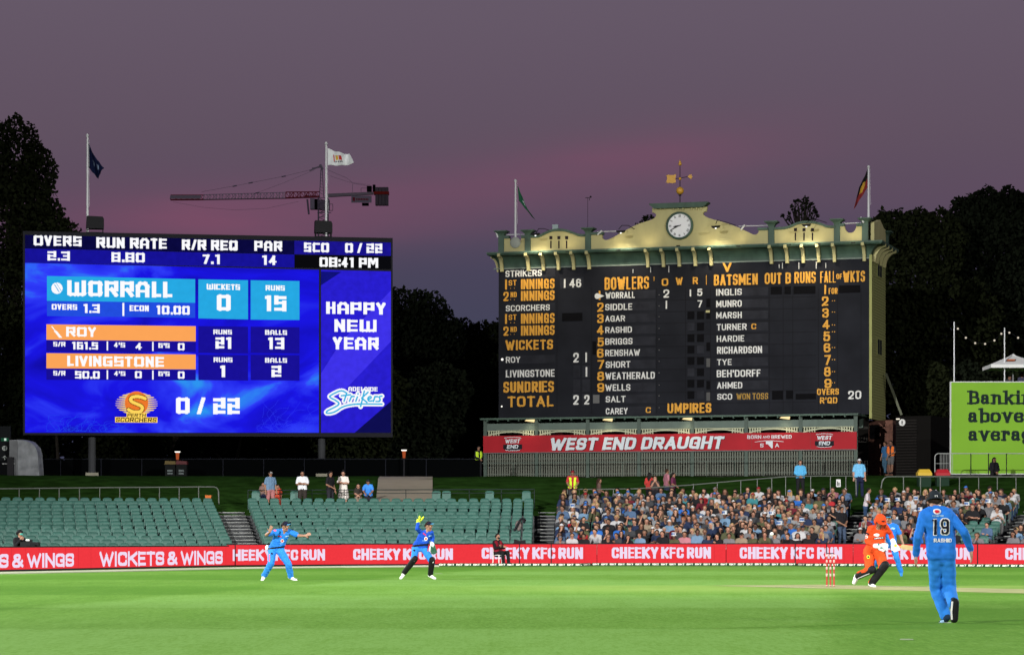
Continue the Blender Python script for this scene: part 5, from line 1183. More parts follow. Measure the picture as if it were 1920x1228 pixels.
for j in range(nn_):
    y = .25 * j; wv = .05 * math.sin(j * 2.1)
    for i, (x, z) in enumerate(P): vs.append((x + wv * math.sin(i * 1.3), y, z * (1 - .03 * math.sin(j))))
k = len(P); mb.add(vs, [(j*k+i, (j+1)*k+i, (j+1)*k+i+1, j*k+i+1) for j in range(nn_-1) for i in range(k-1)] + [tuple(range(k))[::-1]]); mb.obj('fabric', mat('fabric_grey', (.16, .17, .18), .8, .35, 2.2, bump=.8, bscale=4), t)
MB().box((-27*S, -.06, 0), (-12*S, -.02, 75*S)).obj('door_flap', mat('flap_grey', (.10, .105, .11), .85, .2, 2), t); MB().box((-40*S, -.2, 31*S), (-16*S, -.14, 32.5*S)).obj('rail', m_galv, t); MB().box((-29*S, -.4, 0), (-18*S, -.1, 44*S)).obj('crate', m_black, t)
# low dark fence behind the lawn
fb = Plane(-40, 153, 900, 153); t = fb.root('perimeter_fence', 4.2, 'long low dark fence behind the lawn under the screen', 'fence')
hF = .95 * 1.25
MB().box((0, 0, hF), (fb.L, .05, hF + .045)).obj('top_rail', mat('fence_grey', (.009, .010, .014), .9), t)
sm = MB().box((0, .0, -.2), (.05, .05, hF)).mesh('fence_post', mat('fence_grey', (.009, .010, .014), .9))
for i in range(int(fb.L / 2.2)): link('fence_post', sm, t, (i * 2.2, 0, 0))
MB().box((0, .06, -.2), (fb.L, .07, hF - .02)).obj('mesh_screen', mat('fence_screen', (.0015, .0018, .002), .95, spec=0), t)
# ================================================================== RAILINGS
def rail_obj(name, pts, posts, r, material, label, drop=.95, d=None, grp=None, mid=None):
    P = [ppt(x, y, dd) for x, y, dd in pts]; o0 = P[0].copy(); t = empty(name, o0, 0, label, 'railing', grp)
    MB().tube([p - o0 for p in P], r, 6).obj('rail', material, t)
    if mid: MB().tube([p - o0 - Vector((0, 0, mid)) for p in P], r * .7, 5).obj('rail', material, t)
    for (x, y, dd) in posts:
        p = ppt(x, y, dd) - o0; MB().cyl(p, p - Vector((0, 0, drop)), r * .8, n=6).obj('post', material, t)
    return t
m_rail = mat('rail_pale', (.085, .095, .082), .4, .1, 2); m_raild = mat('rail_dark', (.02, .028, .028), .5)
def seat_d(px, R=72.4): # distance of an arc of radius R at a pixel column
    k = (px - CX) / FPX; a = 1 + k * k; b = -2 * OC.y; c = OC.y ** 2 - R ** 2
    return (-b + math.sqrt(b * b - 4 * a * c)) / (2 * a)
dl = lambda x: seat_d(x, 72.3)
rail_obj('railing', [(-60, 917, dl(-60)), (0, 916, dl(0)), (200, 913.8, dl(200)), (400, 912.4, dl(400))] + [(x, y, dl(x)) for x, y in [(404, 913.2), (407.5, 915.5), (409.6, 920), (410, 926), (410.4, 945)]], [(x, 916 - x * .009, dl(x)) for x in (-2, 36, 74, 111, 149, 187, 224.5, 262, 299, 336, 372.5)], .030, m_rail, 'long pale tubular railing behind the empty left seating block')
rail_obj('railing', [(465, 919, dl(465)), (700, 918, dl(700)), (1002, 917, dl(1002))], [(x, 918.5, dl(x)) for x in (465, 525, 585, 645, 700, 761, 820, 880, 940, 1002)], .022, m_raild, 'dark railing behind the empty middle seating block', mid=.16)
dr = lambda x: seat_d(x, 72.6)
rail_obj('railing', [(1064, 917, dr(1064)), (1120, 917, dr(1120)), (1196, 916, dr(1196))], [(x, 917, dr(x)) for x in (1064, 1086, 1150)], .025, m_rail, 'short pale handrail below the guard in the yellow vest')
rail_obj('railing', [(1188, 916, dr(1188)), (1260, 911.5, dr(1260)), (1300, 908.5, dr(1300)), (1400, 899.5, dr(1400)), (1475, 893.3, dr(1475)), (1540, 892.2, dr(1540)), (1595, 892.2, dr(1595)), (1601, 893.5, dr(1601)), (1604.5, 897.5, dr(1604)), (1605, 905, dr(1605)), (1605.5, 928, dr(1605))],
    [(x, 915 - (x - 1188) * .074 if x < 1475 else 892.5, dr(x)) for x in (1260, 1300, 1345, 1389, 1420, 1447, 1473, 1520, 1557, 1586)], .026, m_rail, 'long pale railing climbing behind the main crowd block')
rail_obj('railing', [(1652, 915, dr(1652)), (1654, 903, dr(1654)), (1658, 896, dr(1658)), (1664, 893.3, dr(1664)), (1760, 893.3, dr(1760)), (1930, 893.8, dr(1930)), (2000, 894, dr(2000))], [(x, 893.5, dr(x)) for x in (1694, 1726, 1763, 1799, 1835, 1870, 1905)], .028, m_rail, 'pale railing behind the right hand crowd block')
p = ppt(1572, 905.5, dr(1572) - .1); tag(MB().box((-.10, -.02, -.17), (.10, 0, .17)).obj('notice', mat('notice_white', (.5, .5, .48), .7), None, loc=p), label='small white notice fixed to the railing behind the crowd', cat='notice'); MB().box((-.06, -.024, -.12), (-.02, -.021, .08)).box((.0, -.024, -.12), (.05, -.021, .03)).obj('print', m_ink, bpy.data.objects['notice'])
p = ppt(390.5, 931, dl(390) - .15); t = empty('traffic_marker', (p.x, p.y, p.z - .35), 0, 'small orange marker cone on the back row by the left aisle', 'marker'); MB().prism([(-.15, .42), (.15, .42), (.13, .30), (.05, .22), (-.05, .22), (-.13, .30)], -.03, .03).obj('head', mat('marker_orange', (.42, .10, .012), .7), t); MB().cyl((0, 0, 0), (0, 0, .25), .03, n=6).obj('stem', m_black, t)
# ================================================================== SEATS
m_seat = mat('seat_teal', (0.037, 0.108, 0.087), 0.5, 0.14, 1.9, spec=.35)
m_seat.node_tree.nodes['Principled BSDF']
_t = m_seat.node_tree; _oi = N(_t, 'ShaderNodeObjectInfo'); _mr = N(_t, 'ShaderNodeMapRange'); _mr.inputs[3].default_value = .86; _mr.inputs[4].default_value = 1.14; _t.links.new(_oi.outputs['Random'], _mr.inputs[0])
_mm = N(_t, 'ShaderNodeMix', data_type='RGBA', blend_type='MULTIPLY'); _mm.inputs[0].default_value = 1; _src = _t.nodes['Principled BSDF'].inputs['Base Color'].links[0].from_socket
_t.links.new(_src, _mm.inputs[6]); _t.links.new(_mr.outputs[0], _mm.inputs[7]); _t.links.new(_mm.outputs[2], _t.nodes['Principled BSDF'].inputs['Base Color'])
m_seatd = mat('seat_frame_dark', (.02, .035, .032), .6)
def seat_meshes():
    mb = MB(); nx, nz_ = 6, 5     # moulded back: curved panel with rounded shoulders, facing -y
    def bp(i, j, back=0):
        s = i / nx * 2 - 1; t_ = j / nz_; hw = .204 * (1 - .05 * t_ ** 3); x = s * hw; z = .30 + .50 * t_ - .05 * (abs(s) ** 4) * (1 if t_ == 1 else 0)
        y = .10 + .13 * t_ - .035 * (1 - s * s) * -1 + (.02 if back else 0) + (-.03 if t_ > .85 else 0)*0
        return (x, y, z)
    vs = [bp(i, j) for j in range(nz_ + 1) for i in range(nx + 1)] + [bp(i, j, 1) for j in range(nz_ + 1) for i in range(nx + 1)]
    n = (nx + 1) * (nz_ + 1); fs = []
    for j in range(nz_):
        for i in range(nx):
            a = j * (nx + 1) + i; q = (a, a + 1, a + nx + 2, a + nx + 1); fs.append(q); fs.append(tuple(n + k for k in q[::-1]))
    for i in range(nx): a = nz_ * (nx + 1) + i; fs.append((a, a + 1, n + a + 1, n + a))
    for j in range(nz_):
        a = j * (nx + 1); fs.append((a + nx + 1, a, n + a, n + a + nx + 1)[::-1]); b = a + nx; fs.append((b, b + nx + 1, n + b + nx + 1, n + b)[::-1])
    mb.add(vs, fs); back = mb.mesh('stadium_seat', m_seat, True)
    mb = MB(); mb.add([(-.19, .03, .34), (.19, .03, .34), (.175, .10, .66), (-.175, .10, .66), (-.19, .09, .33), (.19, .09, .33), (.175, .135, .66), (-.175, .135, .66)], [(0,1,2,3), (7,6,5,4), (0,4,5,1), (1,5,6,2), (2,6,7,3), (3,7,4,0)]); pan_ = mb.mesh('seat_pan', m_seat)
    mb = MB(); mb.box((-.232, .02, .0), (-.212, .22, .42)); mb.box((.212, .02, 0), (.232, .22, .42)); br_ = mb.mesh('bracket', m_seatd)
    return back, pan_, br_, mb
sm_b, sm_p, sm_f, _ = seat_meshes()
ORD = ['front', 'second', 'third', 'fourth', 'fifth', 'sixth', 'seventh', 'eighth', 'ninth', 'tenth', 'eleventh', 'twelfth', 'thirteenth', 'top']
SP_ = .478; spots = {}
for (nm, a0, a1) in BLK:
    for r in range(NR):
        R = R0 + DR * r + .30; Lr = R * R_(a1 - a0); n = max(2, int(round(Lr / SP_)) - (r % 2))
        for k in range(n):
            e = .235 / R; w_ = R_(a1 - a0) - 2 * e; th = R_(a0) + e + w_ * k / (n - 1)
            if nm == 'left': th = R_(a1) - e - w_ * k / (n - 1)
            x, y = arc(R, th); spots[(nm, r, k)] = (x, y, F0 + RISE * r, -th, n)
def seat_visible(s):
    x, y = s[0], s[1]; px = CX + x / y * FPX; return -25 < px < 1945
def px_of(s): return CX + s[0] / s[1] * FPX
allseats = []; indiv = []
import random as _r; rs = _r.Random(5)
occupied = {}
for key, s in spots.items():
    nm, r, k = key
    if not seat_visible(s): continue
    if nm in ('left', 'middle'): allseats.append((r, key)); continue
    px = px_of(s); occ = .94
    if nm == 'crowd':
        if r in (5, 6) : occ = .72
        if r == 4: occ = .88
        if px > 1490 and r in (4, 5): occ = .35
        if r >= 12: occ = .86
    if nm == 'right':
        occ = .86
        if px < 1700 and r in (1, 2, 5): occ = .4
        if px > 1780 and r < 8: occ = .16
        if px > 1700 and r in (3, 4, 5): occ = .2
        if 1640 < px < 1700 and r < 5: occ = .25
        if r >= 8: occ = .95
    if nm == 'far_right': occ = .8
    if rs.random() < occ: occupied[key] = s
    else: allseats.append((r, key))
allseats.sort(key=lambda t: (t[0] if t[1][0] in ('left', 'middle') else t[0] + .5))
ind = [k for _, k in allseats[:300]]; rest = [k for _, k in allseats[300:]]
names = {'left': 'left block', 'middle': 'middle block', 'crowd': 'main block', 'right': 'right block', 'far_right': 'far block'}
for key in ind:
    x, y, z, rz, n = spots[key]; nm, r, k = key
    jit = rs.uniform(-.012, .012)
    o = link('stadium_seat', sm_b, None, (x + jit, y, z), rz + rs.uniform(-.02, .02)); link('seat_pan', sm_p, o)
    tag(o, label='empty teal seat, %s row of the %s, %s from the %s' % (ORD[r], names[nm], ordw(k + 1), 'aisle' if nm == 'left' else 'left aisle'), cat='seat', group='empty teal seats in the %s row of the %s' % (ORD[r], names[nm]))
def joined(name, parts, mats_):
    V = []; Fc = []; Mi = []; base = 0
    for me, M_, mi in parts:
        co = np.empty(len(me.vertices) * 3); me.vertices.foreach_get('co', co); co = co.reshape(-1, 3)
        A = np.array(M_); co = co @ A[:3, :3].T + A[:3, 3]; V.append(co)
        Fc += [tuple(base + v for v in p.vertices) for p in me.polygons]; Mi += [mi] * len(me.polygons); base += len(co)
    me = bpy.data.meshes.new(name); me.from_pydata(np.concatenate(V).tolist(), [], Fc)
    for m in mats_: me.materials.append(m)
    me.polygons.foreach_set('material_index', Mi); me.polygons.foreach_set('use_smooth', [True] * len(Mi)); me.update(); return me
parts = []
for key in rest:
    x, y, z, rz, n = spots[key]; M_ = Matrix.Translation((x, y, z)) @ Matrix.Rotation(rz, 4, 'Z'); parts += [(sm_b, M_, 0), (sm_p, M_, 0)]
o = link('stadium_seat_rows', joined('stadium_seat_rows', parts, [m_seat])); tag(o, label='remaining rows of empty teal folding seats further up the stand', cat='seats', kind='stuff')
# lone taller seats on the concourse behind the middle block
for px, lab in [(479.5, 'loose pale seat at the left end of the dark railing'), (552, 'loose pale seat just left of the man in the white t-shirt'), (818, 'loose teal seat right of the tan path, left of a pair'), (837, 'loose teal seat right of the tan path, right of a pair'), (918, 'loose teal seat alone behind the right part of the middle block'), (987, 'loose teal seat by the top of the middle aisle')]:
    d = seat_d(px, 72.0); x = (px - CX) / FPX * d; z = CAMZ + (HY - 919.5) / FPX * d - .80
    o = link('stadium_seat', sm_b, None, (x, d, z), 0); link('seat_pan', sm_p, o); MB().cyl((0, .2, -.1), (0, .2, .4), .04, n=6).obj('pedestal', m_seatd, o); tag(o, label=lab, cat='seat')
# pram / coat on the seats
p = ppt(972, 985, 121.2); t = empty('draped_jacket', p, 0, 'dark and grey jacket slung between two empty seats left of the middle aisle', 'jacket')
mb = MB(); mb.sph((.0, -.12, .0), .19, 10, 7, sc=(.75, .5, 1.2)); mb.obj('cloth', mat('jacket_grey', (.14, .12, .11), .9, .4, 6), t); MB().tube([(-.18, -.2, -.22), (-.02, -.25, .05), (.12, -.2, .30), (.28, -.15, .26), (.24, -.1, .12)], .055, 6).obj('sleeve', m_black, t)
# ================================================================== CRANE FAR BEHIND
DCr = 700.0; S = DCr / FPX
cr = empty('tower_crane', (ppt(604, 1000, DCr).x, DCr, 4), 0, 'distant red and white tower crane rising behind the video screen', 'crane')
def cp(x, y, dy=0.0): v = ppt(x, y, DCr); return (v.x - cr.location.x, dy, v.z - 4)
m_cw = mat('crane_white', (.85, .80, .78), .7); m_cr = mat('crane_red', (.75, .09, .11), .7); m_cg = mat('crane_grey', (.60, .56, .58), .7); m_cbr = mat('crane_bright_red', (.8, .06, .03), .6)
def truss(mb, x0, yt0, yb0, x1, yt1, yb1, n, r, dy=.6):
    P = []
    for i in range(n + 1):
        s = i / n; x = x0 + (x1 - x0) * s; P.append((cp(x, yt0 + (yt1 - yt0) * s), cp(x, yb0 + (yb1 - yb0) * s, -dy), cp(x, yb0 + (yb1 - yb0) * s, dy)))
    for i in range(n):
        for k in range(3): mb.cyl(P[i][k], P[i+1][k], r, n=4, cap=False)
        mb.cyl(P[i][0], P[i+1][1], r * .6, n=4, cap=False); mb.cyl(P[i][1], P[i+1][0] if i % 2 else P[i][0], r * .6, n=4, cap=False)
        mb.cyl(P[i][1], P[i][2], r * .6, n=4, cap=False); mb.cyl(P[i][0], P[i][2], r * .6, n=4, cap=False)
mb = MB(); truss(mb, 320, 366, 375, 382, 366, 374.5, 6, .14); mb.obj('jib_tip', m_cr, cr)
mb = MB(); mb.add([cp(320, 367, -.62), cp(378, 367, -.62), cp(376, 373.5, -.62), cp(318.5, 373.5, -.62)], [(0,1,2,3)]); mb.add([cp(320, 367, -.5), cp(378, 367, -.5), cp(376, 373.5, -.5), cp(318.5, 373.5, -.5)], [(3,2,1,0)]); mb.obj('jib_banner', mat('jib_banner', (.88, .84, .80), .7), cr)
mb = MB(); truss(mb, 382, 365.5, 374.5, 536, 361, 372, 26, .11); mb.obj('jib', m_cw, cr)
mb = MB(); mb.cyl(cp(382, 375, 0), cp(536, 372.3, 0), .13, n=4); mb.obj('jib_chord', m_cr, cr)
mb = MB(); truss(mb, 536, 360.5, 371.5, 599, 360, 369.5, 9, .17); mb.obj('jib_root', m_cr, cr)
mb = MB(); mb.cyl(cp(599, 370), cp(602, 316), .13, n=4); mb.cyl(cp(607, 370), cp(604, 312), .13, n=4)
for y in range(320, 368, 6): mb.cyl(cp(600, y), cp(606, y + 3), .07, n=4)
mb.obj('tower_head', m_cg, cr)
mb = MB(); mb.cyl(cp(580, 320.5), cp(600, 312), .22, n=4); mb.cyl(cp(585, 316), cp(604, 313), .2, n=4); mb.cyl(cp(600, 309), cp(605, 318), .35, n=6); mb.obj('head_sheave', m_cw, cr)
mb = MB(); mb.tube([cp(378, 360), cp(440, 349), cp(532, 331), cp(590, 317)], .045, 4); mb.tube([cp(476, 364), cp(530, 344), cp(590, 319)], .035, 4); mb.tube([cp(612, 318), cp(650, 334), cp(662, 344), cp(690, 349)], .05, 4); mb.tube([cp(618, 330), cp(655, 342), cp(694, 347)], .04, 4); mb.tube([cp(325, 379), cp(380, 389), cp(440, 394), cp(500, 391), cp(560, 378)], .035, 4)
for x, y in ((440, 349), (532, 331), (470, 343), (482, 362)): mb.cyl(cp(x - 4, y + .8), cp(x + 4, y - .8), .16, n=5)
mb.obj('tie_rope', m_cg, cr)
mb = MB(); mb.prism([cp(614, 364)[::2], cp(700, 360.5)[::2], cp(700, 365)[::2], cp(614, 370)[::2]], -.6, .6); mb.obj('counter_jib', mat('counter_cream', (.85, .80, .72), .7), cr)
mb = MB()
for i in range(4): a = cp(704 + i * 6.2, 352); b = cp(709.6 + i * 6.2, 385.5); mb.box((a[0], -1, b[2]), (b[0], 1, a[2]))
mb.obj('counterweight', mat('ballast_grey', (.36, .33, .30), .8), cr)
a = cp(701, 360.3); b = cp(729.5, 365.5); MB().box((a[0], -1.1, b[2]), (b[0], 1.05, a[2])).obj('counterweight_band', m_cbr, cr)
a = cp(659, 368); b = cp(697, 381); MB().box((a[0], -.8, b[2]), (b[0], -.7, a[2])).obj('sign_board', mat('crane_sign', (.85, .82, .80), .7), cr)
mb = MB()
for x in range(668, 690, 3): a = cp(x, 373); b = cp(x + 2, 376.5); mb.box((a[0], -.84, b[2]), (b[0], -.81, a[2]))
a = cp(661.5, 371); b = cp(666, 378); mb.box((a[0], -.84, b[2]), (b[0], -.81, a[2])); mb.obj('sign_lettering', m_cr, cr)
a = cp(679, 381.5); b = cp(691.5, 386); MB().box((a[0], -.9, b[2]), (b[0], .5, a[2])).obj('winch', m_black, cr)
a = cp(688, 349.5); b = cp(697, 359.5); MB().box((a[0], -.8, b[2]), (b[0], .8, a[2])).box((cp(699, 348)[0], -.6, cp(704, 360)[2]), (cp(704, 348)[0], .6, cp(704, 347)[2])).obj('hoist_drum', m_black, cr)
mb = MB(); mb.tube([cp(677, 353), cp(677, 361)], .07, 4); mb.tube([cp(677, 353), cp(699, 353)], .06, 4); mb.tube([cp(661, 345), cp(661, 361)], .06, 4); mb.obj('guard_rail', m_cg, cr)
a = cp(582, 373); b = cp(590, 393); MB().box((a[0], -1, b[2]), (b[0], 1, a[2])).obj('cab', mat('cab_white', (.85, .82, .80), .6), cr)
a = cp(590.5, 374); b = cp(598.5, 393); MB().box((a[0], -1, b[2]), (b[0], 1, a[2])).obj('cab_window', m_black, cr)
mb = MB(); mb.tube([cp(576, 374), cp(578, 393), cp(579, 402)], .25, 5); mb.tube([cp(571, 368), cp(600, 369)], .3, 4); mb.obj('platform', m_cg, cr)
mb = MB()
for (x, dy) in ((597, -1), (615, -1), (597, 1), (615, 1)): mb.cyl(cp(x, 372, dy), cp(x, 600, dy), .17, n=4)
for i in range(20):
    y = 372 + i * 9; mb.cyl(cp(597, y, -1), cp(615, y + 9, -1), .1, n=4); mb.cyl(cp(615, y, 1), cp(597, y + 9, 1), .1, n=4); mb.cyl(cp(597, y, -1), cp(615, y, -1), .1, n=4)
mb.obj('mast', m_cg, cr)
a = cp(599, 368); b = cp(618, 394); MB().box((a[0], -.9, b[2]), (b[0], .9, a[2] - 1)).obj('slew_ring', m_cg, cr)
mb = MB(); mb.tube([cp(617, 383), cp(624, 383), cp(624, 395), cp(617, 395)], .09, 4); mb.tube([cp(595, 399), cp(621, 399)], .12, 4); mb.obj('walkway', m_cg, cr)
# ================================================================== TREES
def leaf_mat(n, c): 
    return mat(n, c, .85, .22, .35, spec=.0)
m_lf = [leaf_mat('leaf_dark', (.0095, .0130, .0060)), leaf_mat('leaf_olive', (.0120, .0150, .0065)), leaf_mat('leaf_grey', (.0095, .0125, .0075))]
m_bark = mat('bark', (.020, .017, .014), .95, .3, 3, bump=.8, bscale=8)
def tree(base_px, d, blobs, label, n, seed, lm=0, size=.34, trunk=True, tr=.45, group='dark trees behind the ground', cat='tree'):
    """blobs: ellipsoids (px, py, rx, ry) in pixels at distance d, given their own depth"""
    n = int(n * 1.5); size *= .78; rng = np.random.RandomState(seed); S = d / FPX; g = 4.4; bx = (base_px - CX) * S
    t = empty('tree', (bx, d, g), 0, label, cat, group)
    BB = [((px - CX) * S - bx, (rng.rand() - .5) * rx * S * .6, CAMZ + (HY - py) * S - g, rx * S, rx * S * .8, ry * S) for px, py, rx, ry in blobs]
    vol = np.array([b[3] * b[5] for b in BB]); pr = vol / vol.sum(); which = rng.choice(len(BB), n, p=pr); A = np.array(BB)[which]
    dirs = rng.normal(size=(n, 3)); dirs /= np.linalg.norm(dirs, axis=1)[:, None]
    ph = rng.rand(3, 4) * 6.28
    lump = 1 + .10 * np.sin(dirs[:, 0] * 7 + ph[0, 0] + which) * np.sin(dirs[:, 2] * 8 + ph[0, 1]) + .07 * np.sin(dirs[:, 0] * 17 + ph[1, 0]) * np.sin(dirs[:, 2] * 15 + dirs[:, 1] * 9) + .022 * rng.normal(size=n)
    rad = (1 - .5 * rng.rand(n) ** 1.9) * lump
    C = A[:, :3] + dirs * rad[:, None] * A[:, 3:6]
    u = rng.normal(size=(n, 3)); u /= np.linalg.norm(u, axis=1)[:, None]; w = np.cross(u, rng.normal(size=(n, 3))); w /= np.linalg.norm(w, axis=1)[:, None]
    s = (size * (.6 + .8 * rng.rand(n)))[:, None]
    V = np.stack([C - u * s * .5, C + w * s * .36, C + u * s * .5, C - w * s * .36], 1).reshape(-1, 3)
    F4 = np.arange(4 * n).reshape(-1, 4)
    me = bpy.data.meshes.new('crown'); me.vertices.add(4 * n); me.vertices.foreach_set('co', V.ravel()); me.loops.add(4 * n); me.loops.foreach_set('vertex_index', F4.ravel()); me.polygons.add(n)
    me.polygons.foreach_set('loop_start', np.arange(0, 4 * n, 4)); me.polygons.foreach_set('loop_total', np.full(n, 4)); me.materials.append(m_lf[lm]); me.update(calc_edges=True)
    link('crown', me, t)
    if trunk:
        top = min(BB, key=lambda b: abs(b[0]))[:3]; mb = MB(); p0 = Vector((0, 0, -.4)); p1 = Vector((top[0] * .3, 0, max(1.5, top[2] - BB[0][5] * .6))); 
        mb.cyl(p0, p1, tr, tr * .7, 9); mb.cyl(p0, Vector((0, 0, .5)), tr * 1.5, tr, 9)
        for b in BB: mb.cyl(p1, Vector(b[:3]), tr * .5, tr * .12, 6)
        mb.obj('trunk', m_bark, t)
    return t
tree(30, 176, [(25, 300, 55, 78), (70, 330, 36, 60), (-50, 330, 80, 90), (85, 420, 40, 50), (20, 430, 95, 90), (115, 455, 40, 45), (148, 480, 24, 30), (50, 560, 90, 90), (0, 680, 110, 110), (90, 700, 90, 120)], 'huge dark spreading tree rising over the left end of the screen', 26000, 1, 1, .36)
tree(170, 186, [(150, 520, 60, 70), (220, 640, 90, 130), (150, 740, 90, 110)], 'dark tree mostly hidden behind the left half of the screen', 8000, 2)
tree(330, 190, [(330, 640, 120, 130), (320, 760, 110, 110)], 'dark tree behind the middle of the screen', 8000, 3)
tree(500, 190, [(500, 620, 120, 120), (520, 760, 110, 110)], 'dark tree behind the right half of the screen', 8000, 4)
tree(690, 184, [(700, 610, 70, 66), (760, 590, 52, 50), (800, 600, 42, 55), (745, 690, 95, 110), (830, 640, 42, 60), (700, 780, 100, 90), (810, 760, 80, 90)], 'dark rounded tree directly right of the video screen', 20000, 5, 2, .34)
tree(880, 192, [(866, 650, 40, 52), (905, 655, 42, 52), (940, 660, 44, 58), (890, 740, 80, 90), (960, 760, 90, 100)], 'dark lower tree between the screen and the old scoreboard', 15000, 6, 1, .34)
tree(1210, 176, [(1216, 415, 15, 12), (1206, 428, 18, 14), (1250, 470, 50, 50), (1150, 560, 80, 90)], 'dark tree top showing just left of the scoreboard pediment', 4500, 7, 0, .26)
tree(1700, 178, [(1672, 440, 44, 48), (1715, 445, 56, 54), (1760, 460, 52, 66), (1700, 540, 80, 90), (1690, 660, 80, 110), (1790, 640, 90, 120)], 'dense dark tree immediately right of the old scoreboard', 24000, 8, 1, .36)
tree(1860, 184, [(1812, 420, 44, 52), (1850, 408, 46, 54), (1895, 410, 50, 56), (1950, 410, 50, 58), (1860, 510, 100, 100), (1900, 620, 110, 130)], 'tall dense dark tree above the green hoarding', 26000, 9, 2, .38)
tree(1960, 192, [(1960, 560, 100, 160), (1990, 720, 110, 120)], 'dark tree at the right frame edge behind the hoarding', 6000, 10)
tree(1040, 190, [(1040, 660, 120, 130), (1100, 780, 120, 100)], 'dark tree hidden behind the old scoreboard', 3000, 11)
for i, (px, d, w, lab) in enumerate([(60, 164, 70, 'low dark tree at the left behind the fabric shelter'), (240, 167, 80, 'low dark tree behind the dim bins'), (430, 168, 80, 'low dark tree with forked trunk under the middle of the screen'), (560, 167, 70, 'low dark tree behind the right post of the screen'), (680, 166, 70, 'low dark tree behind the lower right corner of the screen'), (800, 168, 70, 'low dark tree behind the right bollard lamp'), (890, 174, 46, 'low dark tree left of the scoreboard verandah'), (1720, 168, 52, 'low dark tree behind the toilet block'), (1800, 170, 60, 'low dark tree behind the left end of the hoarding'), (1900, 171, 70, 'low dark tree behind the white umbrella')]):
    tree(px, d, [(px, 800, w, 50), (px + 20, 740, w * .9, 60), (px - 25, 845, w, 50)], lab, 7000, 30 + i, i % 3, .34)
# the belt of woodland that closes the view far behind
def belt():
    rng = np.random.RandomState(77); n = 42000; x = (rng.rand(n) - .5) * 130; hmax = 14 + 2.5 * np.sin(x * .35) + 1.5 * np.sin(x * .9 + 1); z = 3.6 + hmax * rng.rand(n) ** .9 * (x > -200)
    cap_ = np.where((x > 25), 1.6, 1.0); z = 3.6 + (z - 3.6) * 1.0
    y = 206 + 8 * rng.rand(n); C = np.stack([x, y, z], 1); u = rng.normal(size=(n, 3)); u /= np.linalg.norm(u, axis=1)[:, None]; w = np.cross(u, rng.normal(size=(n, 3))); w /= np.linalg.norm(w, axis=1)[:, None]; s = .9
    V = np.stack([C - u * s * .5, C + w * s * .35, C + u * s * .5, C - w * s * .35], 1).reshape(-1, 3)
    me = bpy.data.meshes.new('woodland'); me.from_pydata(V.tolist(), [], np.arange(4 * n).reshape(-1, 4).tolist()); me.materials.append(m_lf[0]); return me
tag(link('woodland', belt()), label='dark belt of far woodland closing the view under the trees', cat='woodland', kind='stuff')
# bare-stemmed tufted tree over the right parapet
d = 175.0; S = d / FPX; t = empty('tufted_tree', ((1503 - CX) * S, d, 4.5), 0, 'bare stemmed tree with dark tufts above the right scoreboard parapet', 'tree', 'dark trees behind the ground')
z0 = CAMZ + (HY - 425) * S - 4.5; rng = np.random.RandomState(5); mb = MB(); lf = MB(); mb.cyl((0, 0, -.3), (0, 0, z0), .3, .16, 8)
def tuft(c, r):
    for _ in range(26):
        v = rng.normal(size=3); v /= np.linalg.norm(v); q = Vector(c) + Vector(v) * r * rng.rand() ** .4; a = Vector(rng.normal(size=3)).normalized() * .09; b = a.cross(Vector(rng.normal(size=3))).normalized() * .06
        lf.add([q - a, q + b, q + a, q - b], [(0, 1, 2, 3)])
for px, py, r in [(1485, 387, .13), (1490, 378, .1), (1496, 376, .1), (1504, 378, .18), (1511, 373, .2), (1513, 379, .15), (1521, 383, .16), (1526, 393, .2), (1530, 398, .12), (1498, 388, .3), (1508, 388, .3), (1489, 394, .2), (1515, 392, .25), (1478, 410, .2), (1467, 405, .12), (1523, 408, .35), (1480, 400, .1), (1503, 396, .32), (1533, 405, .1), (1495, 404, .3), (1512, 406, .3)]:
    tip = ((px - 1503) * S, 0, CAMZ + (HY - py) * S - 4.5); mid = (tip[0] * .75, 0, z0 + (tip[2] - z0) * .35); mb.cyl((0, 0, z0 - .8), mid, .07, .05, 5); mb.cyl(mid, tip, .045, .025, 5); tuft(tip, r)
mb.obj('trunk', m_bark, t); lf.obj('crown', m_lf[0], t)
# pale forked tree trunks dimly lit under the screen
for (px, pts), tl in zip([(435, [(437, 898), (430, 878), (418, 862), (404, 850)]), (440, [(440, 898), (442, 870), (448, 842), (452, 820)]), (110, [(108, 900), (109, 860), (106, 815)])], ['pale bare trunk leaning left under the middle of the screen', 'pale bare trunk leaning right under the middle of the screen', 'pale bare upright trunk right of the fabric shelter']):
    P = [ppt(x, y, 160) for x, y in pts]; mb = MB()
    for i in range(len(P) - 1): mb.cyl(P[i] - P[0], P[i+1] - P[0], .14 - .03 * i, .11 - .03 * i, 8)
    tag(mb.obj('bare_trunk', mat('bark_pale', (.035, .03, .024), .9, .3, 4), None, loc=P[0]), label=tl, cat='tree trunk', group='pale bare trunks dimly lit under the screen')
# floodlight towers round the ground (the lamps that light the field)
for (b, h, L), row in zip(FLOOD, flood_lamps):
    t = empty('floodlight_tower', (b[0], b[1], 0), math.atan2(-b[0], (55 - b[1])), 'tall steel floodlight tower standing outside the field', 'floodlight tower', 'floodlight towers round the ground')
    MB().cyl((0, 0, 0), (0, 0, h - 3), .9, .45, 14).obj('mast', m_post, t); MB().box((-5, -.3, h - 4), (5, 0, h + 4)).obj('head_frame', m_post, t)
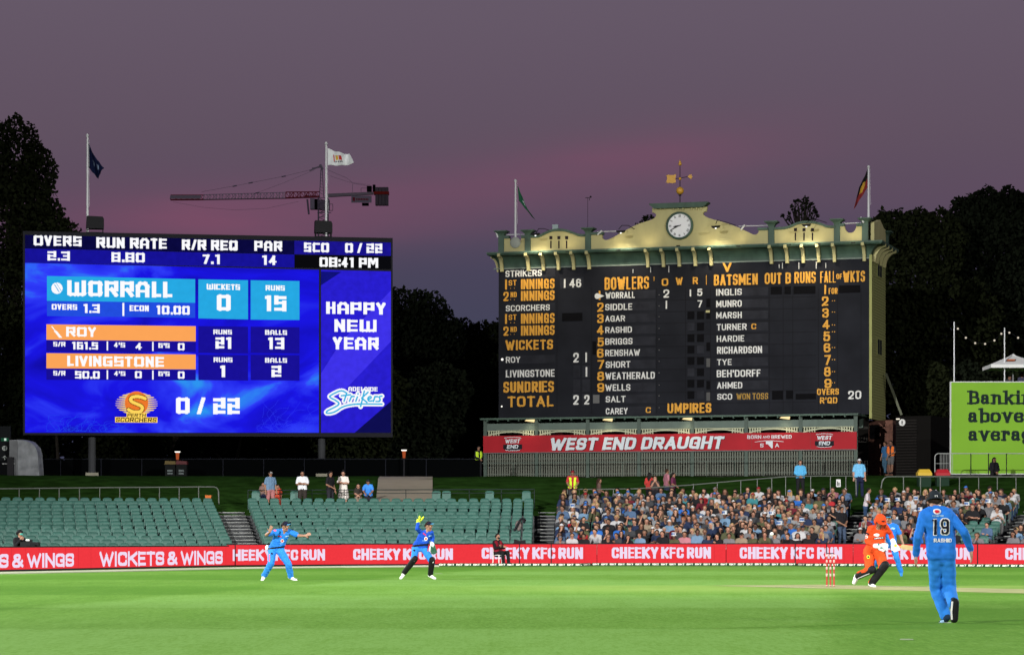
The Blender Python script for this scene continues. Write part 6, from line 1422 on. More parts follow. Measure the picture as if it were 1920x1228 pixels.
# ================================================================== PEOPLE
WS = bpy.data.scenes.new('workshop')
def capsule_mb(mb, p0, p1, r0, r1, n=14, k=4):
    p0 = Vector(p0); p1 = Vector(p1); d = p1 - p0
    if d.length < 1e-5: d = Vector((0, 0, 1e-4))
    z = d.normalized(); a = z.orthogonal().normalized(); b = z.cross(a); rings = []
    for i in range(k, 0, -1):
        t = math.pi / 2 * i / k; rings.append((p0 - z * r0 * math.sin(t), r0 * math.cos(t)))
    rings.append((p0, r0)); rings.append((p1, r1))
    for i in range(1, k + 1):
        t = math.pi / 2 * i / k; rings.append((p1 + z * r1 * math.sin(t), r1 * math.cos(t)))
    vs = []
    for c, r in rings:
        r = max(r, 1e-4)
        for i in range(n):
            t = 2 * math.pi * i / n; vs.append(c + a * (r * math.cos(t)) + b * (r * math.sin(t)))
    m = len(rings); fs = [(j*n+i, j*n+(i+1) % n, (j+1)*n+(i+1) % n, (j+1)*n+i) for j in range(m-1) for i in range(n)]
    fs += [tuple(range(n-1, -1, -1)), tuple(range((m-1)*n, m*n))]
    mb.add(vs, fs)
def blob(name, caps, voxel, mats_, smooth_it=4, folds=0.0, cloth=(1, 2), floor=None, seed=0, bands=()):
    mb = MB()
    for c in caps: capsule_mb(mb, *c[:4])
    me = bpy.data.meshes.new('tmp'); me.from_pydata([tuple(v) for v in mb.v], [], mb.f); me.update()
    o = bpy.data.objects.new('tmp', me); WS.collection.objects.link(o)
    rm = o.modifiers.new('r', 'REMESH'); rm.mode = 'VOXEL'; rm.voxel_size = voxel; rm.adaptivity = 0.0
    if smooth_it:
        sm = o.modifiers.new('s', 'SMOOTH'); sm.factor = .5; sm.iterations = smooth_it
    vl = WS.view_layers[0]; vl.update(); ev = o.evaluated_get(vl.depsgraph)
    out_ = bpy.data.meshes.new_from_object(ev); bpy.data.objects.remove(o); bpy.data.meshes.remove(me)
    out_.name = name; out_.materials.clear()
    n = len(out_.vertices); co = np.empty(n * 3); out_.vertices.foreach_get('co', co); co = co.reshape(-1, 3)
    P0 = np.array([tuple(c[0]) for c in caps]); P1 = np.array([tuple(c[1]) for c in caps]); RA = np.array([c[2] for c in caps]); RB = np.array([c[3] for c in caps]); MI = np.array([c[4] for c in caps]); BI = np.array([c[5] if len(c) > 5 else 0.0 for c in caps])
    nf = len(out_.polygons); fc = np.empty(nf * 3); out_.polygons.foreach_get('center', fc); fc = fc.reshape(-1, 3)
    def owner(Q):
        best = np.full(len(Q), 1e9); own = np.zeros(len(Q), int)
        for i in range(len(caps)):
            d = P1[i] - P0[i]; L2 = max((d * d).sum(), 1e-9); t = np.clip(((Q - P0[i]) @ d) / L2, 0, 1)
            dist = np.linalg.norm(Q - (P0[i] + t[:, None] * d), axis=1) - (RA[i] + (RB[i] - RA[i]) * t) - BI[i]
            m = dist < best; best[m] = dist[m]; own[m] = i
        return own
    mi = MI[owner(fc)]
    for bp_, bn_, hw_, bm_ in bands:
        q = (fc - np.array(tuple(bp_))) @ np.array(tuple(Vector(bn_).normalized())); mi[(np.abs(q) < hw_) & ((mi == 1) | (mi == 2)) & (np.linalg.norm(fc - np.array(tuple(bp_)), axis=1) < .30)] = bm_
    if folds > 0:
        vm = MI[owner(co)]; nr = np.empty(n * 3); out_.vertices.foreach_get('normal', nr); nr = nr.reshape(-1, 3)
        x, y, z = co.T; ph = seed * 1.7
        f = np.sin(z * 38 + 4.0 * np.sin(x * 11 + ph) + 3 * np.sin(y * 9 + ph)) * np.sin(x * 16 + z * 9 + ph) + .7 * np.sin(z * 71 + x * 33 + ph * 2) * np.sin(x * 27 - z * 13 + y * 20)
        msk = np.isin(vm, cloth).astype(float); co = co + nr * (f * folds * msk)[:, None]
    if floor is not None: co[:, 2] = np.maximum(co[:, 2], floor)
    out_.vertices.foreach_set('co', co.ravel())
    for m in mats_: out_.materials.append(m)
    out_.polygons.foreach_set('material_index', mi.astype(np.int32)); out_.polygons.foreach_set('use_smooth', np.ones(nf, bool)); out_.update()
    return out_
V3 = lambda *a: Vector(a)
def lp(a, b, t): return a.lerp(b, t)
def hand_caps(W, D, Nn, side, curl=.3, mi=0, s=1.0, spread=.15):
    D = D.normalized(); Lt = D.cross(Nn).normalized() * side; Nn = Lt.cross(D).normalized() * side; c = []
    for o_ in (-.022, .0, .022): c.append((W + Lt * o_ * .6 * s, W + D * .085 * s + Lt * o_ * s, .021 * s, .017 * s, mi))
    for o_, L in ((-.033, .060), (-.011, .074), (.011, .078), (.033, .068)):
        a = W + D * .088 * s + Lt * o_ * s; d1 = (D + Lt * o_ * 6 * spread - Nn * curl * .5).normalized(); b = a + d1 * L * .5 * s; d2 = (d1 - Nn * curl).normalized()
        c.append((a, b, .0105 * s, .0098 * s, mi)); c.append((b, b + d2 * L * .5 * s, .0098 * s, .0085 * s, mi))
    a = W + D * .02 * s + Lt * .03 * s; b = a + (D * .6 + Lt * .8).normalized() * .042 * s; c.append((a, b, .015 * s, .012 * s, mi)); c.append((b, b + (D * .85 + Lt * .35 - Nn * curl * .4).normalized() * .035 * s, .012 * s, .0095 * s, mi))
    return c
def head_caps(H, F, U, mouth=True, det=True, hs=1.0):
    F = F.normalized(); Rr = F.cross(U).normalized(); U = Rr.cross(F).normalized(); c = []
    c += [(H - F * .022 + U * .025, H + F * .018 + U * .028, .084 * hs, .080 * hs, 0), (H + U * .0, H + F * .028 - U * .075, .072 * hs, .050 * hs, 0), (H + F * .035 - U * .085, H + F * .05 - U * .085, .036 * hs, .033 * hs, 0)]
    c += [(H + Rr * .080, H + Rr * .083 - U * .03, .016, .013, 0), (H - Rr * .080, H - Rr * .083 - U * .03, .016, .013, 0)]
    if det:
        c += [(H + F * .086 + U * .012, H + F * .108 - U * .026, .009, .0145, 0)]
        c += [(H + F * .085 + Rr * .018 + U * .030, H + F * .078 + Rr * .045 + U * .028, .010, .009, 5), (H + F * .085 - Rr * .018 + U * .030, H + F * .078 - Rr * .045 + U * .028, .010, .009, 5)]
        c += [(H + F * .083 + Rr * .032 + U * .008, H + F * .084 + Rr * .034 + U * .008, .0105, .0105, 5, .002), (H + F * .083 - Rr * .032 + U * .008, H + F * .084 - Rr * .034 + U * .008, .0105, .0105, 5, .002)]
        c += [(H + F * .080 - U * .058 + Rr * .016, H + F * .080 - U * .058 - Rr * .016, .014 if mouth else .007, .014 if mouth else .007, 6, .002)]
    return c
def body_caps(J, sleeve='short', legs='long', bulk=1.0, det=True, mouth=False, hands=True, dress=False, wide=1.0, fhair=0):
    g = lambda k: Vector(J[k]); c = []
    SL, SR, HL, HR, N_, H = g('SL'), g('SR'), g('HL'), g('HR'), g('neck'), g('head')
    b = bulk; U = Vector(J.get('U', (H - N_))).normalized(); F = Vector(J['F'])
    c += [(lp(SL, SR, .08), lp(SL, SR, .92), .068 * b, .068 * b, 1), (lp(SL, N_, .55), SL, .062 * b, .066 * b, 1), (lp(SR, N_, .55), SR, .062 * b, .066 * b, 1), (lp(lp(SL, SR, .5), N_, .2), lp(lp(SL, SR, .5), N_, .5), .09 * b, .075 * b, 1)]
    for s, h, so in ((SL, HL, SR), (SR, HR, SL)):
        s2 = lp(s, so, .20); h2 = lp(h, HL if h is HR else HR, .0)
        m = lp(s2, h2, .55); cc = lp(lp(SL, SR, .5), lp(HL, HR, .5), .55); m = lp(m, cc, .12)
        c += [(lp(s2, h2, .10), m, .098 * b, .098 * b, 1), (m, lp(s2, h2, .94), .098 * b, .112 * b, 1)]
    cs = lp(SL, SR, .5); ch = lp(HL, HR, .5); c += [(lp(cs, ch, .12), lp(cs, ch, .9), .108 * b, .112 * b, 1)]
    c += [(HL, HR, .112 * b, .112 * b, 2, -.004)]
    c += [(N_ - U * .05, lp(N_, H, .6), .056, .054, 0)]
    c += head_caps(H, F, U, mouth, det)
    for s_, e_, w_, sd in (('SL', 'EL', 'WL', -1), ('SR', 'ER', 'WR', 1)):
        S_, E_, Wr = g(s_), g(e_), g(w_); e_in = sleeve in ('long',)
        if sleeve == 'none': c += [(S_, E_, .052, .043, 0)]
        elif sleeve == 'long': c += [(S_, E_, .066 * b, .056 * b, 1), (E_, lp(E_, Wr, .94), .056 * b, .043, 1)]
        else: c += [(S_, lp(S_, E_, .72), .068 * b, .072 * b, 1), (lp(S_, E_, .6), E_, .048, .044, 0)]
        if sleeve != 'long': c += [(E_, Wr, .044, .029, 0)]
        D = Vector(J.get('D' + w_, (Wr - E_))); Nn = Vector(J.get('N' + w_, (0, -1, 0)))
        if hands: c += [(lp(E_, Wr, .9), Wr + D.normalized() * .01, .030, .026, 0)] + hand_caps(Wr, D, Nn, sd, J.get('curl' + w_, .35))
        elif hands is None: c += [(Wr, Wr + D.normalized() * .10, .036, .032, 0)]
    for h_, k_, a_, t_ in (('HL', 'KL', 'AL', 'TL'), ('HR', 'KR', 'AR', 'TR')):
        Hh, K, A, T = g(h_), g(k_), g(a_), g(t_)
        if legs == 'long': c += [(Hh, K, .108 * b * wide, .080 * wide, 2), (K, lp(K, A, .93), .080 * wide, .068 * wide, 2)]
        elif legs == 'shorts': c += [(Hh, lp(Hh, K, .85), .108 * b, .095, 2), (lp(Hh, K, .6), K, .075, .058, 0), (K, lp(K, A, .35), .058, .060, 0), (lp(K, A, .35), A, .060, .036, 0)]
        elif legs == 'dress': c += [(Hh, lp(Hh, K, .9), .125 * b, .155, 1), (lp(Hh, K, .5), K, .06, .052, 0), (K, lp(K, A, .35), .052, .055, 0), (lp(K, A, .35), A, .055, .034, 0)]
        d = (T - A); fd = d.normalized(); heel = A - fd * .045 + V3(0, 0, -.035) * (1 if abs(fd.z) < .7 else 0)
        c += [(heel, T, .044, .036, 3), (A, lp(heel, T, .5), .046, .042, 3)]
    return c
# standard palette
skins = [mat('skin_%s' % n, c, .55, .05, 6, spec=.35) for n, c in (('fair', (.37, .20, .13)), ('light', (.31, .16, .105)), ('tan', (.23, .115, .07)), ('brown', (.20, .10, .06)), ('deep', (.10, .05, .032)))]
m_eye = mat('eye_dark', (.03, .02, .018), .5); m_mouth = mat('mouth_dark', (.14, .03, .03), .6)
m_shoe_w = mat('shoe_white', (.70, .70, .70), .55, .08, 12); m_shoe_k = mat('shoe_black', (.015, .015, .018), .5)
def cloth(name, c, v=.12): return mat(name, c, .85, v, 5, spec=.12, bump=.5, bscale=13, stretch=(1, 1, .55))
def frame(H, F, U):
    F = Vector(F).normalized(); U = Vector(U).normalized(); X = F.cross(U).normalized(); U = X.cross(F).normalized()
    # local x = wearer's left in picture, y = -forward, z = up
    M_ = Matrix((tuple(-X), tuple(-F), tuple(U))).transposed().to_4x4(); M_.translation = H; return M_
def cap_mesh(name, crown, brim, brim_up=0.0, back=False, r=.100, stripe=None):
    mb = MB(); mb.sph((0, .014, .040), r, 16, 7, sc=(.93, 1.08, .88), bot=0.0)
    vs = []; K = 10
    for i in range(K + 1):
        a = math.pi * (.14 + .72 * i / K); x = -math.cos(a) * r * .92; y = -math.sin(a) * r * .98
        vs += [(x, y + .01, .064), (x * .98, y - .065 * math.sin(a) ** 1.2, .050 + brim_up), (x * .98, y - .065 * math.sin(a) ** 1.2, .042 + brim_up), (x, y + .01, .050)]
    fs = []
    for i in range(K):
        for j in range(3): fs.append((i*4+j, (i+1)*4+j, (i+1)*4+j+1, i*4+j+1))
        fs.append((i*4+3, (i+1)*4+3, (i+1)*4, i*4))
    mb.add(vs, fs, 1); mb.sph((0, .012, .122), .009, 6, 4, mi=0)
    if stripe: mb.tube([(-.02, -.178, .056), (.03, -.172, .060), (.07, -.145, .062), (.088, -.11, .064)], .009, 5, 2); return mb.mesh(name, [crown, brim, stripe], True)
    return mb.mesh(name, [crown, brim], True)
def hair_mesh(name, m, kind='short'):
    caps = [((0, .030, .045), (0, .012, .055), .087, .087, 0), ((-.035, .035, .03), (.035, .035, .03), .075, .075, 0)]
    if kind == 'short': caps += [((0, .05, -.01), (0, .055, .03), .062, .07, 0), ((-.06, -.035, .075), (.06, -.035, .075), .028, .028, 0), ((-.082, .02, .0), (-.082, .01, .05), .016, .03, 0), ((.082, .02, .0), (.082, .01, .05), .016, .03, 0)]
    else:
        caps += [((-.07, .03, .03), (-.085, .03, -.22), .045, .045, 0), ((.07, .03, .03), (.085, .03, -.22), .045, .045, 0), ((0, .07, .0), (0, .08, -.22), .06, .06, 0), ((-.06, -.04, .078), (.0, -.03, .095), .024, .03, 0), ((.06, -.04, .078), (.0, -.03, .095), .024, .03, 0)]
        if kind == 'bun': caps = caps[:2] + [((0, .05, -.01), (0, .055, .03), .062, .07, 0), ((0, .06, .13), (0, .06, .14), .045, .045, 0), ((-.06, -.04, .078), (.06, -.04, .078), .024, .024, 0)]
    return blob(name, caps, .014 if kind == 'short' else .016, [m], 2, folds=.004, cloth=(0,))
HAIRC = [mat('hair_%s' % n, c, .6, .3, 20) for n, c in (('black', (.012, .010, .010)), ('dark_brown', (.032, .018, .012)), ('brown', (.075, .042, .024)), ('blond', (.30, .20, .09)), ('grey', (.24, .23, .22)), ('red', (.16, .05, .02)))]
HM = {(k, i): None for k in ('short', 'long', 'bun') for i in range(6)}
_hb = {k: hair_mesh('hair', HAIRC[0], k) for k in ('short', 'long', 'bun')}
CAPM = cap_mesh('cap', cloth('cap_a', (.02, .02, .02)), cloth('cap_b', (.02, .02, .02)))
def add_obj_mat(o, ms):
    for i, m in enumerate(ms):
        o.material_slots[i].link = 'OBJECT'; o.material_slots[i].material = m
def put_head(name, me, parent, M_, ms=None, sc=1.0):
    o = link(name, me, parent); o.matrix_local = M_ @ Matrix.Scale(sc, 4)
    if ms: add_obj_mat(o, ms)
    return o
# ------------------------------------------------------------------ the five players
BLUE = cloth('kit_blue', (.020, .165, .61), .05); BLUEB = cloth('kit_blue_trousers', (.026, .200, .64), .04); BLUED = cloth('kit_blue_dark', (.010, .065, .42), .12); ORG = cloth('kit_orange', (.50, .048, .009), .08); ORGB = cloth('kit_orange_trousers', (.52, .060, .011), .08)
PADB = mat('pad_black', (.012, .012, .013), .55, .2, 8); GLW = mat('glove_white', (.66, .70, .70), .6, .1, 12); GLG = mat('glove_green', (.010, .075, .040), .6); GLY = mat('glove_yellow', (.55, .68, .03), .6)
class Fig:
    def __init__(s, ox, oy, k, d, foot):   # zoomed-view coordinates -> metres about the foot point
        s.ox, s.oy, s.k, s.d = ox, oy, k, d; s.base = gpt(*foot); s.base = Vector((s.base.x, s.base.y, 0)); s.s = FPX / s.base.y
    def __call__(s, x, y, dep=0.0):
        px = x / s.k + s.ox; py = y / s.k + s.oy; p = ppt(px, py, s.base.y + dep); return p - s.base
def person_obj(name, me, loc, label, cat='person', group=None, rz=0):
    o = link(name, me, None, loc, rz); return tag(o, label, cat, group)
def decal(body, me, M_, fn, px0, py0, px1, py1, n, material, name, off=.004, cell=1):
    bvh = BVHTree.FromPolygons([M_ @ v.co for v in me.vertices], [tuple(p.vertices) for p in me.polygons]); nx = int(n * (px1 - px0) / (py1 - py0)); Mi = M_.inverted(); cache = {}
    org = Vector((0, 0, CAMZ))
    def hit(i, j):
        if (i, j) in cache: return cache[(i, j)]
        px = px0 + i / nx * (px1 - px0); py = py1 - j / n * (py1 - py0); d = Vector(((px - CX) / FPX, 1, (HY - py) / FPX)).normalized(); h = bvh.ray_cast(org, d)
        r = None if h[0] is None else Mi @ (h[0] + h[1] * off); cache[(i, j)] = r; return r
    gx = px0 + (np.arange(nx) + .5) / nx * (px1 - px0); gy = py1 - (np.arange(n) + .5) / n * (py1 - py0); X, Y = np.meshgrid(gx, gy); M2 = fn(X, Y); mb = MB()
    for j in range(n):
        for i in range(nx):
            if M2[j, i]:
                q = [hit(i, j), hit(i + 1, j), hit(i + 1, j + 1), hit(i, j + 1)]
                if all(v is not None for v in q): mb.add(q, [(0, 1, 2, 3)])
    return mb.obj(name, material, body)
def txt_fn(s, x0, y0, x1, y1, grow=0.0, skew=0.0, **kw):
    R2 = text_rects(s, (x1 - x0) / (y1 - y0), N_=40, **kw)
    def fn(X, Y):
        M_ = np.zeros(X.shape, bool); u = (X - x0) / (x1 - x0); v = (y1 - Y - skew * (X - x0)) / (y1 - y0); gu = grow / (x1 - x0); gv = grow / (y1 - y0)
        for a, b, c, d in R2: M_ |= (u > a - gu) & (u < c + gu) & (v > b - gv) & (v < d + gv)
        return M_
    return fn
circ = lambda cx, cy, r, ry=None: (lambda X, Y: ((X-cx)/r)**2 + ((Y-cy)/(ry or r))**2 < 1)
PM = lambda skin, a, b, sh: [skin, a, b, sh, PADB, m_eye, m_mouth, GLW]
mwhite = cloth('print_white', (.75, .75, .75), .03); mred = cloth('print_red', (.55, .02, .03), .03); mkb = cloth('print_black', (.012, .012, .02), .1); mpale = cloth('print_pale_blue', (.32, .52, .72), .05); mpink = cloth('print_pink', (.62, .12, .20), .05)
capnavy = cloth('cap_navy', (.010, .012, .03)); capsky = cloth('cap_peak_sky', (.10, .38, .72))
# slip fielder
Q = Fig(480, 960, 8.775, 0, (518, 1088)); 
J = dict(SL=Q(325, 318, -.10), SR=Q(560, 322, -.12), neck=Q(462, 300, -.15), head=Q(485, 232, -.22), F=V3(.42, -.88, -.12), U=V3(-.02, -.25, .95),
         EL=Q(172, 372, -.22), WL=Q(232, 322, -.42), ER=Q(700, 385, -.18), WR=Q(808, 388, -.30), DWL=V3(.25, -.3, .9), NWL=V3(.2, -1, .1), DWR=V3(.85, -.3, .35), NWR=V3(0, -1, .3), curlWR=.1, curlWL=.15,
         HL=Q(268, 612, .10), HR=Q(385, 618, .10), KL=Q(250, 838, -.22), AL=Q(128, 1050, .0), TL=Q(98, 1122, -.18), KR=Q(535, 855, -.20), AR=Q(572, 1060, .0), TR=Q(662, 1122, -.10))
me = blob('person', body_caps(J, 'short', 'long', mouth=True, wide=1.08, bulk=.96), .0105, PM(skins[1], BLUE, BLUEB, m_shoe_w), 4, folds=.006, floor=.005, seed=1, bands=[(Q(320, 585, .05), (-.12, 0, 1), .022, 4)])
slip = person_obj('person', me, Q.base, 'crouching fielder in blue kit with arms spread wide, appealing, left of the wicketkeeper')
put_head('cap', cap_mesh('cap', capnavy, capnavy, .004, stripe=capsky), slip, frame(J['head'], J['F'], J['U'])); put_head('hair', _hb['short'], slip, frame(J['head'], J['F'], J['U']), [HAIRC[0]], .97)
MB_ = slip.matrix_basis.copy(); MW = Matrix.Translation(Q.base)
zx = lambda x, y: (x / 8.775 + 480, y / 8.775 + 960)
cx_, cy_ = zx(433, 468); decal(slip, me, MW, circ(cx_, cy_, 3.3, 3.2), cx_-4, cy_-4, cx_+4, cy_+4, 18, mwhite, 'sponsor_disc'); decal(slip, me, MW, circ(cx_, cy_, 1.9), cx_-2, cy_-2, cx_+2, cy_+2, 10, mred, 'sponsor_mark', .008)
a0, b0 = zx(360, 380); decal(slip, me, MW, lambda X, Y: np.abs(Y - (b0 + 1 + (X - a0) * .22)) < 1.0, a0, b0 - 1, a0 + 7, b0 + 5, 12, mred, 'chest_print')
a1, b1 = zx(478, 395); decal(slip, me, MW, lambda X, Y: np.abs(Y - (b1 + 1 - (X - a1) * .35)) < .8, a1, b1 - 3, a1 + 7, b1 + 3, 12, mpale, 'chest_print')
a2, b2 = zx(385, 512); decal(slip, me, MW, lambda X, Y: (X * 1.3).astype(int) % 3 > 0, a2, b2, a2 + 6, b2 + 1.0, 3, mpale, 'chest_print')
a3, b3 = zx(285, 300); decal(slip, me, MW, circ(a3+3, b3, 3, 1.6), a3, b3-2, a3+7, b3+2, 8, mpink, 'shoulder_print')
a4, b4 = zx(262, 680); decal(slip, me, MW, circ(a4, b4, 1.8), a4-2, b4-2, a4+2, b4+2, 8, mkb, 'trouser_badge')
a5, b5 = zx(222, 690); decal(slip, me, MW, lambda X, Y: np.abs(X - a5) < .8, a5-1, b5, a5+1, b5+14, 20, mpink, 'trouser_stripe')
MB().sph(Q(185, 580, .10), .05, 8, 6, sc=(1, .6, 1.4)).obj('white_towel', mwhite, slip)
# wicketkeeper
Q = Fig(740, 950, 8.19, 0, (783, 1086))
J = dict(SL=Q(405, 395, .0), SR=Q(562, 392, -.12), neck=Q(500, 385, -.10), head=Q(527, 300, -.14), F=V3(.40, -.90, .02), U=V3(-.02, -.1, 1),
         EL=Q(345, 335, -.18), WL=Q(362, 232, -.10), ER=Q(585, 480, .0), WR=Q(576, 560, -.10), HL=Q(322, 625, .08), HR=Q(445, 632, .05),
         KL=Q(292, 820, -.18), AL=Q(140, 1015, .12), TL=Q(92, 1095, -.10), KR=Q(572, 845, -.14), AR=Q(548, 1040, .05), TR=Q(618, 1098, -.12))
me = blob('person', body_caps(J, 'long', 'long', mouth=True, hands=False, bulk=.94), .0105, PM(skins[1], BLUED, BLUEB, m_shoe_w), 4, folds=.004, floor=.005, seed=2, bands=[(Q(378, 590, .03), (-.10, 0, 1), .026, 4)])
wk = person_obj('person', me, Q.base, 'wicketkeeper in blue kit with black leg pads, one gloved hand raised high')
put_head('cap', cap_mesh('cap', capnavy, capnavy, .004, stripe=capsky), wk, frame(J['head'], J['F'], J['U'])); put_head('hair', _hb['short'], wk, frame(J['head'], J['F'], J['U']), [HAIRC[1]], .97)
def keeper_glove(W, D, Nn, parent, ma, mc, k=1.0):
    D = D.normalized(); Lt = D.cross(Nn).normalized(); caps = [(W - D * .03, W + D * .02, .050, .058, 1), (W + D * .05 - Lt * .03, W + D * .13 - Lt * .035, .040, .036, 0), (W + D * .05 + Lt * .03, W + D * .13 + Lt * .035, .040, .036, 0)]
    for o_, L in ((-.055, .075), (-.02, .10), (.018, .10), (.052, .08)): caps.append((W + D * .13 + Lt * o_, W + D * (.15 + L) + Lt * o_ * 1.25, .021, .018, 0))
    caps.append((W + D * .05 + Lt * .06, W + D * .15 + Lt * .105, .026, .02, 1))
    me_ = blob('glove', caps, .010, [ma, mc], 2); return link('glove', me_, parent)
keeper_glove(Q(365, 222, -.1), V3(.30, -.1, .95), V3(-.5, -1, 0), wk, GLG, GLY); keeper_glove(Q(576, 575, -.1), V3(.22, -.1, -.95), V3(.2, -1, 0), wk, GLG, GLW)
MB().sph(Q(383, 165, -.17), .04, 8, 6, sc=(.7, .5, 1.3)).obj('glove_palm', GLY, wk)
def pad(parent, K, A, m, fr=V3(0, -1, 0), r=.082, stripe=None):
    d = (A - K).normalized(); caps = [(K + fr * .02 - d * .07, K + fr * .02 + d * .03, r * .98, r * 1.02, 0), (K + fr * .018 + d * .06, lp(K, A, .94) + fr * .02, r * .98, r * .86, 0)]
    me_ = blob('leg_pad', caps, .012, [m], 2); o = link('leg_pad', me_, parent)
    if stripe:
        s_ = d.cross(fr).normalized(); mb = MB(); mb.cyl(K + fr * (r + .018) + s_ * .01, lp(K, A, .9) + fr * (r + .005) + s_ * .01, .012, n=5); mb.obj('pad_stripe', stripe, o)
    return o
pad(wk, J['KL'], J['AL'], PADB); pad(wk, J['KR'], J['AR'], PADB)
MB().sph(J['KR'] + V3(.03, -.10, .0), .02, 8, 5, sc=(.8, .5, 1.3)).sph(J['KL'] + V3(.02, -.10, -.0), .02, 8, 5, sc=(.6, .5, 1.6)).obj('pad_badge', mwhite, wk)
MW = Matrix.Translation(Q.base); zx = lambda x, y: (x / 8.19 + 740, y / 8.19 + 950)
cx_, cy_ = zx(480, 487); decal(wk, me, MW, circ(cx_, cy_, 3.1, 3.7), cx_-4, cy_-4, cx_+4, cy_+4, 18, mwhite, 'sponsor_disc'); decal(wk, me, MW, circ(cx_+.2, cy_, 1.6, 2.2), cx_-2, cy_-2.5, cx_+2, cy_+2.5, 10, mred, 'sponsor_mark', .008)
a0, b0 = zx(435, 392); decal(wk, me, MW, lambda X, Y: np.abs(Y - (b0 + 1.2 + (X - a0) * .75)) < 1.3, a0, b0 - 1, a0 + 6, b0 + 7, 14, mred, 'chest_print')
a1, b1 = zx(520, 440); decal(wk, me, MW, lambda X, Y: np.abs(Y - (b1 + 1 - (X - a1) * .2)) < 1.0, a1, b1 - 2, a1 + 5, b1 + 3, 12, mpale, 'chest_print')
a2, b2 = zx(430, 512); decal(wk, me, MW, lambda X, Y: (X * 1.3).astype(int) % 3 > 0, a2, b2, a2 + 6, b2 + 1.2, 3, mpale, 'chest_print')
a4, b4 = zx(302, 668); decal(wk, me, MW, circ(a4, b4, 2), a4-2, b4-2, a4+2, b4+2, 8, mkb, 'trouser_badge'); a4, b4 = zx(508, 665); decal(wk, me, MW, circ(a4, b4, 1.6, 2.6), a4-2, b4-3, a4+2, b4+3, 8, mpink, 'trouser_badge')
# batter
Q = Fig(1520, 940, 6.82, 0, (1636, 1100))
J = dict(SL=Q(762, 345, .02), SR=Q(955, 322, -.10), neck=Q(868, 315, -.12), head=Q(893, 250, -.26), F=V3(.25, -.80, -.58), U=V3(.08, -.45, .88),
         EL=Q(722, 512, .04), WL=Q(842, 568, -.24), ER=Q(1025, 420, -.05), WR=Q(1060, 525, -.22), HL=Q(765, 640, .08), HR=Q(880, 650, .0),
         KL=Q(755, 868, -.15), AL=Q(600, 945, .30), TL=Q(560, 1010, .34), KR=Q(925, 838, -.30), AR=Q(770, 1045, -.02), TR=Q(815, 1085, -.20))
caps = body_caps(J, 'long', 'long', hands=False, bulk=1.0, wide=1.05) + [(Q(750, 640, .05), Q(755, 830, -.08), .135, .105, 2), (Q(880, 650, .0), Q(925, 800, -.22), .130, .105, 2)]
caps = [c if not (len(c) > 4 and c[4] == 3) else c for c in caps]
me = blob('person', caps, .0105, PM(skins[1], ORG, ORGB, m_shoe_w), 4, folds=.007, floor=.005, seed=3)
bat = person_obj('person', me, Q.base, 'batter in orange kit and helmet with black leg pads, running with the bat')
def shoe(parent, A, T, m, r=.05):
    d = (T - A).normalized(); caps = [(A - d * .02, T + d * .05, r, r * .8, 0), (A + V3(0, 0, .02), A + d * .06, r, r, 0)]; me_ = blob('shoe', caps, .010, [m], 2); return link('shoe', me_, parent)
shoe(bat, Q(588, 965, .30), Q(568, 1010, .32), m_shoe_w, .055)
pad(bat, J['KL'] + V3(.02, 0, .0), J['AL'], PADB, V3(-.2, -.5, -.8), .088, m_pole); pad(bat, J['KR'], J['AR'], PADB, V3(.5, -.8, .0), .094)
Mh = frame(J['head'], J['F'], J['U']); mb = MB()
mb.sph((0, .010, .030), .128, 18, 9, sc=(.92, 1.08, .98), bot=-.05); mb.box((-.118, -.03, -.075), (-.098, .075, .03)).box((.098, -.03, -.075), (.118, .075, .03))
vs = []
for i in range(11):
    a = math.pi * (.12 + .76 * i / 10); x = -math.cos(a) * .118; y = -math.sin(a) * .13; vs += [(x, y, .035), (x, y - .055 * math.sin(a), .030), (x, y - .055 * math.sin(a), .022), (x, y, .020)]
mb.add(vs, [(i*4+j, (i+1)*4+j, (i+1)*4+(j+1) % 4, i*4+(j+1) % 4) for i in range(10) for j in range(4)]); hm = put_head('helmet', mb.mesh('helmet', ORG, True), bat, Mh)
mb = MB()
for z in (-.10, -.065, -.03, .0):
    pts = [(math.sin(t) * .118, -math.cos(t) * .155 + .0, z) for t in np.linspace(-1.35, 1.35, 11)]; mb.tube(pts, .0045, 4)
for t in (-1.0, -.35, .35, 1.0): mb.tube([(math.sin(t) * .118, -math.cos(t) * .155, -.10), (math.sin(t) * .120, -math.cos(t) * .15, .03)], .004, 4)
g_ = mb.obj('grille', m_black, bat); g_.parent = hm
MB().box((-.035, -.128, .075), (.035, -.118, .095)).obj('helmet_badge', mkb, hm)
def bat_glove(W, D, Nn, parent):
    D = D.normalized(); Lt = D.cross(Nn).normalized(); caps = [(W - D * .09, W - D * .02, .052, .056, 1), (W, W + D * .06, .056, .054, 0)]
    for o_ in (-.05, -.017, .017, .05): caps += [(W + D * .06 + Lt * o_, W + D * .13 + Lt * o_ * 1.1, .026, .024, 0), (W + D * .13 + Lt * o_ * 1.1, W + D * .16 + Lt * o_ - Nn * -.05, .024, .022, 0)]
    caps.append((W + D * .01 + Lt * .06, W + D * .10 + Lt * .09, .026, .022, 0)); me_ = blob('glove', caps, .011, [GLW, GLW], 1); return link('glove', me_, parent)
bat_glove(Q(880, 572, -.26), V3(.9, -.25, -.1), V3(0, -1, 0), bat); bat_glove(Q(1068, 545, -.24), V3(.25, -.4, -.75), V3(0, -1, 0), bat)
MB().sph(Q(905, 590, -.36), .022, 8, 5, sc=(1.6, .5, .8)).sph(Q(868, 545, -.33), .016, 8, 5, sc=(1, .5, 2)).obj('glove_print', mat('glove_teal', (.01, .12, .12), .6), bat); MB().sph(Q(1085, 560, -.33), .035, 8, 5, sc=(.9, .5, .9)).obj('glove_print', GLY, bat)
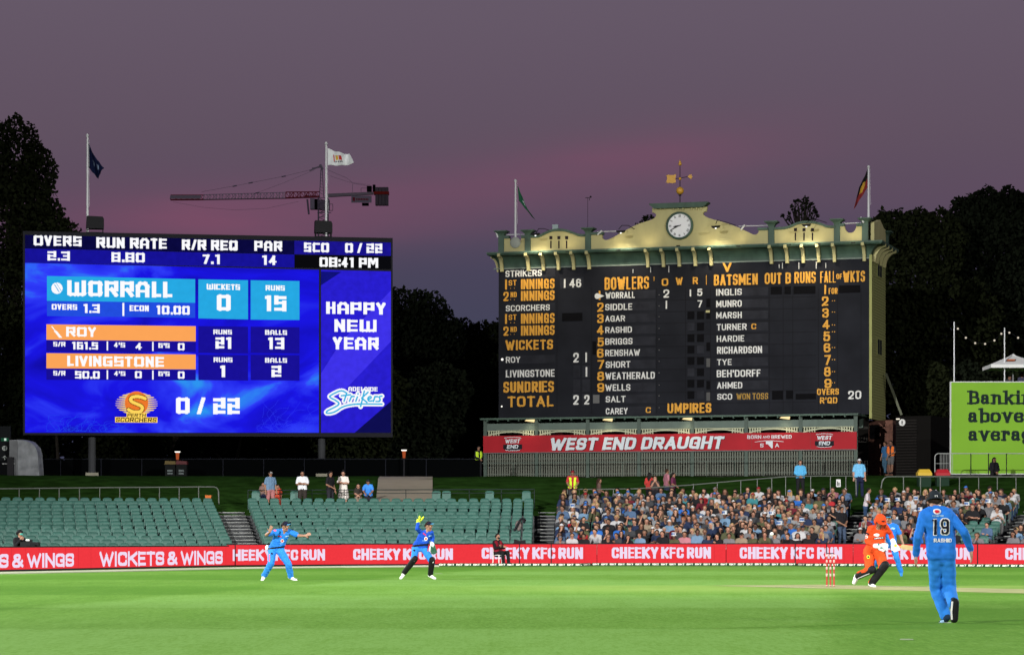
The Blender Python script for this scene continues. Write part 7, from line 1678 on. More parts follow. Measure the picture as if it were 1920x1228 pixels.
# cricket bat held by the batter
hb_ = Q.base; A = Q(1075, 558, -.26); B_ = Q(1150, 575, -.22); E_ = Q(1345, 602, .16); t = empty('cricket_bat', hb_, 0, 'cricket bat with pale blade and orange grip held out to the right by the batter', 'cricket bat')
MB().cyl(A, B_, .018, n=8).obj('handle', mat('grip_orange', (.75, .28, .03), .6), t)
dd = (E_ - B_).normalized(); sd_ = dd.cross(V3(0, 1, 0)).normalized(); nn2 = dd.cross(sd_).normalized(); mb = MB(); P = []
for (k_, w2, th) in ((0, .018, .018), (.06, .050, .022), (.5, .053, .03), (.92, .053, .026), (1, .045, .015)):
    c = lp(B_, E_, k_); P += [c + sd_ * w2 + nn2 * .006, c - sd_ * w2 + nn2 * .006, c - nn2 * th]
mb.add(P, [(i*3+j, (i+1)*3+j, (i+1)*3+(j+1) % 3, i*3+(j+1) % 3) for i in range(4) for j in range(3)] + [(0, 1, 2), (14, 13, 12)]); mb.obj('blade', mat('bat_willow', (.55, .40, .20), .5, .12, 8), t)
mb = MB()
for k_ in range(9): c = lp(B_, E_, .12 + k_ * .07); mb.cyl(c - nn2 * .034 + sd_ * .01, c - nn2 * .034 + sd_ * .01 + dd * .022, .010, n=5)
mb.obj('sticker', mat('sticker_brown', (.10, .02, .01), .6), t)
MW = Matrix.Translation(Q.base); zx = lambda x, y: (x / 6.82 + 1520, y / 6.82 + 940)
a0, b0 = zx(810, 425); decal(bat, me, MW, circ(a0+5, b0, 5.2, 2.6), a0-1, b0-3, a0+11, b0+3, 20, mwhite, 'chest_print')
a0, b0 = zx(808, 460); decal(bat, me, MW, lambda X, Y: (np.abs(Y - (b0 + 2 - (X - a0) * .12)) < 2.0), a0, b0 - 3, a0 + 19, b0 + 5, 16, mkb, 'chest_band'); decal(bat, me, MW, lambda X, Y: (np.abs(Y - (b0 + 2 - (X - a0) * .12)) < .9) & ((X * 1.1).astype(int) % 2 == 0), a0 + 1, b0 - 3, a0 + 18, b0 + 5, 16, mwhite, 'chest_letters', .009)
a0, b0 = zx(700, 395); decal(bat, me, MW, lambda X, Y: np.abs(Y - (b0 + (X-a0)*.6)) < 1.7, a0, b0 - 2, a0 + 7, b0 + 7, 14, mkb, 'sleeve_band'); decal(bat, me, MW, txt_fn('5', a0-.5, b0+3.5, a0 + 4.5, b0 + 11), a0-1, b0+3, a0 + 5, b0 + 12, 18, mwhite, 'sleeve_number')
a0, b0 = zx(737, 708); decal(bat, me, MW, circ(a0, b0, 2.9, 3.1), a0-3, b0-3.5, a0+3, b0+3.5, 14, GLY, 'trouser_badge'); decal(bat, me, MW, circ(a0, b0, 1.9, 1.8), a0-3, b0-3.5, a0+3, b0+3.5, 14, mkb, 'trouser_badge', .009)
# fielder running behind the batter
Q = Fig(1520, 940, 6.82, 0, (1689, 1080)); 
J = dict(SL=Q(960, 320, -.05), SR=Q(1092, 318, .0), neck=Q(1020, 285, -.02), head=Q(995, 225, -.08), F=V3(-.35, -.93, -.02), U=V3(0, -.1, 1),
         EL=Q(935, 430, -.1), WL=Q(950, 520, -.25), ER=Q(1148, 430, -.02), WR=Q(1178, 535, -.08), HL=Q(965, 540, .05), HR=Q(1050, 545, .05),
         KL=Q(880, 700, .0), AL=Q(825, 810, .45), TL=Q(815, 870, .50), KR=Q(1100, 720, -.10), AR=Q(1158, 905, .05), TR=Q(1160, 945, -.14))
me = blob('person', body_caps(J, 'short', 'long', bulk=1.0, mouth=True), .011, PM(skins[1], BLUE, BLUEB, cloth('shoe_blue', (.03, .2, .5))), 4, folds=.006, floor=.004, seed=4)
fl = person_obj('person', me, Q.base, 'fielder in blue kit and navy cap striding just behind the orange batter'); put_head('cap', cap_mesh('cap', capnavy, capnavy, .004, stripe=capsky), fl, frame(J['head'], J['F'], J['U'])); put_head('hair', _hb['short'], fl, frame(J['head'], J['F'], J['U']), [HAIRC[1]], .97)
MW = Matrix.Translation(Q.base); a0, b0 = zx(1030, 345); decal(fl, me, MW, circ(a0+3, b0, 4, 2), a0-1, b0-2, a0+7, b0+2, 10, mpale, 'chest_print')
# nearest fielder, seen from behind
Q = Fig(1680, 900, 4.235, 0, (1771, 1166.5))
J = dict(SL=Q(222, 272, -.02), SR=Q(418, 262, .02), neck=Q(305, 222, .03), head=Q(304, 168, .10), F=V3(-.05, .92, -.30), U=V3(0, .2, 1),
         EL=Q(172, 455, -.06), WL=Q(158, 596, .05), ER=Q(542, 412, -.10), WR=Q(594, 552, .02), DWL=V3(-.02, .1, -1), DWR=V3(.12, .1, -1), NWL=V3(-1, 0, .0), NWR=V3(1, 0, 0), curlWL=.55, curlWR=.3,
         HL=Q(320, 622, .02), HR=Q(402, 622, .02), KL=Q(322, 872, .16), AL=Q(396, 1082, -.02), TL=Q(362, 1134, .12), KR=Q(425, 868, .10), AR=Q(458, 985, -.30), TR=Q(462, 1100, -.34))
caps = body_caps(J, 'long', 'long', mouth=False, det=True, wide=1.04, bulk=.96)
caps = [c for c in caps]
sd0 = Q(262, 560, .0); sd1 = Q(262, 560, .0)
caps += [(Q(322, 600, .02), Q(402, 600, .02), .118, .118, 1, .004), (Q(292, 400, .0), Q(318, 590, .0), .106, .116, 1), (Q(402, 400, .0), Q(404, 590, .0), .106, .114, 1), (Q(262, 300, -.02), Q(292, 400, .0), .108, .106, 1), (Q(398, 295, .0), Q(402, 400, .0), .108, .106, 1)]
me = blob('person', caps, .0095, PM(skins[1], BLUE, BLUEB, cloth('shoe_navy', (.012, .03, .06))), 4, folds=.0034, floor=.004, seed=6)
rv = person_obj('person', me, Q.base, 'nearest fielder in blue seen from behind wearing number 19, stepping forward')
Mh = frame(J['head'], J['F'], J['U']); put_head('cap', cap_mesh('cap', cloth('cap_charcoal', (.018, .024, .03)), cloth('cap_charcoal2', (.018, .024, .03)), 0, r=.108), rv, Mh @ Matrix.Translation((0, .0, -.062)) @ Matrix.Diagonal((1.0, 1.0, 1.42, 1)), None, 1.03); put_head('hair', _hb['short'], rv, Mh, [HAIRC[1]], .92)
MW = Matrix.Translation(Q.base); zx = lambda x, y: (x / 4.235 + 1680, y / 4.235 + 900)
def D_(fn, x0, y0, x1, y1, n, m, nm, off=.005): 
    a, b = zx(x0, y0); c, d = zx(x1, y1); return decal(rv, me, MW, fn, a, b, c, d, n, m, nm, off)
def T_(s, x0, y0, x1, y1, **k): a, b = zx(x0, y0); c, d = zx(x1, y1); return txt_fn(s, a, b, c, d, **k)
a, b = zx(325, 250); D_(circ(a, b, 7.4, 5.2), 290, 225, 360, 275, 26, mwhite, 'sponsor_disc'); D_(circ(a, b, 4.2, 3.0), 300, 232, 350, 268, 20, mred, 'sponsor_mark', .010)
D_(T_('VODAFONE', 288, 277, 382, 290, t=.26, gap=.12), 286, 275, 384, 292, 14, mpale, 'sponsor_name')
D_(T_('1', 287, 312, 331, 434, grow=1.4, t=.17), 276, 302, 342, 444, 70, mwhite, 'number_outline'); D_(T_('9', 354, 306, 420, 432, grow=1.4, t=.15), 343, 296, 432, 444, 70, mwhite, 'number_outline')
D_(T_('1', 292, 312, 331, 434, t=.17), 276, 302, 342, 444, 90, mkb, 'number', .010); D_(T_('9', 354, 306, 420, 432, t=.15), 343, 296, 432, 444, 90, mkb, 'number', .010)
D_(T_('1', 283, 312, 300, 325, t=1), 283, 312, 302, 330, 10, mkb, 'number', .010)
D_(T_('RASHID', 300, 462, 440, 493, t=.21, gap=.1), 298, 458, 443, 496, 26, mwhite, 'name_print')
capo = rv.children[0]; MB().box((-.016, .118, .045), (.016, .126, .066)).obj('cap_badge', mwhite, capo)
# raised rear shoe with dark tread and the planted shoe's pale sole
so = Q(462, 1045, -.40); caps2 = [(Q(468, 968, -.36), Q(462, 1100, -.36), .052, .050, 0)]; o = link('shoe', blob('shoe', caps2, .010, [mat('shoe_sole_black', (.012, .013, .014), .6)], 2), rv)
MB().tube([Q(448, 962, -.40), Q(440, 1040, -.41), Q(444, 1105, -.40)], .011, 5).obj('sole_edge', m_shoe_w, o); mb = MB(); mb.cyl(Q(340, 1138, -.06), Q(438, 1138, -.06), .016, n=8); mb.obj('sole', m_shoe_w, rv); MB().cyl(Q(352, 1125, -.09), Q(380, 1118, -.09), .018, n=6).obj('shoe_flash', mpale, rv)
# wicket
p = Vector((STP.x, STP.y, 0)); wkt = empty('wicket', p, 0, 'three red and white cricket stumps at the left end of the pitch', 'wicket')
stm = MB().cyl((0, 0, 0), (0, 0, .711), .020, .018, 10).mesh('stump', mat('stump_red', (.30, .022, .012), .5)); bnd = MB()
for z0_, z1_ in ((.015, .04), (.23, .29), (.38, .43), (.53, .58), (.66, .70)): bnd.cyl((0, 0, z0_), (0, 0, z1_), .0215, n=10)
bm2 = MB()
for z0_ in (.02, .22, .25, .28, .37, .40, .43, .52, .55, .58): bm2.box((-.010, -.024, z0_), (.010, -.021, z0_ + .012))
bmm = bnd.mesh('band', mat('stump_white', (.50, .40, .37), .5)); bpm = bm2.mesh('band_print', mat('stump_red', (.30, .022, .012), .5))
for k_ in (-1, 0, 1): s_ = link('stump', stm, wkt, (k_ * .083, k_ * .05, 0)); link('band', bmm, s_); link('band_print', bpm, s_)
for k_ in (-1, 0): MB().cyl((k_ * .083, k_ * .05, .722), ((k_ + 1) * .083, (k_ + 1) * .05, .722), .009, n=6).obj('bail', m_black, wkt)
tag(MB().sph((0, 0, 0), .037, 16, 10).obj('cricket_ball', mat('ball_white', (.78, .78, .76), .4), None, True, ppt(1447, 1000.5, 59.5)), label='white cricket ball in flight in front of the crowd above the boards', cat='ball')
# ================================================================== SPECTATORS
def stand_J(h=1.75, arms='down', lean=0.0, step=0.0, twist=0.0, seed=0):
    k = h / 1.75; r = _r.Random(seed); v = lambda x, y, z: V3(x * k, y * k, z * k)
    J = dict(HL=v(-.10, 0, .92), HR=v(.10, 0, .92), KL=v(-.11, -.02, .50), KR=v(.12, -.03 - step * .3, .50), AL=v(-.12, .02 + step, .09), AR=v(.14, .02 - step, .09), TL=v(-.15, -.12 + step, .04), TR=v(.18, -.12 - step, .04),
             SL=v(-.185, lean * -.3, 1.42), SR=v(.185, lean * -.3, 1.42), neck=v(0, lean * -.34, 1.48), head=v(0, -.02 - lean * .42, 1.615), F=V3(math.sin(twist), -math.cos(twist), -.05), U=V3(0, -.02 - lean * .3, 1))
    A = {'down': ((-.26, .02, 1.13), (-.26, -.08, .88)), 'cross': ((-.25, -.02, 1.15), (.06, -.20, 1.16)), 'front': ((-.25, -.02, 1.14), (-.05, -.22, 1.00)), 'hip': ((-.33, .05, 1.15), (-.17, -.06, 1.00)), 'rail': ((-.25, -.15, 1.16), (-.16, -.38, 1.02)), 'face': ((-.24, -.12, 1.14), (-.05, -.20, 1.42)), 'up': ((-.28, -.1, 1.5), (-.2, -.2, 1.75))}
    L, W_ = A[arms] if not isinstance(arms, tuple) else A[arms[0]]; L2, W2 = A[arms] if not isinstance(arms, tuple) else A[arms[1]]
    dy = lean * -.3
    J['EL'] = v(L[0], L[1] + dy, L[2]); J['WL'] = v(W_[0], W_[1] + dy, W_[2]); J['ER'] = v(-L2[0], L2[1] + dy, L2[2]); J['WR'] = v(-W2[0], W2[1] + dy, W2[2] + (.04 if arms == 'cross' else 0)); return J
def standing(px, ytop, label, h=1.75, d=None, zfix=None, rz=0.0, arms='down', shirt=(.5, .5, .5), pants=(.02, .02, .03), shoes=None, skin=1, hair=1, hk='short', hat=None, sleeve='short', legs='long', lean=0, step=0, twist=0, vest=None, bulk=1.0, seed=0, vox=.017, ctag='person', group=None):
    """finds the distance where someone of this height tops out at the given pixel, standing on the ground"""
    hh = h + (.03 if hat else .0)
    if d is None:
        best = None
        for i in range(400):
            dd = 124 + i * .1; x = (px - CX) / FPX * dd; z = gh(x, dd); yt = HY - (z + hh - CAMZ) * FPX / dd
            e = abs(yt - ytop)
            if best is None or e < best[0]: best = (e, dd, z)
        _, d, z = best
    else:
        z = CAMZ + (HY - ytop) / FPX * d - hh if zfix is None else zfix
    x = (px - CX) / FPX * d; J = stand_J(h, arms, lean, step, twist, seed)
    caps = body_caps(J, sleeve, legs, bulk=bulk, det=True, mouth=False, hands=True)
    if vest: 
        SL, SR, HL, HR = J['SL'], J['SR'], J['HL'], J['HR']; 
        caps += [(lp(SL, HL, .14) + V3(.05, 0, 0), lp(SL, HL, .85) + V3(.02, 0, 0), .112, .118, 4, .008), (lp(SR, HR, .14) - V3(.05, 0, 0), lp(SR, HR, .85) - V3(.02, 0, 0), .112, .118, 4, .008)]
    nm = lambda c: 'cloth_%02d%02d%02d' % tuple(int(v * 99) for v in c)
    ms = [skins[skin], cloth(nm(shirt), shirt), cloth(nm(pants), pants), shoes or m_shoe_k, cloth(nm(vest), vest, .05) if vest else PADB, m_eye, m_mouth]
    me = blob('person', caps, vox, ms, 3, folds=.005, floor=.0, seed=seed)
    o = person_obj('person', me, (x, d, z), label, ctag, group, rz); M_ = frame(J['head'], J['F'], J['U'])
    if hair is not None: put_head('hair', _hb[hk], o, M_, [HAIRC[hair]], .98)
    if hat: hm_ = cloth('hat_' + nm(hat), hat); put_head('cap', CAPM, o, M_, [hm_, hm_])
    return o, J, z, d
NAVY = (.012, .016, .04); BLK = (.012, .012, .014); WHT = (.62, .62, .62); SKY = (.09, .33, .62)
dk = .55
standing(507, 882, 'man in grey-blue t-shirt, cap and pink shorts standing on the lawn behind the middle seats', 1.8, arms='down', shirt=(.10, .17, .26), pants=(.30, .12, .12), skin=2, hair=1, hat=(.22, .22, .22), legs='shorts', rz=.5, seed=1)
standing(494, 905, 'small child with dark hair standing left of the man in pink shorts', 1.12, d=129.5, arms='cross', shirt=(.16, .10, .09), pants=NAVY, skin=2, hair=0, hk='long', seed=2)
standing(521, 910, 'small child in an orange-red outfit right of the man in pink shorts', 1.05, d=129.2, arms='down', shirt=(.38, .05, .025), pants=(.30, .04, .02), skin=2, hair=0, seed=3)
standing(567, 882.5, 'man in white t-shirt with arms folded and dark shorts standing on the lawn', 1.8, arms='cross', shirt=(.55, .57, .60), pants=(.03, .025, .022), skin=2, hair=0, legs='shorts', seed=4, bulk=1.03)
standing(619, 883, 'man in black shirt turned sideways on the lawn beside the woman in white', 1.78, arms=('front', 'down'), shirt=BLK, pants=(.02, .02, .025), skin=2, hair=0, rz=.9, seed=5)
standing(643.5, 882.5, 'woman in a white dress with folded arms standing on the lawn', 1.70, arms='cross', shirt=(.58, .54, .50), pants=(.58, .54, .50), skin=1, hair=0, hk='bun', legs='dress', seed=6, bulk=.88)
standing(672, 908, 'dark haired child leaning on the railing left of the man in the blue top', 1.15, d=128.9, arms='front', shirt=(.03, .025, .03), pants=(.20, .16, .12), skin=1, hair=0, hk='long', seed=7)
standing(690.5, 898, 'man in bright blue top and navy cap leaning on the dark railing', 1.50, d=128.7, arms='rail', lean=.4, shirt=(.04, .20, .60), pants=(.02, .02, .03), skin=2, hair=0, hat=(.01, .02, .03), seed=8, bulk=1.05)
standing(897, 838.5, 'guard in a yellow high visibility vest standing by the left end of the scoreboard', 1.76, d=157.5, zfix=4.5, arms='front', shirt=BLK, pants=BLK, skin=2, hair=0, vest=(.42, .62, .03), sleeve='long', rz=.6, seed=9)
standing(1073.5, 880, 'guard in red shirt, red cap and yellow vest leaning over the crowd', 1.78, arms='rail', lean=.35, shirt=(.30, .025, .03), pants=(.03, .03, .035), skin=2, hair=0, hat=(.20, .012, .02), vest=(.45, .66, .03), seed=10, bulk=1.04)
standing(1500.5, 862, 'steward in long sleeved light blue shirt standing behind the crowd below the banner', 1.78, arms='front', shirt=(.07, .30, .52), pants=BLK, skin=1, hair=1, sleeve='long', seed=11)
standing(1611, 858, 'steward in pale blue shirt and white cap standing at the top of the right aisle', 1.80, d=129.0, arms='down', shirt=(.12, .34, .55), pants=NAVY, skin=1, hair=4, hat=(.5, .52, .55), seed=12, bulk=1.06)
for px in (1500.5, 1611): pass
standing(1660, 846, 'person in blue overalls walking by the brick corner of the scoreboard', 1.74, d=150, zfix=4.5, arms='down', shirt=(.03, .10, .22), pants=(.04, .09, .14), skin=2, hair=1, rz=-1.0, step=.15, seed=13)
standing(1671, 843, 'person in an orange vest and grey shorts walking by the brick corner of the scoreboard', 1.78, d=149.5, zfix=4.5, arms='front', shirt=(.02, .03, .04), pants=(.10, .10, .10), skin=2, hair=0, vest=(.70, .16, .03), legs='shorts', rz=-.7, step=.15, seed=14)
standing(1864, 857, 'dark clothed person with bushy hair in front of the green hoarding', 1.74, d=137.8, arms='front', shirt=BLK, pants=BLK, skin=3, hair=0, hk='long', sleeve='long', rz=.4, seed=15, bulk=1.05)
standing(1893, 704.5, 'dim person under the white umbrella on the deck, left of two', 1.25, d=143.5, arms='front', shirt=(.03, .03, .04), pants=BLK, skin=2, hair=0, seed=16)
standing(1916, 699, 'dim person with red cap under the white umbrella on the deck', 1.3, d=143.5, arms='front', shirt=(.04, .04, .07), pants=BLK, skin=3, hair=0, hat=(.20, .02, .02), seed=17)
standing(1250, 878.5, 'man in pink shirt standing on the lawn with his back half turned', 1.78, d=136, arms='down', shirt=(.32, .13, .16), pants=(.03, .04, .07), skin=2, hair=1, rz=1.9, seed=18)
standing(1262, 886, 'person in maroon top beside the man in the pink shirt', 1.55, d=135, arms='front', shirt=(.10, .02, .05), pants=BLK, skin=2, hair=0, rz=1.2, seed=19)
standing(1218, 886, 'person in a red top with dark hair standing behind the top row', 1.6, d=131.5, arms='front', shirt=(.42, .04, .035), pants=BLK, skin=2, hair=0, hk='long', rz=2.6, seed=20)
standing(1228, 893, 'child in dark clothes right of the person in the red top', 1.3, d=131, arms='face', shirt=(.04, .03, .03), pants=BLK, skin=1, hair=1, seed=21)
standing(1123, 897, 'person in brown top turned away on the lawn behind the crowd', 1.4, d=131, arms='front', shirt=(.10, .06, .05), pants=BLK, skin=1, hair=1, hk='long', rz=1.6, seed=22)
standing(1578, 925, 'tall man in black top and jeans standing in the aisle right of the main crowd', 1.82, d=119.2, zfix=.62, arms='front', shirt=BLK, pants=(.04, .06, .10), skin=3, hair=0, rz=.5, seed=23)
standing(1623, 911, 'person in patterned white shirt and jeans climbing the right aisle steps', 1.72, d=124.2, zfix=1.6, arms='front', lean=.3, shirt=(.42, .38, .40), pants=(.03, .06, .12), skin=2, hair=0, rz=1.3, step=.1, seed=24)
# seated guard in front of the boards, on a white chair
d = 113.9; x = (938 - CX) / FPX * d; chl = empty('plastic_chair', (x, d, 0), .6, 'white plastic chair under the seated guard in front of the red boards', 'chair'); m_pl = mat('plastic_white', (.66, .66, .64), .45)
MB().box((-.22, -.22, .40), (.22, .22, .43)).obj('seat', m_pl, chl); MB().prism([(-.21, .43), (.21, .43), (.19, .82), (-.19, .82)], .20, .225).obj('backrest', m_pl, chl)
for sx in (-.2, .2):
    for sy in (-.2, .2): MB().cyl((sx, sy, .40), (sx * 1.1, sy * 1.1, 0), .022, .018, 6).obj('leg', m_pl, chl)
def seated_J(pose, r):
    v = V3; J = dict(HL=v(-.10, .05, .50), HR=v(.10, .05, .50), KL=v(-.14, -.36, .53), KR=v(.14, -.36, .53), AL=v(-.14, -.36, .12), AR=v(.14, -.36, .12), TL=v(-.15, -.50, .05), TR=v(.15, -.50, .05), U=v(0, -.05, 1), F=v(-.12, -1, -.05))
    ln = {'lap': .02, 'cross': .0, 'chin': .18, 'lean': .28, 'phone': .08, 'up': 0.0, 'side': .05, 'clap': .08}[pose]
    J.update(SL=v(-.18, .06 - ln, 1.00 - ln * .2), SR=v(.18, .06 - ln, 1.00 - ln * .2), neck=v(0, .04 - ln * 1.1, 1.07 - ln * .25), head=v(0, .0 - ln * 1.25, 1.205 - ln * .3))
    A = {'lap': ((-.24, .0, .72), (-.10, -.22, .62)), 'cross': ((-.24, -.04, .74), (.05, -.20, .76)), 'chin': ((-.18, -.30, .66), (-.03, -.30, .98)), 'lean': ((-.22, -.38, .62), (-.05, -.52, .60)), 'phone': ((-.22, -.08, .72), (-.06, -.32, .84)), 'up': ((-.30, -.12, 1.10), (-.22, -.16, 1.36)), 'side': ((-.27, .0, .72), (-.2, -.25, .58)), 'clap': ((-.22, -.1, .76), (-.03, -.32, .90))}
    L, W_ = A[pose]; J['EL'] = v(*L); J['WL'] = v(*W_); J['ER'] = v(-L[0], L[1], L[2]); J['WR'] = v(-W_[0], W_[1], W_[2] + (.04 if pose == 'cross' else 0))
    if pose in ('up', 'chin', 'phone'): L, W_ = A['lap'] if pose != 'chin' else A['side']; J['ER'] = v(-L[0], L[1] - ln, L[2]); J['WR'] = v(-W_[0], W_[1] - ln, W_[2])
    return J
J = seated_J('cross', _r); ms = [skins[1], cloth('guard_black', (.014, .012, .013)), cloth('guard_trousers', (.012, .012, .013)), m_shoe_k, cloth('vest_red', (.17, .008, .018)), m_eye, m_mouth]
caps = body_caps(J, 'long', 'long', bulk=1.02) + [(J['SL'] + V3(.06, 0, -.05), J['HL'] + V3(.02, 0, .10), .112, .116, 4, .008), (J['SR'] + V3(-.06, 0, -.05), J['HR'] + V3(-.02, 0, .10), .112, .116, 4, .008)]
g_o = person_obj('person', blob('person', caps, .017, ms, 3, folds=.004, seed=3), (x, d, -.045), 'guard in red vest and black mask sitting on a white chair before the boards', rz=.75); g_o.rotation_euler.x = -.12
M_ = frame(J['head'], J['F'], J['U']); put_head('hair', _hb['short'], g_o, M_, [HAIRC[0]], .98); put_head('face_mask', MB().sph((0, -.055, -.05), .06, 10, 6, sc=(1, .9, .75)).mesh('face_mask', PADB, True), g_o, M_)
# camera operator at far left
d = 101; x = (36 - CX) / FPX * d; J = stand_J(1.72, 'face', .1, 0, 0, 3); z = CAMZ + (HY - 991) / FPX * d - 1.78
cmo = person_obj('person', blob('person', body_caps(J, 'long', 'long', bulk=1.08), .018, [skins[1], cloth('op_black', (.012, .012, .014)), cloth('op_black', (.012, .012, .014)), m_shoe_k, PADB, m_eye, m_mouth], 3), (x, d, z), 'camera operator in black with headset and goggles behind the left red board', rz=.6)
M_ = frame(J['head'], J['F'], J['U']); put_head('hood', _hb['short'], cmo, M_, [cloth('op_black', (.012, .012, .014))], 1.2); put_head('goggles', MB().box((-.05, -.125, -.015), (.05, -.10, .04)).mesh('goggles', mat('goggle_teal', (.06, .38, .32), .3)), cmo, M_)
t = empty('broadcast_camera', (x + .42, d - .3, z + 1.15), 0, 'black broadcast camera held by the operator at the far left', 'camera'); MB().box((-.30, -.2, -.12), (.35, .2, .16)).box((-.12, -.15, .16), (.1, .05, .24)).obj('body', m_black, t); MB().cyl((.1, -.2, .03), (.16, -.42, .03), .085, .1, 12).obj('lens', m_black, t); MB().box((-.10, -.22, .20), (.03, -.16, .26)).obj('viewfinder', m_pl, t); MB().cyl((0, 0, -.12), (0, 0, -1.1 - z), .05, n=8).obj('pedestal', m_black, t)
# ---- crowd
SH = [('white', (.44, .44, .45)), ('black', (.016, .016, .018)), ('navy', (.018, .028, .065)), ('grey', (.16, .16, .17)), ('bright blue', (.025, .12, .42)), ('light blue', (.14, .24, .36)), ('red', (.34, .025, .03)), ('charcoal', (.045, .047, .052)), ('teal', (.04, .18, .20)), ('beige', (.25, .20, .14)), ('maroon', (.12, .015, .025)), ('pale grey', (.22, .23, .24)), ('pink', (.40, .17, .20)), ('olive', (.075, .08, .04)), ('orange', (.42, .12, .03)), ('denim blue', (.07, .12, .21))]
SW = [12, 27, 14, 9, 5, 5, 2, 13, 2, 5, 2, 7, 1, 4, 1, 5]
SHM = [cloth('shirt_' + n.replace(' ', '_'), tuple(v * .82 for v in c)) for n, c in SH]
HATS = [('white', (.50, .50, .51)), ('black', (.015, .015, .017)), ('blue', (.04, .16, .48)), ('red', (.30, .02, .025)), ('grey', (.14, .14, .15)), ('navy', (.012, .02, .05))]
HTM = [cloth('hat_' + n, c) for n, c in HATS]
PT = [cloth('jeans', (.03, .05, .10)), cloth('dark_trousers', (.02, .02, .025)), cloth('khaki', (.20, .16, .10)), cloth('grey_shorts', (.12, .12, .12))]
POSES = ['lap', 'cross', 'chin', 'lean', 'phone', 'side', 'clap', 'up']; PMESH = {}
for ps in POSES:
    for sl in (('short', 'long') if ps != 'up' else ('short',)):
        J = seated_J(ps, _r); PMESH[(ps, sl)] = (blob('person', body_caps(J, sl, 'long', det=True, hands=None, bulk=1.02), .024, [skins[0], SHM[0], PT[0], m_shoe_k, PADB, m_eye, m_mouth], 2, folds=.004), J)
bk_m = [mat('bucket_white', (.52, .54, .56), .6), mat('bucket_blue', (.02, .09, .30), .6)]
mb = MB(); mb.cyl((0, 0, .06), (0, 0, .205), .100, .112, 16, 0); mb.cyl((0, 0, .05), (0, 0, .065), .145, .145, 16, 0)
for a in (-.5, 0, .5):
    for da in (-.12, .12): c, s = math.sin(a + da), -math.cos(a + da); mb.add([(c*.108 - .010, s*.108 - .004, .09), (c*.108 + .010, s*.108 - .004, .09), (c*.114 + .010, s*.114 - .004, .18), (c*.114 - .010, s*.114 - .004, .18)], [(0,1,2,3)], 1)
BKT = mb.mesh('bucket_hat', bk_m)
SGL = MB().box((-.065, -.108, -.002), (-.008, -.088, .026)).box((.008, -.108, -.002), (.065, -.088, .026)).mesh('sunglasses', m_black)
CARD = MB().box((-.12, -.01, 0), (.12, .0, .22)).mesh('card', bk_m[0])
HN = ['black', 'dark', 'brown', 'blond', 'grey', 'red']; cr_ = _r.Random(21)
keys = sorted(occupied, key=lambda k: (k[1], k[0], k[2]))
MAXC = 272
if len(keys) > MAXC:
    dropped = set(sorted(keys, key=lambda k: -spots[k][1])[:len(keys) - MAXC]); keys = [k for k in keys if k not in dropped]
else: dropped = set()
NUMW = ['first', 'second', 'third', 'fourth', 'fifth', 'sixth', 'seventh', 'eighth', 'ninth', 'tenth', 'eleventh', 'twelfth', 'thirteenth', 'fourteenth', 'fifteenth', 'sixteenth', 'seventeenth', 'eighteenth', 'nineteenth', 'twentieth', 'twenty-first', 'twenty-second', 'twenty-third', 'twenty-fourth', 'twenty-fifth', 'twenty-sixth', 'twenty-seventh', 'twenty-eighth']
used = set(); back_parts = []; PAL = []
def pal(m):
    if m not in PAL: PAL.append(m)
    return PAL.index(m)
for key in sorted(dropped):
    x, y, z, rz, n = spots[key]; ps = cr_.choice(['lap', 'cross', 'side', 'lean', 'chin', 'phone']); me, J = PMESH[(ps, 'short')]; sk = cr_.choices(range(5), [30, 34, 18, 12, 6])[0]
    M_ = Matrix.Translation((x, y - .02, z - .03)) @ Matrix.Rotation(rz + cr_.uniform(-.4, .3), 4, 'Z') @ Matrix.Scale(cr_.uniform(.9, 1.05), 4)
    mm = [pal(skins[sk]), pal(SHM[cr_.choices(range(len(SH)), SW)[0]]), pal(PT[0]), pal(m_shoe_k), 0, pal(m_eye), pal(m_mouth)]
    back_parts.append((me, M_, mm)); F_ = frame(J['head'], J['F'], J['U']); hk = cr_.choice(['short', 'short', 'long']); back_parts.append((_hb[hk], M_ @ F_, [pal(HAIRC[cr_.choice([0, 0, 1, 1, 2, 3])])]))
    if cr_.random() < .25: h = pal(HTM[cr_.randrange(6)]); back_parts.append((CAPM, M_ @ F_, [h, h]))
if back_parts:
    V = []; Fc = []; Mi = []; base = 0
    for me, M_, mm in back_parts:
        co = np.empty(len(me.vertices) * 3); me.vertices.foreach_get('co', co); co = co.reshape(-1, 3); A = np.array(M_); V.append(co @ A[:3, :3].T + A[:3, 3])
        Fc += [tuple(base + v for v in p.vertices) for p in me.polygons]; mi_ = np.empty(len(me.polygons), np.int32); me.polygons.foreach_get('material_index', mi_); Mi.append(np.array(mm)[mi_]); base += len(co)
    cm_ = bpy.data.meshes.new('back_row_crowd'); cm_.from_pydata(np.concatenate(V).tolist(), [], Fc)
    for m in PAL: cm_.materials.append(m)
    cm_.polygons.foreach_set('material_index', np.concatenate(Mi).astype(np.int32)); cm_.polygons.foreach_set('use_smooth', [True] * len(Fc)); cm_.update()
    tag(link('back_row_crowd', cm_), label='farther spectators seated shoulder to shoulder in the back rows of the stand', cat='crowd', kind='stuff')
print('CROWD', len(keys), len(dropped))
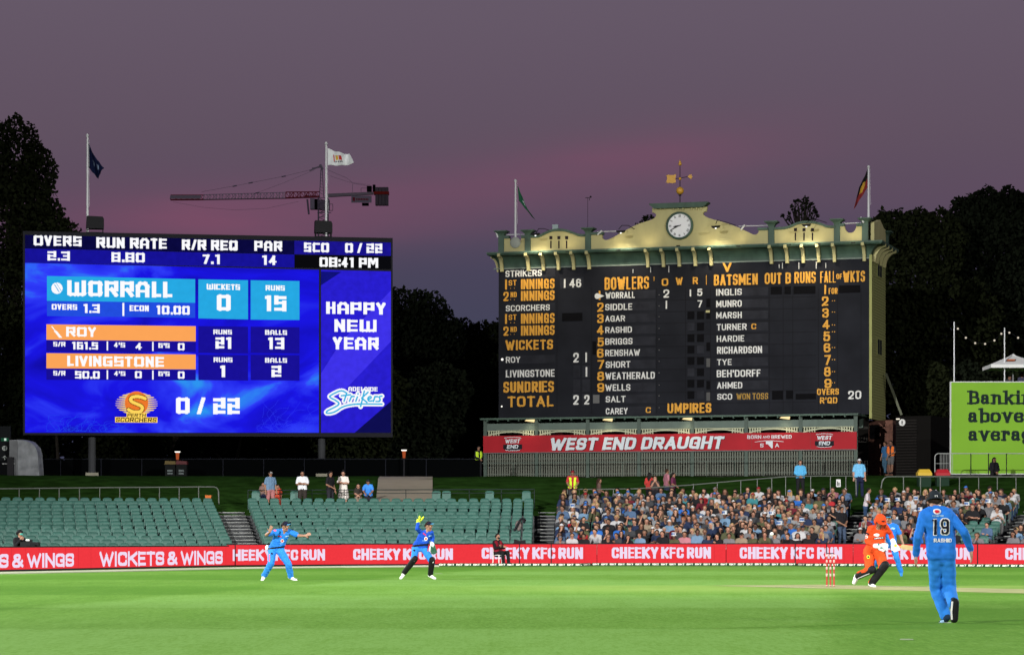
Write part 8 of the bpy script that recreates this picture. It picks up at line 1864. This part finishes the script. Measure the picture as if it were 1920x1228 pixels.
for key in keys:
    nm, r, k = key; x, y, z, rz, n = spots[key]; ps = cr_.choices(POSES, [24, 16, 10, 14, 9, 16, 9, 3])[0]; sl = cr_.choice(['short', 'short', 'long']) if ps != 'up' else 'short'
    me, J = PMESH[(ps, sl)]; si = cr_.choices(range(len(SH)), SW)[0]; sk = cr_.choices(range(5), [30, 34, 18, 12, 6])[0]; hi = cr_.choices(range(6), [30, 28, 20, 10, 7, 4])[0] if sk < 3 else 0
    px = px_of(spots[key]); low = .0
    o = link('person', me, None, (x + cr_.uniform(-.05, .05), y - .02, z - .03), rz + cr_.uniform(-.45, .30)); sc = cr_.uniform(.90, 1.06); o.scale = (sc * cr_.uniform(.95, 1.12), sc, sc)
    add_obj_mat(o, [skins[sk], SHM[si], cr_.choice(PT), m_shoe_k, PADB, m_eye, m_mouth])
    M_ = frame(J['head'], J['F'], J['U']); M_ = M_ @ Matrix.Rotation(0, 4, 'Z'); hk = cr_.choices(['short', 'long', 'bun'], [62, 32, 6])[0]; hat = None; q = cr_.random()
    if q < .055 and r < 13: put_head('bucket_hat', BKT, o, M_); hat = 'white bucket'
    elif q < .30: hi2 = cr_.choices(range(6), [30, 26, 12, 7, 12, 12])[0]; put_head('cap', CAPM, o, M_, [HTM[hi2], HTM[hi2]]); hat = HATS[hi2][0] + ' cap'
    put_head('hair', _hb[hk], o, M_, [HAIRC[hi]], .97)
    if cr_.random() < .18: put_head('sunglasses', SGL, o, M_)
    side = 'aisle'
    hd = ('a ' + hat if hat and 'cap' in hat else 'a white bucket hat' if hat else ('long ' if hk == 'long' else '') + HN[hi] + ' hair').replace('a white bucket hat', 'white bucket hat')
    lab = '%s top and %s, %s row, %s seat, %s' % (SH[si][0], hd.replace('a ', '', 1) if hd.startswith('a ') else hd, ORD[r], NUMW[min(k, 27)], names[nm])
    tag(o, label='spectator in ' + lab, cat='person', group='seated spectators')
# seats left behind the spectators, seen between them
parts = []
for key in occupied:
    x, y, z, rz, n = spots[key]; parts.append((sm_b, Matrix.Translation((x, y, z)) @ Matrix.Rotation(rz, 4, 'Z'), 0))
tag(link('occupied_seats', joined('occupied_seats', parts, [m_seat])), label='teal seats behind the seated spectators', cat='seats', kind='stuff')
bpy.data.scenes.remove(WS)
